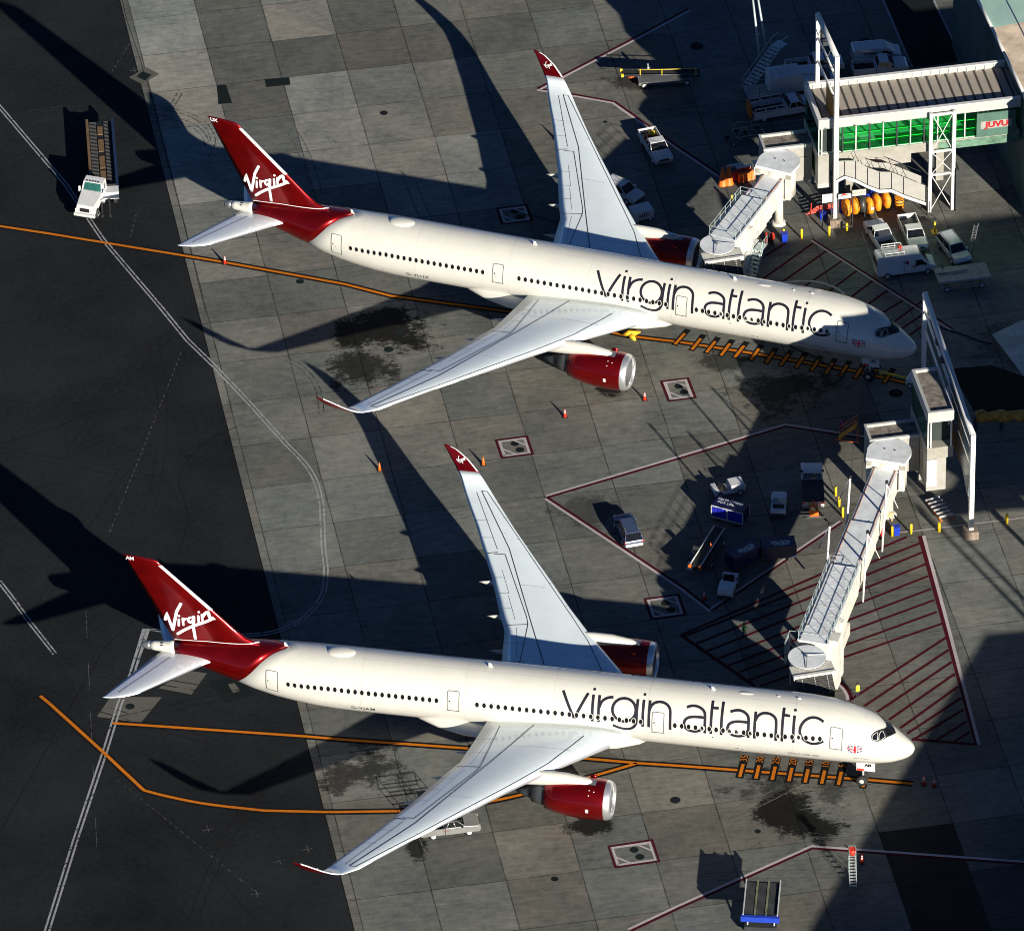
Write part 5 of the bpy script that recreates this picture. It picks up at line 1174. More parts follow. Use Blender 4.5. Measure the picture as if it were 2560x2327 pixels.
def pickup(name, pos, ang, label, paint=VWHITE, L=5.9, w=1.98, crew=True, bed=BLACK, cat='pickup truck', group='pickup trucks on the apron', raise_=0):
    r = empty(name, pos, ang, label, cat, group); hw = w/2; f = L/2
    cabr = -.35 if crew else .35
    def body(prof, y0, y1, nm, m, tp=None):
        mb = MB(); mb.sideprism(prof, y0, y1, tp); o = mb.build(nm, m, r); b = o.modifiers.new('b','BEVEL'); b.width = .06; b.segments = 2; b.limit_method = 'ANGLE'; b.angle_limit = .6; return o
    body([(cabr-.15,.42),(f-.05,.42),(f,.62),(f-.02,.98),(f-.25,1.14),(f-1.45,1.22),(cabr-.15,1.22)],-hw,hw,'body',paint)
    mb = MB(); x0 = -f+.05
    mb.box((x0,-hw,.5),(cabr-.2,-hw+.09,1.2)); mb.box((x0,hw-.09,.5),(cabr-.2,hw,1.2)); mb.box((x0,-hw+.09,.55),(x0+.07,hw-.09,1.2)); mb.box((cabr-.27,-hw+.09,.55),(cabr-.2,hw-.09,1.2)); mb.build('bed_side', paint, r)
    mb = MB(); mb.box((x0+.07,-hw+.09,.6),(cabr-.27,hw-.09,.68)); mb.build('bed_floor', bed, r)
    cabin(r, (cabr-.05, cabr+.25, f-2.15, f-1.45, 1.2, 1.78), w-.12, paint)
    mb = MB(); mb.bbox((f-.02,-hw+.12,.55),(f+.07,hw-.12,.78),.04); mb.build('front_bumper', MGREY, r)
    mb = MB(); mb.box((f-.03,-hw+.45,.8),(f+.01,hw-.45,1.0)); mb.build('grille', BLACK, r)
    mb = MB(); mb.bbox((-f-.06,-hw+.1,.5),(-f+.05,hw-.1,.66),.03); mb.build('rear_bumper', MGREY, r)
    lamps(r, f-.06, hw-.25, .93); lamps(r, -f+.05, hw-.12, .95, False); mirrors(r, f-1.7, hw, 1.25, BLACK)
    wheels(r, (f-1.05,-f+1.2), hw-.14, .39)
    return r
def van(name, pos, ang, label, paint=VWHITE, L=5.6, w=2.0, h=2.25, group='vans on the apron', text=None):
    r = empty(name, pos, ang, label, 'van', group); hw = w/2; f = L/2
    mb = MB(); mb.sideprism([(-f,.4),(f-.08,.4),(f,.7),(f-.1,1.0),(f-.75,1.2),(f-1.7,h-.08),(f-2.1,h),(-f+.15,h),(-f,h-.2)], -hw, hw, lambda x,z: .14 if z > h-.25 else (.05 if z > 1.2 else 0))
    o = mb.build('body', paint, r); b = o.modifiers.new('b','BEVEL'); b.width = .09; b.segments = 3; b.limit_method = 'ANGLE'; b.angle_limit = .5
    mb = MB(); k = (h-.08-1.2); g = .035
    a0 = (f-.80,1.24); a1 = (f-1.66,h-.12); mb.quad((a0[0]+.02,-hw+.18,a0[1]+g),(a0[0]+.02,hw-.18,a0[1]+g),(a1[0]+.02,hw-.27,a1[1]+g),(a1[0]+.02,-hw+.27,a1[1]+g)); mb.build('windscreen', GLASS, r)
    for s in (-1,1):
        mb = MB(); y = s*(hw+.008); t = s*(hw-.05)
        mb.quad((f-.98,y,1.28),(f-2.2,y,1.28),(f-2.15,s*(hw-.045),1.9 if h > 2 else 1.62),(f-1.62,s*(hw-.045),1.9 if h > 2 else 1.62)); mb.build('side_window', GLASS, r)
        mb = MB(); mb.box((-f+.02,y-.004,.55),(-f+.06,y+.004,h-.4)); mb.box((f-2.3,y-.004,.5),(f-2.27,y+.004,h-.4)); mb.box((f-3.4,y-.004,.5),(f-3.37,y+.004,h-.4)); mb.build('door_seam', DGREY, r)
    mb = MB(); mb.quad((-f-.01,-hw+.15,1.3),(-f-.01,hw-.15,1.3),(-f-.01,hw-.2,h-.4),(-f-.01,-hw+.2,h-.4)); mb.build('rear_window', GLASS, r)
    mb = MB(); mb.bbox((f-.02,-hw+.1,.45),(f+.06,hw-.1,.7),.03); mb.build('front_bumper', DGREY, r)
    mb = MB(); mb.box((f-.06,-hw+.5,.75),(f+.0,hw-.5,.95)); mb.build('grille', BLACK, r)
    lamps(r, f-.16, hw-.22, .93); mirrors(r, f-1.25, hw, 1.35, BLACK); wheels(r, (f-.95,-f+1.05), hw-.12, .36)
    if text: text_mesh('side_lettering', text, .46, lambda x,y: (-.75+x*1.0,-(hw+.012),1.45+y*.9), DGREY, r, bold=.012)
    return r
def suv(name, pos, ang, label, paint, L=4.8, w=1.9, h=1.72, roofm=None, cat='car'):
    r = empty(name, pos, ang, label, cat); hw = w/2; f = L/2
    mb = MB(); mb.sideprism([(-f,.4),(f-.08,.38),(f,.6),(f-.06,.86),(f-.35,.98),(f-1.25,1.06),(-f+.12,1.06),(-f,.9)], -hw, hw)
    o = mb.build('body', paint, r); b = o.modifiers.new('b','BEVEL'); b.width = .12; b.segments = 3; b.limit_method = 'ANGLE'; b.angle_limit = .5
    cabin(r, (-f+.12,-f+.55,f-1.95,f-1.2,1.03,h-.06), w-.16, roofm or paint)
    mb = MB()
    for s in (-1,1): mb.tube([(-f+.7,s*(hw-.3),h+.03),(f-2.1,s*(hw-.3),h+.03)],.03,6)
    mb.build('roof_rail', MGREY, r)
    mb = MB(); mb.bbox((-f-.05,-hw+.08,.4),(-f+.06,hw-.08,.72),.04); mb.build('rear_bumper', LGREY if paint is not VWHITE else MGREY, r)
    mb = MB(); mb.bbox((f-.04,-hw+.12,.42),(f+.05,hw-.12,.62),.03); mb.build('front_bumper', DGREY, r)
    lamps(r, f-.1, hw-.25, .8); lamps(r, -f+.06, hw-.15, .88, False); mirrors(r, f-1.45, hw, 1.1, paint); wheels(r, (f-.95,-f+.95), hw-.1, .36)
    return r
# --- roller-bed cargo truck on the left taxiway
def roller_truck():
    Kc = K(150,250,5.39)
    tl, tr, br, bl = Kc(360,290,1.5),Kc(705,270,1.5),Kc(775,1210,1.5),Kc(425,1160,1.5)
    c0 = (br+bl)/2; c1 = (tl+tr)/2; ang = heading(c1,c0); Ld = (c0-c1).xy.length; W = ((tr-tl).xy.length+(br-bl).xy.length)/2*.97
    r = empty('cargo_truck', ((c0+c1)/2*1).to_tuple(), ang, 'white-cabbed cargo truck with a long roller deck on the dark taxiway at left', 'truck'); r.location.z = 0
    h = Ld/2; hw = W/2
    mb = MB(); mb.box((-h,-hw,1.15),(h,hw,1.35)); mb.build('deck_frame', BLACK, r)
    mb = MB(); [mb.box((-h+Ld*a_,-.30,1.36),(-h+Ld*b_,.26,1.44)) for a_,b_ in ((.08,.2),(.27,.45),(.52,.70),(.74,.96))]; mb.build('deck_walkway', WOODP, r)
    for s,m in ((-1,WOODP),(1,mat('dark_blue_rail',(.012,.025,.07),.5,var=.3))):
        mb = MB(); mb.box((-h,s*hw-.14,1.2),(h+.1,s*hw+.14,1.75)); mb.build('side_rail', m, r)
    for ya,yb in ((-hw+.2,-.42),(.38,hw-.2)):
        mb = MB(); n = 46
        for k in range(n): x = -h+.2+(Ld-.6)*k/n; mb.tube([(x,ya,1.44),(x,yb,1.44)],.05,5)
        mb.build('roller_bed', BLACK, r)
    mb = MB(); mb.box((h-.1,-hw+.3,1.2),(h+.02,hw-.1,1.9)); mb.build('deck_stop', BLACK, r)
    mb = MB(); mb.box((h+.1,-hw+.9,.9),(h+1.25,hw+.1,1.75)); mb.build('equipment_locker', VWHITE, r)
    mb = MB(); mb.box((-h+.4,-.5,.7),(h+4.2,-.3,1.0)); mb.box((-h+.4,.3,.7),(h+4.2,.5,1.0)); mb.build('chassis', BLACK, r)
    wheels(r, (-h+2,-h+3.3,h+.5), hw-.3, .5, .42, DGREY)
    # cab turned a little off the deck line
    cp = Kc(425,1470,0); ca = math.radians(-117)
    cab = bpy.data.objects.new('cab', None); 
    M = Matrix.Translation((cp.x,cp.y,0))@Matrix.Rotation(ca,4,'Z'); R_ = Matrix.Translation(r.location)@Matrix.Rotation(ang,4,'Z'); T = R_.inverted()@M
    def cb(name, fn, m):
        mb = MB(); fn(mb); bmesh.ops.transform(mb.bm, matrix=T, verts=mb.bm.verts[:]); return mb.build(name, m, r)
    o = cb('cab_shell', lambda m: m.sideprism([(-1.9,.8),(-.35,.8),(-.35,1.95),(-.55,1.95),(-.85,2.75),(-1.8,2.85),(-1.9,2.7)],-1.15,1.15,lambda x,z:.12 if z>2 else 0), VWHITE)
    o = cb('bonnet', lambda m: m.sideprism([(-.4,.8),(1.95,.75),(2.0,1.35),(1.75,1.6),(-.4,1.95)],-1.1,1.1,lambda x,z:.22 if x>1.5 and z>1.2 else 0), VWHITE)
    cb('windscreen', lambda m: m.quad((-.50,-.95,1.98),(-.50,.95,1.98),(-.80,.85,2.70),(-.80,-.85,2.70)), mat('green_windscreen',(.02,.10,.08),.08,var=.3,coat=.6))
    for s in (-1,1):
        cb('side_window', lambda m: m.quad((-.65,s*1.10,2.0),(-1.5,s*1.10,2.0),(-1.5,s*1.06,2.6),(-.85,s*1.06,2.6)), GLASS)
        cb('wing_mirror', lambda m: m.box((-.5,s*1.35-.1,1.7),(-.35,s*1.35+.1,2.35)), VWHITE)
        cb('headlight', lambda m: m.bbox((1.93,s*.85-.18,1.0),(2.03,s*.85+.18,1.25),.03), LENS)
        w = cb('wheel', lambda m: m.wheel((1.15,s*1.02,.5),.5,.34,20), RUBBER)
        cb('fuel_tank', lambda m: m.tube([(-1.8,s*1.0,.65),(-.5,s*1.0,.65)],.3,14), CHROME)
        mm = MB(); mm.disc((1.15,s*1.04,.5),.3,.34,16); bmesh.ops.transform(mm.bm, matrix=T, verts=mm.bm.verts[:]); mm.build('rim', VWHITE, w)
    cb('grille', lambda m: m.box((1.98,-.5,.95),(2.03,.5,1.38)), BLACK)
    cb('front_bumper', lambda m: m.bbox((1.95,-1.15,.45),(2.2,1.15,.78),.06), LGREY)
    cb('marker_lamp', lambda m: [m.cbox((-.95,y,2.83),(.12,.1,.08)) for y in (-.6,-.3,0,.3,.6)], DGREY)
roller_truck()
# --- pickups, vans and cars
pickup('pickup_truck', M4(930,1315), heading(M4(830,1130),M4(1040,1480)), 'white pickup with yellow tub and red cones in its bed, right of the upper wing')
pk = [o for o in COL.objects if o.name == 'pickup_truck'][0]
def load(name, r, fn, m, label, cat, off):
    mb = MB(); fn(mb); o = mb.build(name, m); o.matrix_world = Matrix.Translation(r.location)@Matrix.Rotation(r.rotation_euler.z,4,'Z')@Matrix.Translation(off); tag(o,label,cat); return o
load('tub', pk, lambda m: (m.tube([(0,0,0),(0,0,.35)],[.30,.36],16), m.tube([(0,0,.35),(0,0,.42)],[.2,.15],12)), YEL, 'round yellow tub in the bed of the pickup beside the upper wing', 'tub', (-2.2,.35,.7))
for k,(x,y) in enumerate(((-1.7,-.5),(-1.5,-.2))):
    load('traffic_cone', pk, lambda m: (m.tube([(0,0,.04),(0,0,.6)],[.15,.03],10), m.box((-.2,-.2,0),(.2,.2,.04))), REDP, ('red cone nearer the tailgate' if k == 0 else 'red cone nearer the cab')+' in the bed of the pickup beside the upper wing', 'cone', (x,y,.7))
suv('estate_car', C5(1688,1330), heading(C5(1725,1410),C5(1650,1240)), 'blue-grey estate car parked alone on the open concrete between the stands', mat('blue_grey_car_paint',(.05,.07,.13),.25,coat=.7,var=.05))
suv('white_car', C2(1655,1150), heading(C2(1600,1120),C2(1765,1195)), 'white car half hidden behind the far wing of the upper airliner', VWHITE, L=4.6)
pk_t = pickup('pickup_truck', R2(960,830), heading(R2(700,860),R2(1240,800)), 'white pickup with a long black bed, behind the top of the tall gantry mast', bed=BLACK, L=6.2)
pk_c = pickup('pickup_truck', R2(1730,850), heading(R2(1420,870),R2(2000,820)), 'white crew-cab pickup parked beside the panel van with grey lettering, partly behind the striped roof')
van('panel_van', R2(1690,700), heading(R2(1440,715),R2(1950,672)), 'white panel van with grey side lettering at the top, in deep shade', L=5.3, h=1.95, text='ETIHAD')
van('white_van', R2(990,1015), heading(R2(860,1010),R2(1100,1000)), 'white van roof just showing behind the left end of the striped roof', L=4.4)
pickup('pickup_truck', R4(345,1070), heading(R4(430,1180),R4(245,880)), 'white pickup seen from behind with an open black bed, in the left bay', L=5.9)
pickup('pickup_truck', R4(710,1020), heading(R4(620,800),R4(750,1120)), 'silver-white pickup facing the camera in the middle bay, sunlit bonnet', paint=mat('silver_white_paint',(.70,.70,.68),.22,metal=.2,coat=.6,var=.05))
vr = van('panel_van', R4(620,1400), heading(R4(330,1420),R4(920,1345)), 'white high-roof van with a roof rack, parked by the long white boundary line', L=6.2, h=2.6, group='vans on the apron')
mb = MB()
for x in (-2.3,-.3): mb.tube([(x,-.85,3.05),(x,.85,3.05)],.04,5); mb.tube([(x,-.85,2.75),(x,.85,2.75)],.04,5)
for y in (-.85,.85): mb.tube([(-2.3,y,3.05),(-.3,y,3.05)],.045,5); mb.tube([(-2.3,y,2.75),(-.3,y,2.75)],.045,5); [mb.tube([(x,y,2.6),(x,y,3.05)],.035,5) for x in (-2.3,-1.6,-.95,-.3)]
mb.build('roof_rack', LGREY, vr)
mb = MB(); mb.bbox((-.6,.3,2.65),(-.3,.6,3.0),.05); o = mb.build('red_canister', REDP); o.matrix_world = Matrix.Translation(vr.location)@Matrix.Rotation(vr.rotation_euler.z,4,'Z'); tag(o,'red canister inside the roof rack of the white van','canister')
text_mesh('side_lettering', 'Emirates', .34, lambda x,y: (.0+x,-1.012,1.75+y), DRED, vr) if False else None
mb = MB(); mb.box((-.15,-1.012,1.55),(.15,-1.005,1.95)); mb.box((.5,-1.012,1.15),(1.1,-1.005,1.28)); mb.build('side_emblem', mat('emblem_maroon',(.25,.02,.08),.5), vr)
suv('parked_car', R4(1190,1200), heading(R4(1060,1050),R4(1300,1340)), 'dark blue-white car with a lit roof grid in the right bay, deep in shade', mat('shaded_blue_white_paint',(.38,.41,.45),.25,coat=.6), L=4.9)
uw = pickup('pickup_truck', C8(640,1245), heading(C8(510,1270),C8(790,1235)), 'silver pickup half under the near wing of the lower airliner', paint=mat('silver_paint',(.36,.36,.35),.25,metal=.5,coat=.5), L=5.6)
mb = MB()
for x in (-2.6,-.6,1.0):
    for y in (-.9,.9): mb.tube([(x,y,1.0),(x,y,2.7)],.04,5)
    mb.tube([(x,-.9,2.7),(x,.9,2.7)],.04,5)
for y in (-.9,.9):
    for z in (1.9,2.3,2.7): mb.tube([(-2.6,y,z),(1.0,y,z)],.035,5)
mb.build('ladder_rack', BLACK, uw)
text_mesh('door_lettering', 'DELTA', .22, lambda x,y: (-.4+x,-1.0,.95+y), DRED, uw)
# --- flatbed pickup in the middle yard
fb = pickup('flatbed_truck', M1(1550,830), heading(M1(1570,1060),M1(1540,530)), 'dark flatbed truck with white cab facing away and an orange tow hitch frame', L=6.6, w=2.1, crew=False, cat='truck', group=None, bed=DGREY)
mb = MB(); mb.box((-3.3,-1.08,1.15),(.1,1.08,1.3)); mb.build('cover', mat('bed_cover',(.02,.025,.03),.6,var=.2), fb)
mb = MB()
for k in range(9): mb.box((-3.2+k*.36,-1.06,1.3),(-3.16+k*.36,1.06,1.34))
mb.build('cover_rib', DGREY, fb)
mb = MB(); mb.box((-4.6,-.45,.45),(-3.5,-.35,1.3)); mb.box((-4.6,.35,.45),(-3.5,.45,1.3)); mb.box((-4.65,-.45,.45),(-4.55,.45,1.1)); mb.box((-4.1,-.45,1.2),(-4.0,.45,1.3)); mb.box((-3.6,-.08,.6),(-3.2,.08,1.3)); mb.build('hitch_frame', ORG, fb)
mb = MB(); mb.box((-4.8,-1.1,.35),(-4.7,1.1,.42)); mb.build('tail_bar', MGREY, fb)
# --- baggage tugs
def tug(pos, ang, label, paint=VWHITE, roofed=False, L=3.2):
    r = empty('baggage_tug', pos, ang, label, 'tug', 'baggage tugs on the apron'); f = L/2
    mb = MB(); mb.sideprism([(-f,.35),(f,.35),(f,.95),(f-.15,1.05),(.15,1.12),(.1,.65),(-f+.55,.65),(-f+.5,.95),(-f,.95)],-.75,.75); o = mb.build('body', paint, r); b = o.modifiers.new('b','BEVEL'); b.width=.06; b.segments=2
    mb = MB(); mb.bbox((.12,-.68,1.0),(f-.1,.68,1.22),.07); mb.build('bonnet', paint, r)
    mb = MB(); mb.bbox((-.75,-.55,.6),(-.2,.5,.78),.04); mb.bbox((-.9,-.55,.75),(-.72,.5,1.25),.04); mb.build('seat', BLACK, r)
    mb = MB(); mb.tube([(.1,.25,1.0),(-.1,.25,1.35)],.03,6); 
    mb.tube([(-.1+.18*math.cos(t*PI/6)*.4,.25+.18*math.sin(t*PI/6),1.35+.12*math.cos(t*PI/6)) for t in range(13)],.02,5); mb.build('steering_wheel', BLACK, r)
    for a_,b_ in ((-f-.12,-f+.05),(f-.03,f+.12)):
        mb = MB(); mb.bbox((a_,-.7,.35),(b_,.7,.6),.03); mb.build('bumper', DGREY, r)
    mb = MB(); mb.tube([(-f,0,.5),(-f-.35,0,.5)],.05,6); mb.build('tow_hook', BLACK, r)
    lamps(r, f+.0, .5, .85); wheels(r, (f-.55,-f+.6), .68, .34, .24)
    if roofed:
        mb = MB(); [mb.tube([(x,y,.9),(x,y,1.9)],.03,5) for x in (-1.0,.15) for y in (-.6,.6)]; mb.build('roof_post', MGREY, r)
        mb = MB(); mb.bbox((-1.2,-.72,1.88),(.35,.72,1.96),.03); mb.build('roof', paint, r)
    return r
t1 = tug(M1(560,850), heading(M1(400,880),M1(700,820)), 'white baggage tug with sunlit bonnet just above the navy covered cart')
t2 = tug(M1(1155,1050), heading(M1(1150,1120),M1(1165,930)), 'small pale baggage tug with two headlamp rows standing alone in the yard', L=2.9)
t3 = tug(M2(560,820), heading(M2(600,700),M2(530,930)), 'pale baggage tug hitched to the navy cart, facing the camera', L=3.3)
# --- covered carts
def cart(pos, ang, label, lines, size, L=3.3, w=1.6, curtains=False):
    r = empty('baggage_cart', pos, ang, label, 'baggage cart', 'navy covered baggage carts'); f, hw, h = L/2, w/2, 1.85
    mb = MB(); mb.box((-f,-hw,.5),(f,hw,.62)); mb.build('deck', DGREY, r)
    mb = MB(); mb.box((-f,-hw,h),(f,hw,h+.06)); mb.build('roof', NAVY, r)
    mb = MB(); mb.box((-f+.02,hw-.06,.62),(f-.02,hw-.02,h)); mb.box((-f,-hw,.62),(-f+.05,hw,h)); mb.box((f-.05,-hw,.62),(f,hw,h)); mb.build('panel', NAVY, r)
    mb = MB()
    for x in (-f,0,f): mb.box((x-.05,-hw-.03,.55),(x+.05,-hw+.03,h+.02))
    mb.box((-f-.03,-hw-.03,.5),(f+.03,-hw+.03,.62)); mb.box((-f-.03,-hw-.03,h-.04),(f+.03,-hw+.03,h+.07))
    for x in (-f,f): mb.box((x-.04,hw-.05,.55),(x+.04,hw+.03,h+.02))
    mb.build('frame', LGREY if curtains else DGREY, r)
    for x0,x1 in ((-f+.08,-.08),(.08,f-.08)):
        mb = MB(); n = 12; pr = [(x0+(x1-x0)*k/n, -hw+.04+.05*math.sin(k*2.1)) for k in range(n+1)]
        for a,b in zip(pr[:-1],pr[1:]): mb.quad((a[0],a[1],.64),(b[0],b[1],.64),(b[0],b[1],h-.05),(a[0],a[1],h-.05),smooth=True)
        mb.build('curtain', mat('royal_blue_curtain',(.012,.02,.42),.5,var=.4,scale=2) if curtains else NAVY, r)
    y = hw-.35
    for t, sz, ln in lines:
        text_mesh('roof_lettering', t, sz, lambda a,b,y=y,ln=ln: (ln+a, y+b, h+.07), WLINE, r, bold=.01); y -= sz*1.05
    mb = MB(); mb.tube([(f,0,.5),(f+.9,0,.45)],.04,6); mb.tube([(f+.9,-.08,.45),(f+1.0,0,.45),(f+.9,.08,.45)],.03,5); mb.build('tow_bar', BLACK, r)
    wheels(r, (f-.6,-f+.6), hw-.2, .22, .16, DGREY)
    return r
cart(M1(590,1175), heading(M1(420,1170),M1(740,1255)), 'navy baggage cart with white roof slogan and bright blue curtains', [('MILES GOOD',.44,-.15),('FOR LIFE.',.44,-.42)], .5, curtains=True)
cart(M2(1150,440), heading(M2(1340,440),M2(980,470)), 'navy baggage cart with a small slogan, touching the striped hatching', [('BUILDING A',.25,-.3),('BETTER AIRLINE',.25,-.2),('FOR NEW YORK.',.25,-.22)], .3)
cart(M2(745,520), heading(M2(900,440),M2(620,580)), 'navy baggage cart hitched behind the pale tug, its roof slogan slanting', [('BUILDING A',.25,-.3),('BETTER AIRLINE',.25,-.2),('FOR NEW YORK.',.25,-.22)], .3)
bpy.context.view_layer.update()
# --- belt loaders
def belt_loader(pos, ang, label, L=7.6, tilt=.09, rail=YEL, cabm=BLACK, yellow=False):
    r = empty('belt_loader', pos, ang, label, 'belt loader', 'belt loaders'); h = L/2
    Z = lambda x: 1.25+x*tilt
    mb = MB(); a = [(-h,-.45,Z(-h)),(h,-.45,Z(h)),(h,.45,Z(h)),(-h,.45,Z(-h))]; A_ = [mb.bm.verts.new(p) for p in a]; B_ = [mb.bm.verts.new((p[0],p[1],p[2]-.22)) for p in a]; mb._f(A_); mb._f(B_[::-1]); [mb._f([A_[j],B_[j],B_[(j+1)%4],A_[(j+1)%4]]) for j in range(4)]; mb.build('conveyor_belt', RUBBER, r)
    for s in (-1,1):
        mb = MB(); mb.tube([(-h,s*.52,Z(-h)+.05),(h,s*.52,Z(h)+.05)],.075,6); mb.build('side_rail', (DGREY if yellow else LGREY), r)
        mb = MB(); mb.bbox((h-.05,s*.5-.14,Z(h)-.2),(h+.22,s*.5+.14,Z(h)+.12),.05); mb.build('nose_bumper', ORG if not yellow else YEL, r)
    mb = MB(); mb.box((-h+1.0,-.95,.4),(h-1.6,.95,.78)); mb.build('chassis', MGREY if yellow else DGREY, r)
    mb = MB(); mb.bbox((h-3.2,-1.25,.5),(h-1.4,-.5,1.15),.06); mb.bbox((h-2.9,-1.15,1.15),(h-2.7,-.55,1.75),.04); mb.build('driver_seat_box', VWHITE if yellow else DGREY, r)
    mb = MB(); mb.tube([(h-1.9,-.85,1.15),(h-2.15,-.85,1.6)],.03,5); mb.tube([(h-2.2+.0,-.85+.17*math.cos(t*PI/5),1.6+.12*math.sin(t*PI/5)) for t in range(11)],.02,5); mb.build('steering_wheel', BLACK, r)
    mb = MB(); [mb.box((h-1.5+k*.22,-1.15,.4+.0),(h-1.35+k*.22,-.6,.9-k*.16)) for k in range(4)]; mb.build('step', ORG if yellow else VWHITE, r)
    if yellow: mb = MB(); mb.tube([(-h+.3,.55,Z(-h)+.9),(h-1.6,.55,Z(h)+.55)],.035,6); [mb.tube([(x,.55,Z(x)),(x,.55,Z(x)+.8)],.04,5) for x in (-h+.5,0,h-1.8)]; mb.build('guard_rail', YEL, r)
    else: mb = MB(); mb.tube([(.2,.5,Z(0)),(.5,.5,Z(0)+.9)],.05,6); mb.build('guard_arm', ORG, r)
    wheels(r, (-h+1.5,h-2.2), .85, .38, .26)
    return r
belt_loader(M4(1000,500), heading(M4(1440,410),M4(620,470)), 'belt loader with a yellow guard rail near the top, left of the parked vans', L=8.2, yellow=True)
belt_loader(M2(320,430), heading(M2(450,170),M2(190,640)), 'black belt loader with orange nose bumpers beside the navy carts', L=7.4)
# --- service trucks at the top
sv = pickup('service_truck', R2(600,1330), heading(R2(220,1370),R2(830,1260)), 'white service truck with an open stake bed, nose against the link bridge', L=7.2, w=2.2, crew=False, cat='truck', group=None)
mb = MB(); 
for z in (1.3,1.75): mb.box((-3.5,-1.1,z),(.1,-1.0,z+.1)); mb.box((-3.5,1.0,z),(.1,1.1,z+.1))
for x in (-3.5,-2.3,-1.1,0): mb.box((x,-1.1,1.2),(x+.1,-1.0,1.85)); mb.box((x,1.0,1.2),(x+.1,1.1,1.85))
mb.build('stake_side', LGREY, sv)
mb = MB(); mb.box((-3.9,-.9,.7),(-3.7,.6,2.3)); mb.build('tail_board', mat('burnt_orange_board',(.45,.12,.01),.5,var=.3), sv)
bt = empty('box_truck', (R2(480,1130).x,R2(480,1130).y,0), heading(R2(220,1160),R2(690,1090)), 'pale box-bodied lift truck with roof railing behind the service truck', 'truck')
mb = MB(); mb.bbox((-.6,-1.15,.9),(2.9,1.15,3.0),.05); mb.build('box_body', LGREY, bt)
mb = MB(); mb.bbox((2.9,-1.05,.8),(4.6,1.05,2.1),.1); mb.build('cab', VWHITE, bt)
mb = MB(); mb.quad((4.2,-.9,1.5),(4.2,.9,1.5),(3.9,.8,2.12),(3.9,-.8,2.12)); mb.build('windscreen', GLASS, bt)
mb = MB(); mb.box((-3.0,-1.1,.8),(-.6,1.1,1.0)); [mb.box((-3.0,y,z),(-.6,y+.06,z+.06)) for y in (-1.1,1.04) for z in (1.5,2.0)]; [mb.box((x,y,1),(x+.06,y+.06,2.0)) for x in (-3.0,-1.8) for y in (-1.1,1.04)]; mb.build('platform', MGREY, bt)
mb = MB(); [mb.tube([(x,-.9,3.0),(x,-.9,3.9)],.03,5) for x in (-.4,.6,1.4)]; mb.tube([(-.4,-.9,3.9),(1.4,-.9,3.9)],.03,5); mb.tube([(-.4,-.9,3.45),(1.4,-.9,3.45)],.03,5); mb.build('roof_railing', MGREY, bt)
wheels(bt, (3.8,-1.6), .95, .45, .3)
ls = empty('passenger_steps', (R2(330,960).x,R2(330,960).y,0), heading(R2(100,1000),R2(520,700)), 'folding metal access steps on a trolley at the top, pale blue in the shade', 'steps')
mb = MB(); n = 12
for k in range(n): mb.box((-2.4+k*.42,-.6,.4+k*.22),(-2.05+k*.42,.6,.48+k*.22))
mb.build('tread', LGREY, ls)
mb = MB()
for y in (-.62,.62): mb.tube([(-2.6,y,.3),(2.7,y,3.0)],.06,6); mb.tube([(-2.4,y,1.2),(2.7,y,3.9),(3.9,y,3.9)],.04,6); [mb.tube([(-2.2+k*1.2,y,.5+k*.63),(-2.2+k*1.2,y,1.35+k*.63)],.03,5) for k in range(5)]
mb.box((2.6,-.6,2.9),(3.9,.6,3.0)); mb.build('stair_frame', RAIL, ls)
mb = MB(); mb.box((-2.5,-.8,.3),(2.2,.8,.45)); mb.build('chassis', DGREY, ls); wheels(ls, (-1.9,1.7), .7, .3, .2)
mb = MB(); [mb.box((1.2+.0,y,.45),(1.3,y+.08,2.9)) for y in (-.6,.52)]; mb.build('support_leg', MGREY, ls)
# slim twin masts leaning at the top
for k,(a,b,lb) in enumerate(((R2(345,860),(240,-40),'left one of the two slim pale masts rising out of the top of the frame'),(R2(430,740),(300,-40),'right one of the two slim pale masts rising out of the top of the frame'))):
    top = None
    # height where the vertical plane through the base meets the upper pixel
    p = aty(1830+b[0]/4.688, b[1]/4.688, a.y+1.2)
    mb = MB(); mb.tube([(0,0,0),(p.x-a.x,1.2,p.z)],[.16,.11],8); [mb.tube([((p.x-a.x)*t,1.2*t,p.z*t),((p.x-a.x)*t+.3,1.2*t,p.z*t+.1)],.04,5) for t in (.2,.35,.5)]
    o = mb.build('slim_mast', RAIL); o.location = (a.x,a.y,0); tag(o, lb, 'mast', 'slim pale masts at the top')
# wrecked trolley frames
for k,(p,a,lb) in enumerate(((R2(90,1640),.3,'tangled dark trolley frame left of the upper gate room, nearer one'),(R2(190,1580),.1,'tangled blue-grey trolley frame against the upper gate room'))):
    r = empty('trolley_frame', p, a, lb, 'trolley', 'trolley frames by the upper gate room')
    mb = MB()
    for y in (-.8,.8): mb.tube([(-1.5,y,.4),(1.5,y,.4)],.05,5); mb.tube([(-1.5,y,.4),(-1.0,y,1.3),(1.5,y,.9)],.04,5)
    for x in (-1.5,0,1.5): mb.tube([(x,-.8,.4),(x,.8,.4)],.05,5)
    mb.build('frame', MGREY if k else DGREY, r); wheels(r, (-1.1,1.1), .7, .22, .14)
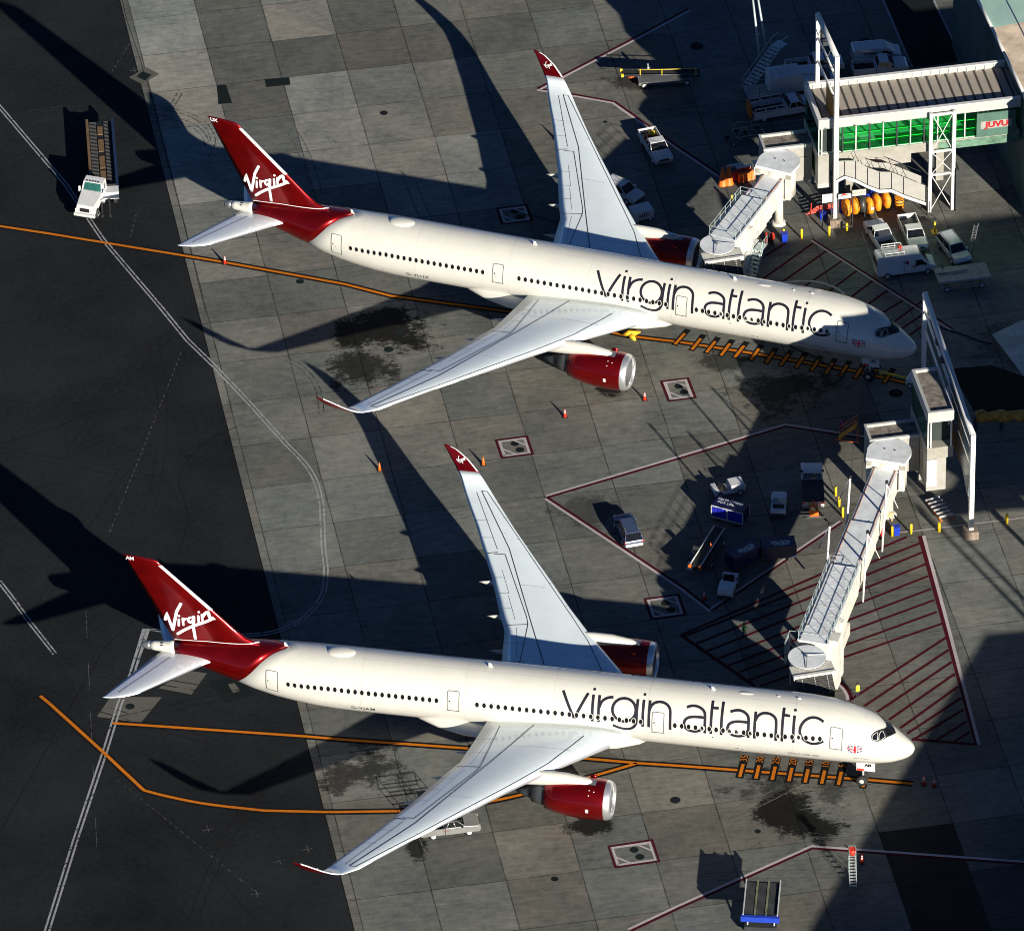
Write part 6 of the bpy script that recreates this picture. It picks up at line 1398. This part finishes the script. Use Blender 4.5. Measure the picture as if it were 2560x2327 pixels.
# tow tug / trailer bottom of the parking bays
tr = empty('flat_trailer', (R4(1290,1540).x,R4(1290,1540).y,0), heading(R4(1060,1560),R4(1540,1500)), 'flat-topped grey equipment trailer below the parked cars, in shade', 'trailer')
mb = MB(); mb.bbox((-2.7,-1.3,1.1),(2.7,1.3,1.35),.05); mb.build('deck', mat('slate_deck',(.20,.24,.26),.5,var=.25), tr)
mb = MB(); [mb.box((x,y,.45),(x+.1,y+.1,1.1)) for x in (-2.5,0,2.4) for y in (-1.2,1.1)]; [mb.tube([(-2.6,-1.35,z),(2.6,-1.35,z)],.05,5) for z in (.5,.8)]; mb.tube([(-2.5,.2,1.45),(.6,.2,1.5)],.08,6); mb.tube([(-1.8,1.0,1.4),(-2.2,1.2,2.4)],.07,6); mb.build('frame', MGREY, tr); wheels(tr, (-1.8,1.8), 1.1, .35, .22)
tl = empty('tow_tractor', (R5(790,1240).x,R5(790,1240).y,0), heading(R5(690,1190),R5(400,1120)), 'low white tow tractor mostly hidden behind the small glass tower', 'tractor')
mb = MB(); mb.bbox((-1.5,-.8,.3),(1.2,.8,1.0),.08); mb.build('body', VWHITE, tl); mb = MB(); mb.tube([(-.3,-.7,1),(-.3,-.7,1.9)],.04,5); mb.tube([(-.3,.7,1),(-.3,.7,1.9)],.04,5); mb.tube([(-.3,-.7,1.9),(-.3,.7,1.9)],.04,5); mb.build('roll_bar', LGREY, tl); wheels(tl, (-.9,.7), .7, .34, .24)
mb = MB(); a, b = R5(360,1080,.6), R5(650,1150,.6); mb.tube([Vector(),b-a],.10,8); mb.tube([Vector((-.3,-.4,0)),Vector((0,0,0)),Vector((-.3,.4,0))],.07,6); o = mb.build('tow_bar', YEL); o.location = a; tag(o,'yellow tow bar on the ground by the nose wheel of the upper airliner','tow bar')
tag(pk, None)
# ladder, yellow chock stand beside the bays
mb = MB(); [mb.tube([(0,y,0),(-1.1,y,4.4)],.05,5) for y in (-.25,.25)]; [mb.tube([(-1.1*k/11,-.25,4.4*k/11),(-1.1*k/11,.25,4.4*k/11)],.035,5) for k in range(1,11)]
o = mb.build('ladder', MGREY); p = R4(1380,1200); o.location = p; o.rotation_euler.z = 1.9; tag(o,'pale ladder leaning behind the shaded car in the right bay','ladder')
mb = MB(); mb.tube([(0,0,.1),(0,0,1.3)],.10,8); mb.tube([(0,.25,.1),(0,.25,1.0)],.08,8); mb.box((-.3,-.3,0),(.3,.5,.1)); mb.tube([(0,0,1.3),(0,.25,1.0)],.07,6); o = mb.build('yellow_stand', YEL); o.location = R4(970,950); tag(o,'small upright yellow stand beside the middle parking bay','stand')
# --- cargo lifter bottom centre
cl = C9(450,1640,2.4); A_,B_ = C9(470,1740,2.4), C9(490,1535,2.4); ca_ = heading(A_,B_)
r = empty('cargo_loader', ((A_.x+B_.x)/2,(A_.y+B_.y)/2,0), ca_, 'raised black roller platform loader with a blue front edge at the bottom', 'cargo loader')
Lh = (B_-A_).xy.length/2; hw = 1.55
mb = MB(); mb.box((-Lh,-hw,2.15),(Lh,hw,2.38)); mb.build('platform', BLACK, r)
for y0,y1 in ((-hw+.1,-.62),(-.38,.38),(.62,hw-.1)):
    mb = MB(); n = 34; [mb.tube([(-Lh+.2+(2*Lh-.4)*k/n,y0,2.42),(-Lh+.2+(2*Lh-.4)*k/n,y1,2.42)],.045,5) for k in range(n)]; mb.build('roller_bed', DGREY, r)
for y in (-.5,.5):
    mb = MB(); mb.box((-Lh,y-.09,2.38),(Lh,y+.09,2.5)); mb.build('guide_channel', mat('olive_channel',(.16,.17,.10),.6,var=.4), r)
for s in (-1,1):
    mb = MB(); mb.box((-Lh,s*hw-.05,2.38),(Lh,s*hw+.05,2.62)); mb.build('side_guide', LGREY, r)
mb = MB(); mb.box((-Lh-.35,-hw-.2,1.95),(-Lh,hw+.2,2.5)); mb.build('front_edge', mat('bright_blue_paint',(.015,.05,.42),.45,var=.08), r)
mb = MB(); mb.box((-Lh+.3,-hw+.1,.35),(Lh-.3,hw-.1,.8)); mb.build('chassis', DGREY, r)
mb = MB(); [mb.tube([(-Lh+.6,y,.8),(Lh-.8,y,2.15)],.09,6) for y in (-1.2,1.2)]; [mb.tube([(Lh-.8,y,.8),(-Lh+.6,y,2.15)],.09,6) for y in (-1.2,1.2)]; mb.build('scissor_lift', MGREY, r)
wheels(r, (-Lh+.8,Lh-.9), hw-.35, .4, .3, DGREY)
# --- mobile ladder + red bucket
p = C9(1015,1580); r = empty('mobile_ladder', p, heading(p, C9(1000,1400)), 'wheeled aluminium ladder platform at the lower right', 'ladder')
mb = MB(); n = 10; [mb.box((.15+k*.23,-.38,.25+k*.27),(.36+k*.23,.38,.29+k*.27)) for k in range(n)]; mb.build('tread', LGREY, r)
mb = MB()
for y in (-.4,.4): mb.tube([(0,y,.1),(2.5,y,2.9)],.035,5); mb.tube([(0,y,1.0),(2.4,y,3.8),(3.3,y,3.8)],.03,5); mb.tube([(2.5,y,2.9),(2.7,y,0)],.035,5); mb.tube([(3.3,y,3.8),(3.3,y,0)],.035,5); [mb.tube([(.1+k*.6,y,.2+k*.68),(.1+k*.6,y,1.1+k*.68)],.025,5) for k in range(4)]; mb.tube([(0.2,y,.2),(3.3,y,.2)],.035,5); mb.tube([(3.3,y,.3),(2.0,y,2.2)],.025,5)
mb.box((2.45,-.4,2.85),(3.3,.4,2.9)); mb.tube([(3.3,-.4,3.8),(3.3,.4,3.8)],.03,5); mb.build('frame', RAIL, r); wheels(r, (.3,3.2), .45, .15, .1)
mb = MB(); mb.tube([(0,0,0),(0,0,.7)],[.3,.42],14); o = mb.build('red_bucket', REDP); o.location = C9(1003,1395,3.0); o.location.z = 2.95; r.scale = (.78,.78,.78); bpy.context.view_layer.update(); pz = r.matrix_basis@Vector((2.85,0,2.92)); o.location = pz; o.scale = (.85,.85,.85); tag(o,'red bucket on top of the wheeled ladder platform','bucket')
# ================================================================= SMALL THINGS
def cone(pos, label, striped=True, h=.95, group='traffic cones around the aircraft'):
    r = empty('traffic_cone', pos, 0, label, 'traffic cone', group)
    mb = MB(); mb.tube([(0,0,.05),(0,0,h)],[.19,.04],14); mb.build('cone_body', ORG if not striped else REDP, r)
    mb = MB(); mb.box((-.25,-.25,0),(.25,.25,.05)); mb.build('base', BLACK, r)
    if striped:
        for z in (h*.55,h*.8):
            r0 = .19-.15*(z-.05)/(h-.05)+.006; r1 = .19-.15*(z+.1-.05)/(h-.05)+.006; mb = MB(); mb.tube([(0,0,z),(0,0,z+.11)],[r0,r1],14,cap=False); mb.build('reflective_band', WLINE, r)
cone(C1(1318,1545),'striped cone on the orange line beneath the left tailplane of the upper airliner')
cone(C2(1262,815),'plain red-orange cone at the far wing trailing edge of the upper airliner',False)
cone(C5(1785,538),'striped cone just right of the near engine of the upper airliner')
cone(C5(1318,638),'striped cone on open concrete below the near wing of the upper airliner')
cone(C5(840,918),'plain orange cone beside the far wingtip of the lower airliner',False)
cone(C5(232,950),'plain orange cone standing in the long wing shadow of the lower airliner',False)
cone(M2(285,925),'dark striped cone near the pale tug in the shaded yard')
cone(C9(1428,970),'left striped cone beyond the end of the lower lead-in line, in shade')
cone(C9(1490,980),'right striped cone beyond the end of the lower lead-in line, in shade')
cone(C9(1065,1428),'striped red and white cone right of the wheeled ladder')
def post(px_base, vtop, label, m=YEL, rad=.13, name='bollard', cat='bollard', group='yellow bollards along the gate kerb', h=1.15):
    mb = MB(); mb.tube([(0,0,0),(0,0,h-.06),(0,0,h)],[rad,rad,rad*.6],12); o = mb.build(name, m); o.location = px_base; tag(o,label,cat,group)
post(R3(607,992),0,'yellow bollard beside the roof railing of the shorter jet bridge')
post(R3(1215,1390),0,'short yellow bollard behind the blue bin of the upper gate')
post(R3(1425,1390),0,'yellow bollard alone on the kerb between the blue bin and the tall mast')
post(R3(1748,1355),0,'yellow bollard immediately left of the foot of the tall gantry mast')
post(R3(1955,1320),0,'yellow bollard immediately right of the foot of the tall gantry mast')
post(M1(1825,885),0,'yellow bollard right of the dark flatbed truck, farthest of the three in a row')
post(M1(1865,1010),0,'yellow bollard right of the dark flatbed truck, middle of the three in a row')
post(M1(1907,1135),0,'yellow bollard right of the dark flatbed truck, nearest of the three in a row')
post(R6(470,1358),0,'yellow bollard immediately left of the blue bin by the long jet bridge')
post(R6(692,1328),0,'yellow bollard right of the blue bin by the long jet bridge')
post(R6(1022,1305),0,'thick yellow bollard halfway between the blue bin and the gantry foot',rad=.17)
post(R6(1812,1208),0,'yellow bollard right of the foot of the long gantry',rad=.16)
post(R3(1012,1440),0,'red post below the yellow bracket of the shorter jet bridge',REDP,.13,'red_post','post',None,1.3)
def bin_(pos, label):
    r = empty('wheelie_bin', pos, 0, label, 'bin', 'blue wheeled bins')
    mb = MB(); mb.rings([[(x*sx,y*sx,z) for x,y in ((-.3,-.3),(.3,-.3),(.3,.3),(-.3,.3))] for z,sx in ((.08,.8),(1.0,1.0))],smooth=False); mb.build('body', BLUEP, r)
    mb = MB(); mb.bbox((-.34,-.36,1.0),(.34,.34,1.08),.03); mb.build('lid', BLUEP, r); mb = MB(); mb.tube([(-.32,.3,.1),(.32,.3,.1)],.1,10); mb.build('wheel', BLACK, r)
bin_(R3(1222,1430),'blue wheeled bin beside the red post at the upper gate'); bin_(R6(520,1345),'blue wheeled bin between two yellow bollards at the lower gate')
for p,lb in ((R3(1080,1440),'red fire extinguisher cart left of the blue bin at the upper gate'),(R6(350,1390),'red extinguisher cart under the long jet bridge')):
    r = empty('extinguisher_cart', p, .4, lb, 'extinguisher', 'red extinguisher carts')
    mb = MB(); mb.tube([(0,0,.35),(0,0,1.1),(0,0,1.25)],[.24,.24,.1],14); mb.build('cylinder', REDP, r); mb = MB(); [mb.disc((-.05,s*.3,.28),.28,.08,14) for s in (-1,1)]; mb.build('wheel', BLACK, r); mb = MB(); [mb.tube([(-.2,s*.2,.2),(-.35,s*.2,1.3)],.03,5) for s in (-1,1)]; mb.build('handle', DRED, r)
# red barriers by the upper gate
def zpost(base, px, h, r0, r1, label, nm='delineator'):
    mb = MB(); mb.tube([(0,0,0),(0,0,.08),(0,0,h)],[r0,r0*.85,r1],12); o = mb.build(nm, ORG if nm == 'delineator' else REDP); o.location = base; tag(o,label,'barrier cone','tall orange delineators by the upper gate')
zpost(R3(500,755),0,2.1,.55,.14,'tall tapered orange delineator, left one of the two beside the red barriers')
zpost(R3(572,745),0,2.1,.55,.14,'tall tapered orange delineator, right one of the two beside the red barriers')
for k,(p,m,lb) in enumerate(((R3(650,700),mat('deep_red_plastic',(.35,.01,.01),.5,var=.2),'dark red water barrier, leftmost of the three by the upper gate'),(R3(735,665),REDP,'red water barrier with a white board above it, behind the others at the upper gate'),(R3(785,705),ORG,'bright orange water barrier, rightmost of the three by the upper gate'))):
    r = empty('water_barrier', p, .05+.1*k, lb, 'barrier', 'plastic water barriers by the upper gate')
    mb = MB(); mb.sideprism([(-.95,0),(.95,0),(.95,.25),(.9,1.05),(-.9,1.05),(-.95,.25)],-.28,.28,lambda x,z: .14 if z > .5 else 0); o = mb.build('body', m, r); b = o.modifiers.new('b','BEVEL'); b.width = .07; b.segments = 2
    mb = MB(); [mb.tube([(x,-.3,.15),(x,-.22,.8)],.05,6) for x in (-.6,-.1,.4)]; mb.build('rib', m, r)
for k,(p,lb) in enumerate(((R3(640,640),'white folded panel behind the red water barriers, longer one'),(R3(750,655),'white folded panel lying over the orange water barrier'))):
    mb = MB(); mb.bbox((-.85,-.12,1.0),(.85,.12,1.25),.03); mb.bbox((-.8,-.1,0),(-.7,.1,1.0),.02); mb.bbox((.7,-.1,0),(.8,.1,1.0),.02); o = mb.build('folded_panel', VWHITE); o.location = p; o.rotation_euler.z = .08; tag(o,lb,'panel','white folded panels at the upper gate')
mb = MB(); [mb.tube([(dx,0,0),(dx+.25,.3,2.0)],.08,6) for dx in (0,.3)]; mb.box((-.05,-.1,2.0),(.9,.4,2.1)); o = mb.build('propped_poles', VWHITE); o.location = R3(860,700); tag(o,'pair of white poles propped beside the rotunda of the shorter jet bridge','poles')
# orange-wrapped reels on blue stands under the stair
rp = [(975,1265,1),(1020,1255,1),(1060,1245,0),(1105,1255,1),(1150,1235,1),(1205,1220,1)]
for k,(x,y,o_) in enumerate(rp):
    c = C3(x,y)
    nm = ['leftmost','second from left','third from left, bare and dark','fourth from left, with a white tag','fifth from left','rightmost'][k]
    r = empty('wrapped_reel', c, .15, ('orange-wrapped' if o_ else 'unwrapped')+' hose reel, '+nm+' in the row under the stair', 'reel', 'hose reels in a row under the stair')
    mb = MB(); N = 18; rr = .98; rings = []
    for yy,q in ((-.34,.35),(-.3,.8),(-.15,1.0),(.15,1.0),(.3,.8),(.34,.35)): rings.append([(yy*1.0+.04*math.sin(5*t+k), rr*q*math.cos(2*PI*t/N)*(1+.04*math.sin(3*t+k)), rr+.1+rr*q*math.sin(2*PI*t/N)*(1+.04*math.sin(4*t+2*k))) for t in range(N)])
    mb.rings(rings); mb.build('cover' if o_ else 'reel', ORT if o_ else DGREY, r)
    mb = MB(); mb.box((-.35,.7,0),(.35,1.0,1.9)); mb.build('stand', BLUEP, r)
    if k == 3: mb = MB(); mb.box((-.15,-1.05,1.2),(.2,-1.02,1.5)); mb.build('tag', WLINE, r)
r = empty('cable_drum', C3(1285,1210), 0, 'orange and black banded drum at the right end of the reel row', 'drum')
mb = MB(); mb.tube([(0,0,0),(0,0,1.1)],.5,16); mb.build('drum_body', ORT, r); mb = MB(); [mb.tube([(0,0,z),(0,0,z+.1)],.53,16) for z in (.25,.6,.95)]; mb.build('band', BLACK, r)
# boards behind the reels
for k,(x0,y0,x1,y1,lb,tx) in enumerate(((833,1190,893,1135,'weathered grey board left of the gantry mast','DANGER'),(928,1168,1003,1132,'white board with a red emblem just right of the gantry mast',None),(1010,1150,1090,1108,'cream board with rows of lettering above the reels','SAFETY FIRST'))):
    yv = -45.6-.1*k; a = aty(1700+x0/2.344,y0/2.344,yv); b = aty(1700+x1/2.344,y1/2.344,yv)
    r = empty('notice_board', ((a.x+b.x)/2,yv,0), 0, lb, 'board', 'notice boards under the link bridge')
    hw_ = abs(b.x-a.x)/2; z0,z1 = min(a.z,b.z),max(a.z,b.z); z0 = max(.3,z0)
    mb = MB(); mb.box((-hw_,-.04,z0),(hw_,.04,z1)); mb.build('board', (LGREY,VWHITE,mat('cream_board',(.6,.54,.42),.7,var=.15))[k], r)
    mb = MB(); [mb.box((s*hw_*.9-.04,.05,0),(s*hw_*.9+.04,.12,z1)) for s in (-1,1)]; mb.build('leg', DGREY, r)
    if k == 1: mb = MB(); mb.quad((-.6,-.05,z0+.3),(.1,-.05,z0+.45),(.7,-.05,z1-.3),(-.1,-.05,z0+.65)); mb.build('emblem', REDP, r)
    elif k == 2: text_mesh('lettering', tx, .34, lambda x,y: (x,-.05,(z0+z1)/2+y), DGREY, r)
r = empty('red_rack', C3(860,1250), 0, 'tangle of red pipe racks and blue crates left of the gantry mast', 'rack')
mb = MB(); [mb.tube([(-2.2+k*.25,-.2,.3+k*.2),(1.2,-.1,.5+k*.18)],.06,5) for k in range(5)]; [mb.tube([(x,-.2,0),(x+.2,0,1.5)],.06,5) for x in (-1.8,-.6,.6)]; mb.build('pipe_rack', REDP, r)
for k,x in enumerate((-.5,.6)):
    mb = MB(); mb.bbox((x-.4,-1.1,0),(x+.3,-.4,.75),.04); o = mb.build('blue_crate', BLUEP); o.location = C3(860,1250); tag(o, ('left' if k == 0 else 'right')+' blue crate in front of the red pipe rack', 'crate', 'blue crates by the red pipe rack')
mb = MB(); mb.box((-.55,-.06,.55),(.55,.06,1.15)); mb.box((-.5,0,0),(-.4,.1,.6)); mb.box((.4,0,0),(.5,.1,.6)); o = mb.build('crate_sign', mat('tan_board',(.5,.36,.2),.8,var=.2)); o.location = R6(415,1195); tag(o,'small tan notice box at the foot of the long jet bridge','notice')
# stack of lit pipes under tower
r = empty('pipe_stack', R6(940,950), -1.35, 'rack of pale pipes catching the light under the small glass tower', 'pipe rack')
mb = MB(); [mb.tube([(k*.62,-.75,.3+k*.02),(k*.62,.75,.3+k*.02)],.13,8) for k in range(6)]; mb.build('pipe', LGREY, r); mb = MB(); [mb.tube([(-.2,y,.12),(3.4,y,.12)],.08,6) for y in (-.6,.6)]; mb.build('rack_rail', ORG, r)
# yellow strap bundle on the lead-in line and engine-side chock items
mb = MB(); mb.tube([(-.9,.3,.25),(-.3,.1,.5),(.2,.15,.35),(.9,.35,.3)],[.12,.35,.3,.1],10); mb.tube([(0,0,.1),(-.1,-.3,.35),(.2,-.7,.1)],[.3,.3,.12],10); o = mb.build('yellow_dolly', mat('crumpled_yellow_cover',(.80,.45,.02),.6,var=.3,bump=.6)); o.location = C5(1712,172); tag(o,'crumpled yellow covered hose cart on the upper lead-in line','hose cart')
# yellow steps with person
r = empty('yellow_steps', C6(985,770), -.4, 'orange-yellow wheeled steps in the shaded corner by the lower gate room', 'steps')
mb = MB(); [mb.box((-.9+k*.25,-.4,.2+k*.25),(-.7+k*.25,.4,.25+k*.25)) for k in range(7)]; mb.build('tread', YEL, r); mb = MB(); [mb.tube([(-1,y,.1),(.8,y,1.9),(1.1,y,0)],.05,5) for y in (-.42,.42)]; [mb.tube([(-1,y,1.0),(.8,y,2.8),(.8,y,1.9)],.04,5) for y in (-.42,.42)]; mb.tube([(-1.3,-.4,.08),(1.3,-.4,.08)],.05,5); mb.build('frame', ORG, r)
for k,(p,lb) in enumerate(((M3(970,960),'tangle of yellow and black hoses hanging below the cab of the long jet bridge'),)):
    mb = MB(); rnd = random.Random(3)
    mb.m(YEL); [mb.tube([(rnd.uniform(-.5,.5),rnd.uniform(-.4,.4),rnd.uniform(.2,.8)) for _ in range(5)],.06,5) for _ in range(4)]; mb.m(BLACK); [mb.tube([(rnd.uniform(-.5,.5),rnd.uniform(-.4,.4),rnd.uniform(.1,2.4)) for _ in range(5)],.06,5) for _ in range(4)]; mb.box((-.6,-.4,0),(.6,.4,.2))
    o = mb.build('hose_reel_cart', None); o.location = p; tag(o,lb,'hose cart')
gp = empty('ground_power_cart', C2(1765,1285), .2, 'boxy white ground power cart behind the far wing of the upper airliner', 'power cart')
mb = MB(); mb.bbox((-1.1,-.75,.4),(1.1,.75,1.45),.06); mb.build('body', VWHITE, gp); mb = MB(); [mb.box((-.6+k*.2,-.76,.7),(-.5+k*.2,-.75,1.2)) for k in range(6)]; mb.build('louvre', DGREY, gp); wheels(gp, (-.7,.7), .62, .25, .16)
# ================================================================= PEOPLE
def person(pos, ang, label, vest, trousers=NAVF, stride=0.0, arm=.0):
    r = empty('person', pos, ang, label, 'person')
    J = {'pel':(0,0,.95,.15),'bel':(0,0,1.1,.135),'che':(.02,0,1.33,.155),'nck':(.03,0,1.5,.06),'hd0':(.04,0,1.6,.085),'hd1':(.05,0,1.7,.10),
         'ls':(.02,.19,1.42,.065),'le':(.02+arm*.1,.26,1.15,.05),'lh':(.12+arm*.3,.24,.93+arm*.15,.038),'rs':(.02,-.19,1.42,.065),'re':(-.03,-.27,1.15,.05),'rh':(.05,-.25,.92,.038),
         'lh0':(0,.09,.9,.095),'lk':(stride*.5+.03,.1,.5,.065),'la':(stride,.1,.09,.045),'lt':(stride+.16,.1,.05,.04),'rh0':(0,-.09,.9,.095),'rk':(-stride*.2+.03,-.1,.5,.065),'ra':(-stride,-.1,.09,.045),'rt':(-stride+.16,-.1,.05,.04)}
    E = [('pel','bel'),('bel','che'),('che','nck'),('nck','hd0'),('hd0','hd1'),('che','ls'),('ls','le'),('le','lh'),('che','rs'),('rs','re'),('re','rh'),('pel','lh0'),('lh0','lk'),('lk','la'),('la','lt'),('pel','rh0'),('rh0','rk'),('rk','ra'),('ra','rt')]
    for n_, s in (('lh',1),('rh',-1)):   # hands: thumb and fingers
        x,y,z,_ = J[n_]
        for q,(dx,dy,dz) in enumerate(((.035,0,-.05),(.018,0,-.10),(.0,0,-.105),(-.018,0,-.10),(-.034,0,-.085))): J[n_+str(q+1)+'f'] = (x+dx,y+dy,z+dz,.010); E.append((n_,n_+str(q+1)+'f'))
    names = list(J); me = bpy.data.meshes.new('body'); me.from_pydata([J[k][:3] for k in names],[(names.index(a),names.index(b)) for a,b in E],[])
    o = bpy.data.objects.new('body', me); COL.objects.link(o); o.parent = r
    sk = o.modifiers.new('skin','SKIN'); 
    for i,k in enumerate(names): o.data.skin_vertices[0].data[i].radius = (J[k][3],)*2
    o.data.skin_vertices[0].data[0].use_root = True
    o.modifiers.new('sub','SUBSURF').levels = 1
    bpy.context.view_layer.update(); dg = bpy.context.evaluated_depsgraph_get(); m2 = bpy.data.meshes.new_from_object(o.evaluated_get(dg)); o.modifiers.clear(); o.data = m2
    m2.materials.clear(); [m2.materials.append(m) for m in (SKIN, trousers, NAVF, BLACK)]
    for p in m2.polygons:
        z = p.center.z; p.use_smooth = True; y = abs(p.center.y)
        p.material_index = 3 if z < .13 else 1 if z < .97 and y < .2 else (0 if z > 1.5 or z < .98 else 2)
    mb = MB(); N = 14
    mb.rings([[(rx*math.cos(2*PI*k/N)+.02, ry*math.sin(2*PI*k/N), z) for k in range(N)] for z,rx,ry in ((.86,.17,.21),(1.1,.165,.2),(1.35,.18,.235),(1.46,.13,.2),(1.5,.08,.1))], cap=False); mb.build('vest', vest, r)
    mb = MB(); mb.rings([[(.05+q*math.cos(2*PI*k/N), q*math.sin(2*PI*k/N), z) for k in range(N)] for z,q in ((1.66,.115),(1.74,.11),(1.79,.07),(1.81,.01))]); mb.build('cap', BLACK, r)
    mb = MB(); mb.bbox((.13,-.012,1.63),(.165,.012,1.67),.008); [mb.cbox((.135,s*.035,1.68),(.02,.025,.012)) for s in (-1,1)]; mb.cbox((.13,0,1.605),(.02,.05,.01)); [mb.cbox((.045,s*.1,1.66),(.03,.02,.05)) for s in (-1,1)]; mb.build('face', SKIN, r)
person(C9(1040,462), 1.9, 'person in a bright yellow vest seen from behind beside the lower jet nose', HIVIS)
person(M2(745,1375), -.2, 'person in a green vest walking across the shaded hatched area', HIGRN, stride=.28, arm=.8)
person(M1(1885,150), -.5, 'person in a magenta top standing by the orange-yellow steps in shade', PINK, arm=.5)
# ================================================================= OFF-FRAME BUILDINGS THAT THROW THE LONG SHADOWS
WALLM = mat('neighbour_wall', (.3,.29,.27), .8)
h = 15.0
P = [caster(C9(1785,85),h), caster(C9(840,1700),h), caster(C9(470,2300),h)]
d0 = Vector(P[0]); d1 = Vector(P[2])
shade_block('neighbour_building', [P[0],P[2],(P[2][0]+60,P[2][1]-10),(P[0][0]+60,P[0][1]-4)], h, 'plain building beyond the lower right corner, outside the view', WALLM)

for k,((u,v),h,lb) in enumerate((((2289,1261),23.0,'tall apron light mast beyond the right edge, farther one'),((2251.6,1183.3),25.0,'tall apron light mast beyond the right edge, nearer one'))):
    g = at(u,v); r = empty('light_mast', (g.x-SUN.x*h, g.y-SUN.y*h, 0), 0, lb, 'light mast', 'apron light masts')
    mb = MB(); mb.tube([(0,0,0),(0,0,h)],[.34,.2],12); mb.build('pole', POSTW, r); mb = MB(); mb.cbox((0,0,h-.2),(.7,.5,.4)); mb.build('lamp_head', DGREY, r)

def hose(pts, label, r_=.05, name='hose'):
    P = [Vector((p.x,p.y,.07)) for p in pts]; o_ = P[0]; Q = smoothpts([p.xy for p in P],3)
    mb = MB(); mb.tube([Vector((q.x-o_.x,q.y-o_.y,0)) for q in Q],r_,6); o = mb.build(name, RUBBER); o.location = o_; tag(o,label,'hose')
hose([C2(1040,1262),C2(1100,1262),C2(1160,1272),C2(1230,1290),C2(1330,1330)], 'black fuel hose from the pit below the far wing of the upper airliner')
hose([C6(640,225),C6(760,270),C6(860,330),C6(950,385),C6(960,405),C6(910,432)], 'black ground power cable trailing by the upper lead-in line', .06, 'power_cable')
hose([R5(1000,548),R5(1120,590),R5(1300,640),R5(1480,720),R5(1640,750)], 'long black cable on the shaded ground right of the long gantry', .08, 'cable')
# ================================================================= LIGHT AND CAMERA
w = bpy.data.worlds.new('World'); sc.world = w; w.use_nodes = True; nt = w.node_tree
sky = nd(nt,'ShaderNodeTexSky'); sky.sky_type = 'NISHITA'; sky.sun_disc = False
el = math.atan2(1, SUN.length); az = math.atan2(-SUN.y, -SUN.x)   # direction towards the sun in the XY plane
sky.sun_elevation = el; sky.sun_rotation = PI/2-az; sky.air_density = .45; sky.dust_density = .0; sky.ozone_density = 5.5
bg = nt.nodes['Background']; bg.inputs['Strength'].default_value = .05; nt.links.new(sky.outputs[0], bg.inputs['Color'])
sl = bpy.data.lights.new('sun', 'SUN'); sl.energy = 5.0; sl.angle = math.radians(.5); sl.color = (1.0,.93,.80)
so = bpy.data.objects.new('sun', sl); COL.objects.link(so)
dirv = Vector((-SUN.x*1.0, -SUN.y*1.0, 0)).normalized()*math.cos(el)+Vector((0,0,math.sin(el)))
so.rotation_euler = dirv.to_track_quat('Z','Y').to_euler(); so.location = dirv*300
cam = bpy.data.cameras.new('camera'); co = bpy.data.objects.new('camera', cam); COL.objects.link(co)
cam.sensor_width = 36; cam.sensor_fit = 'HORIZONTAL'; cam.lens = 36*FPX/PW; cam.clip_start = 1; cam.clip_end = 6000
co.matrix_world = Matrix(((RR.x,-RD.x,-RF.x,CP.x),(RR.y,-RD.y,-RF.y,CP.y),(RR.z,-RD.z,-RF.z,CP.z),(0,0,0,1)))
sc.camera = co
sc.view_settings.view_transform = 'Standard'; sc.view_settings.look = 'None'; sc.view_settings.exposure = .8; sc.view_settings.gamma = 1
sc.view_settings.use_curve_mapping = False
sc.render.engine = 'CYCLES'; sc.render.resolution_x = 1024; sc.render.resolution_y = 930

sc.cycles.filter_width = 1.0
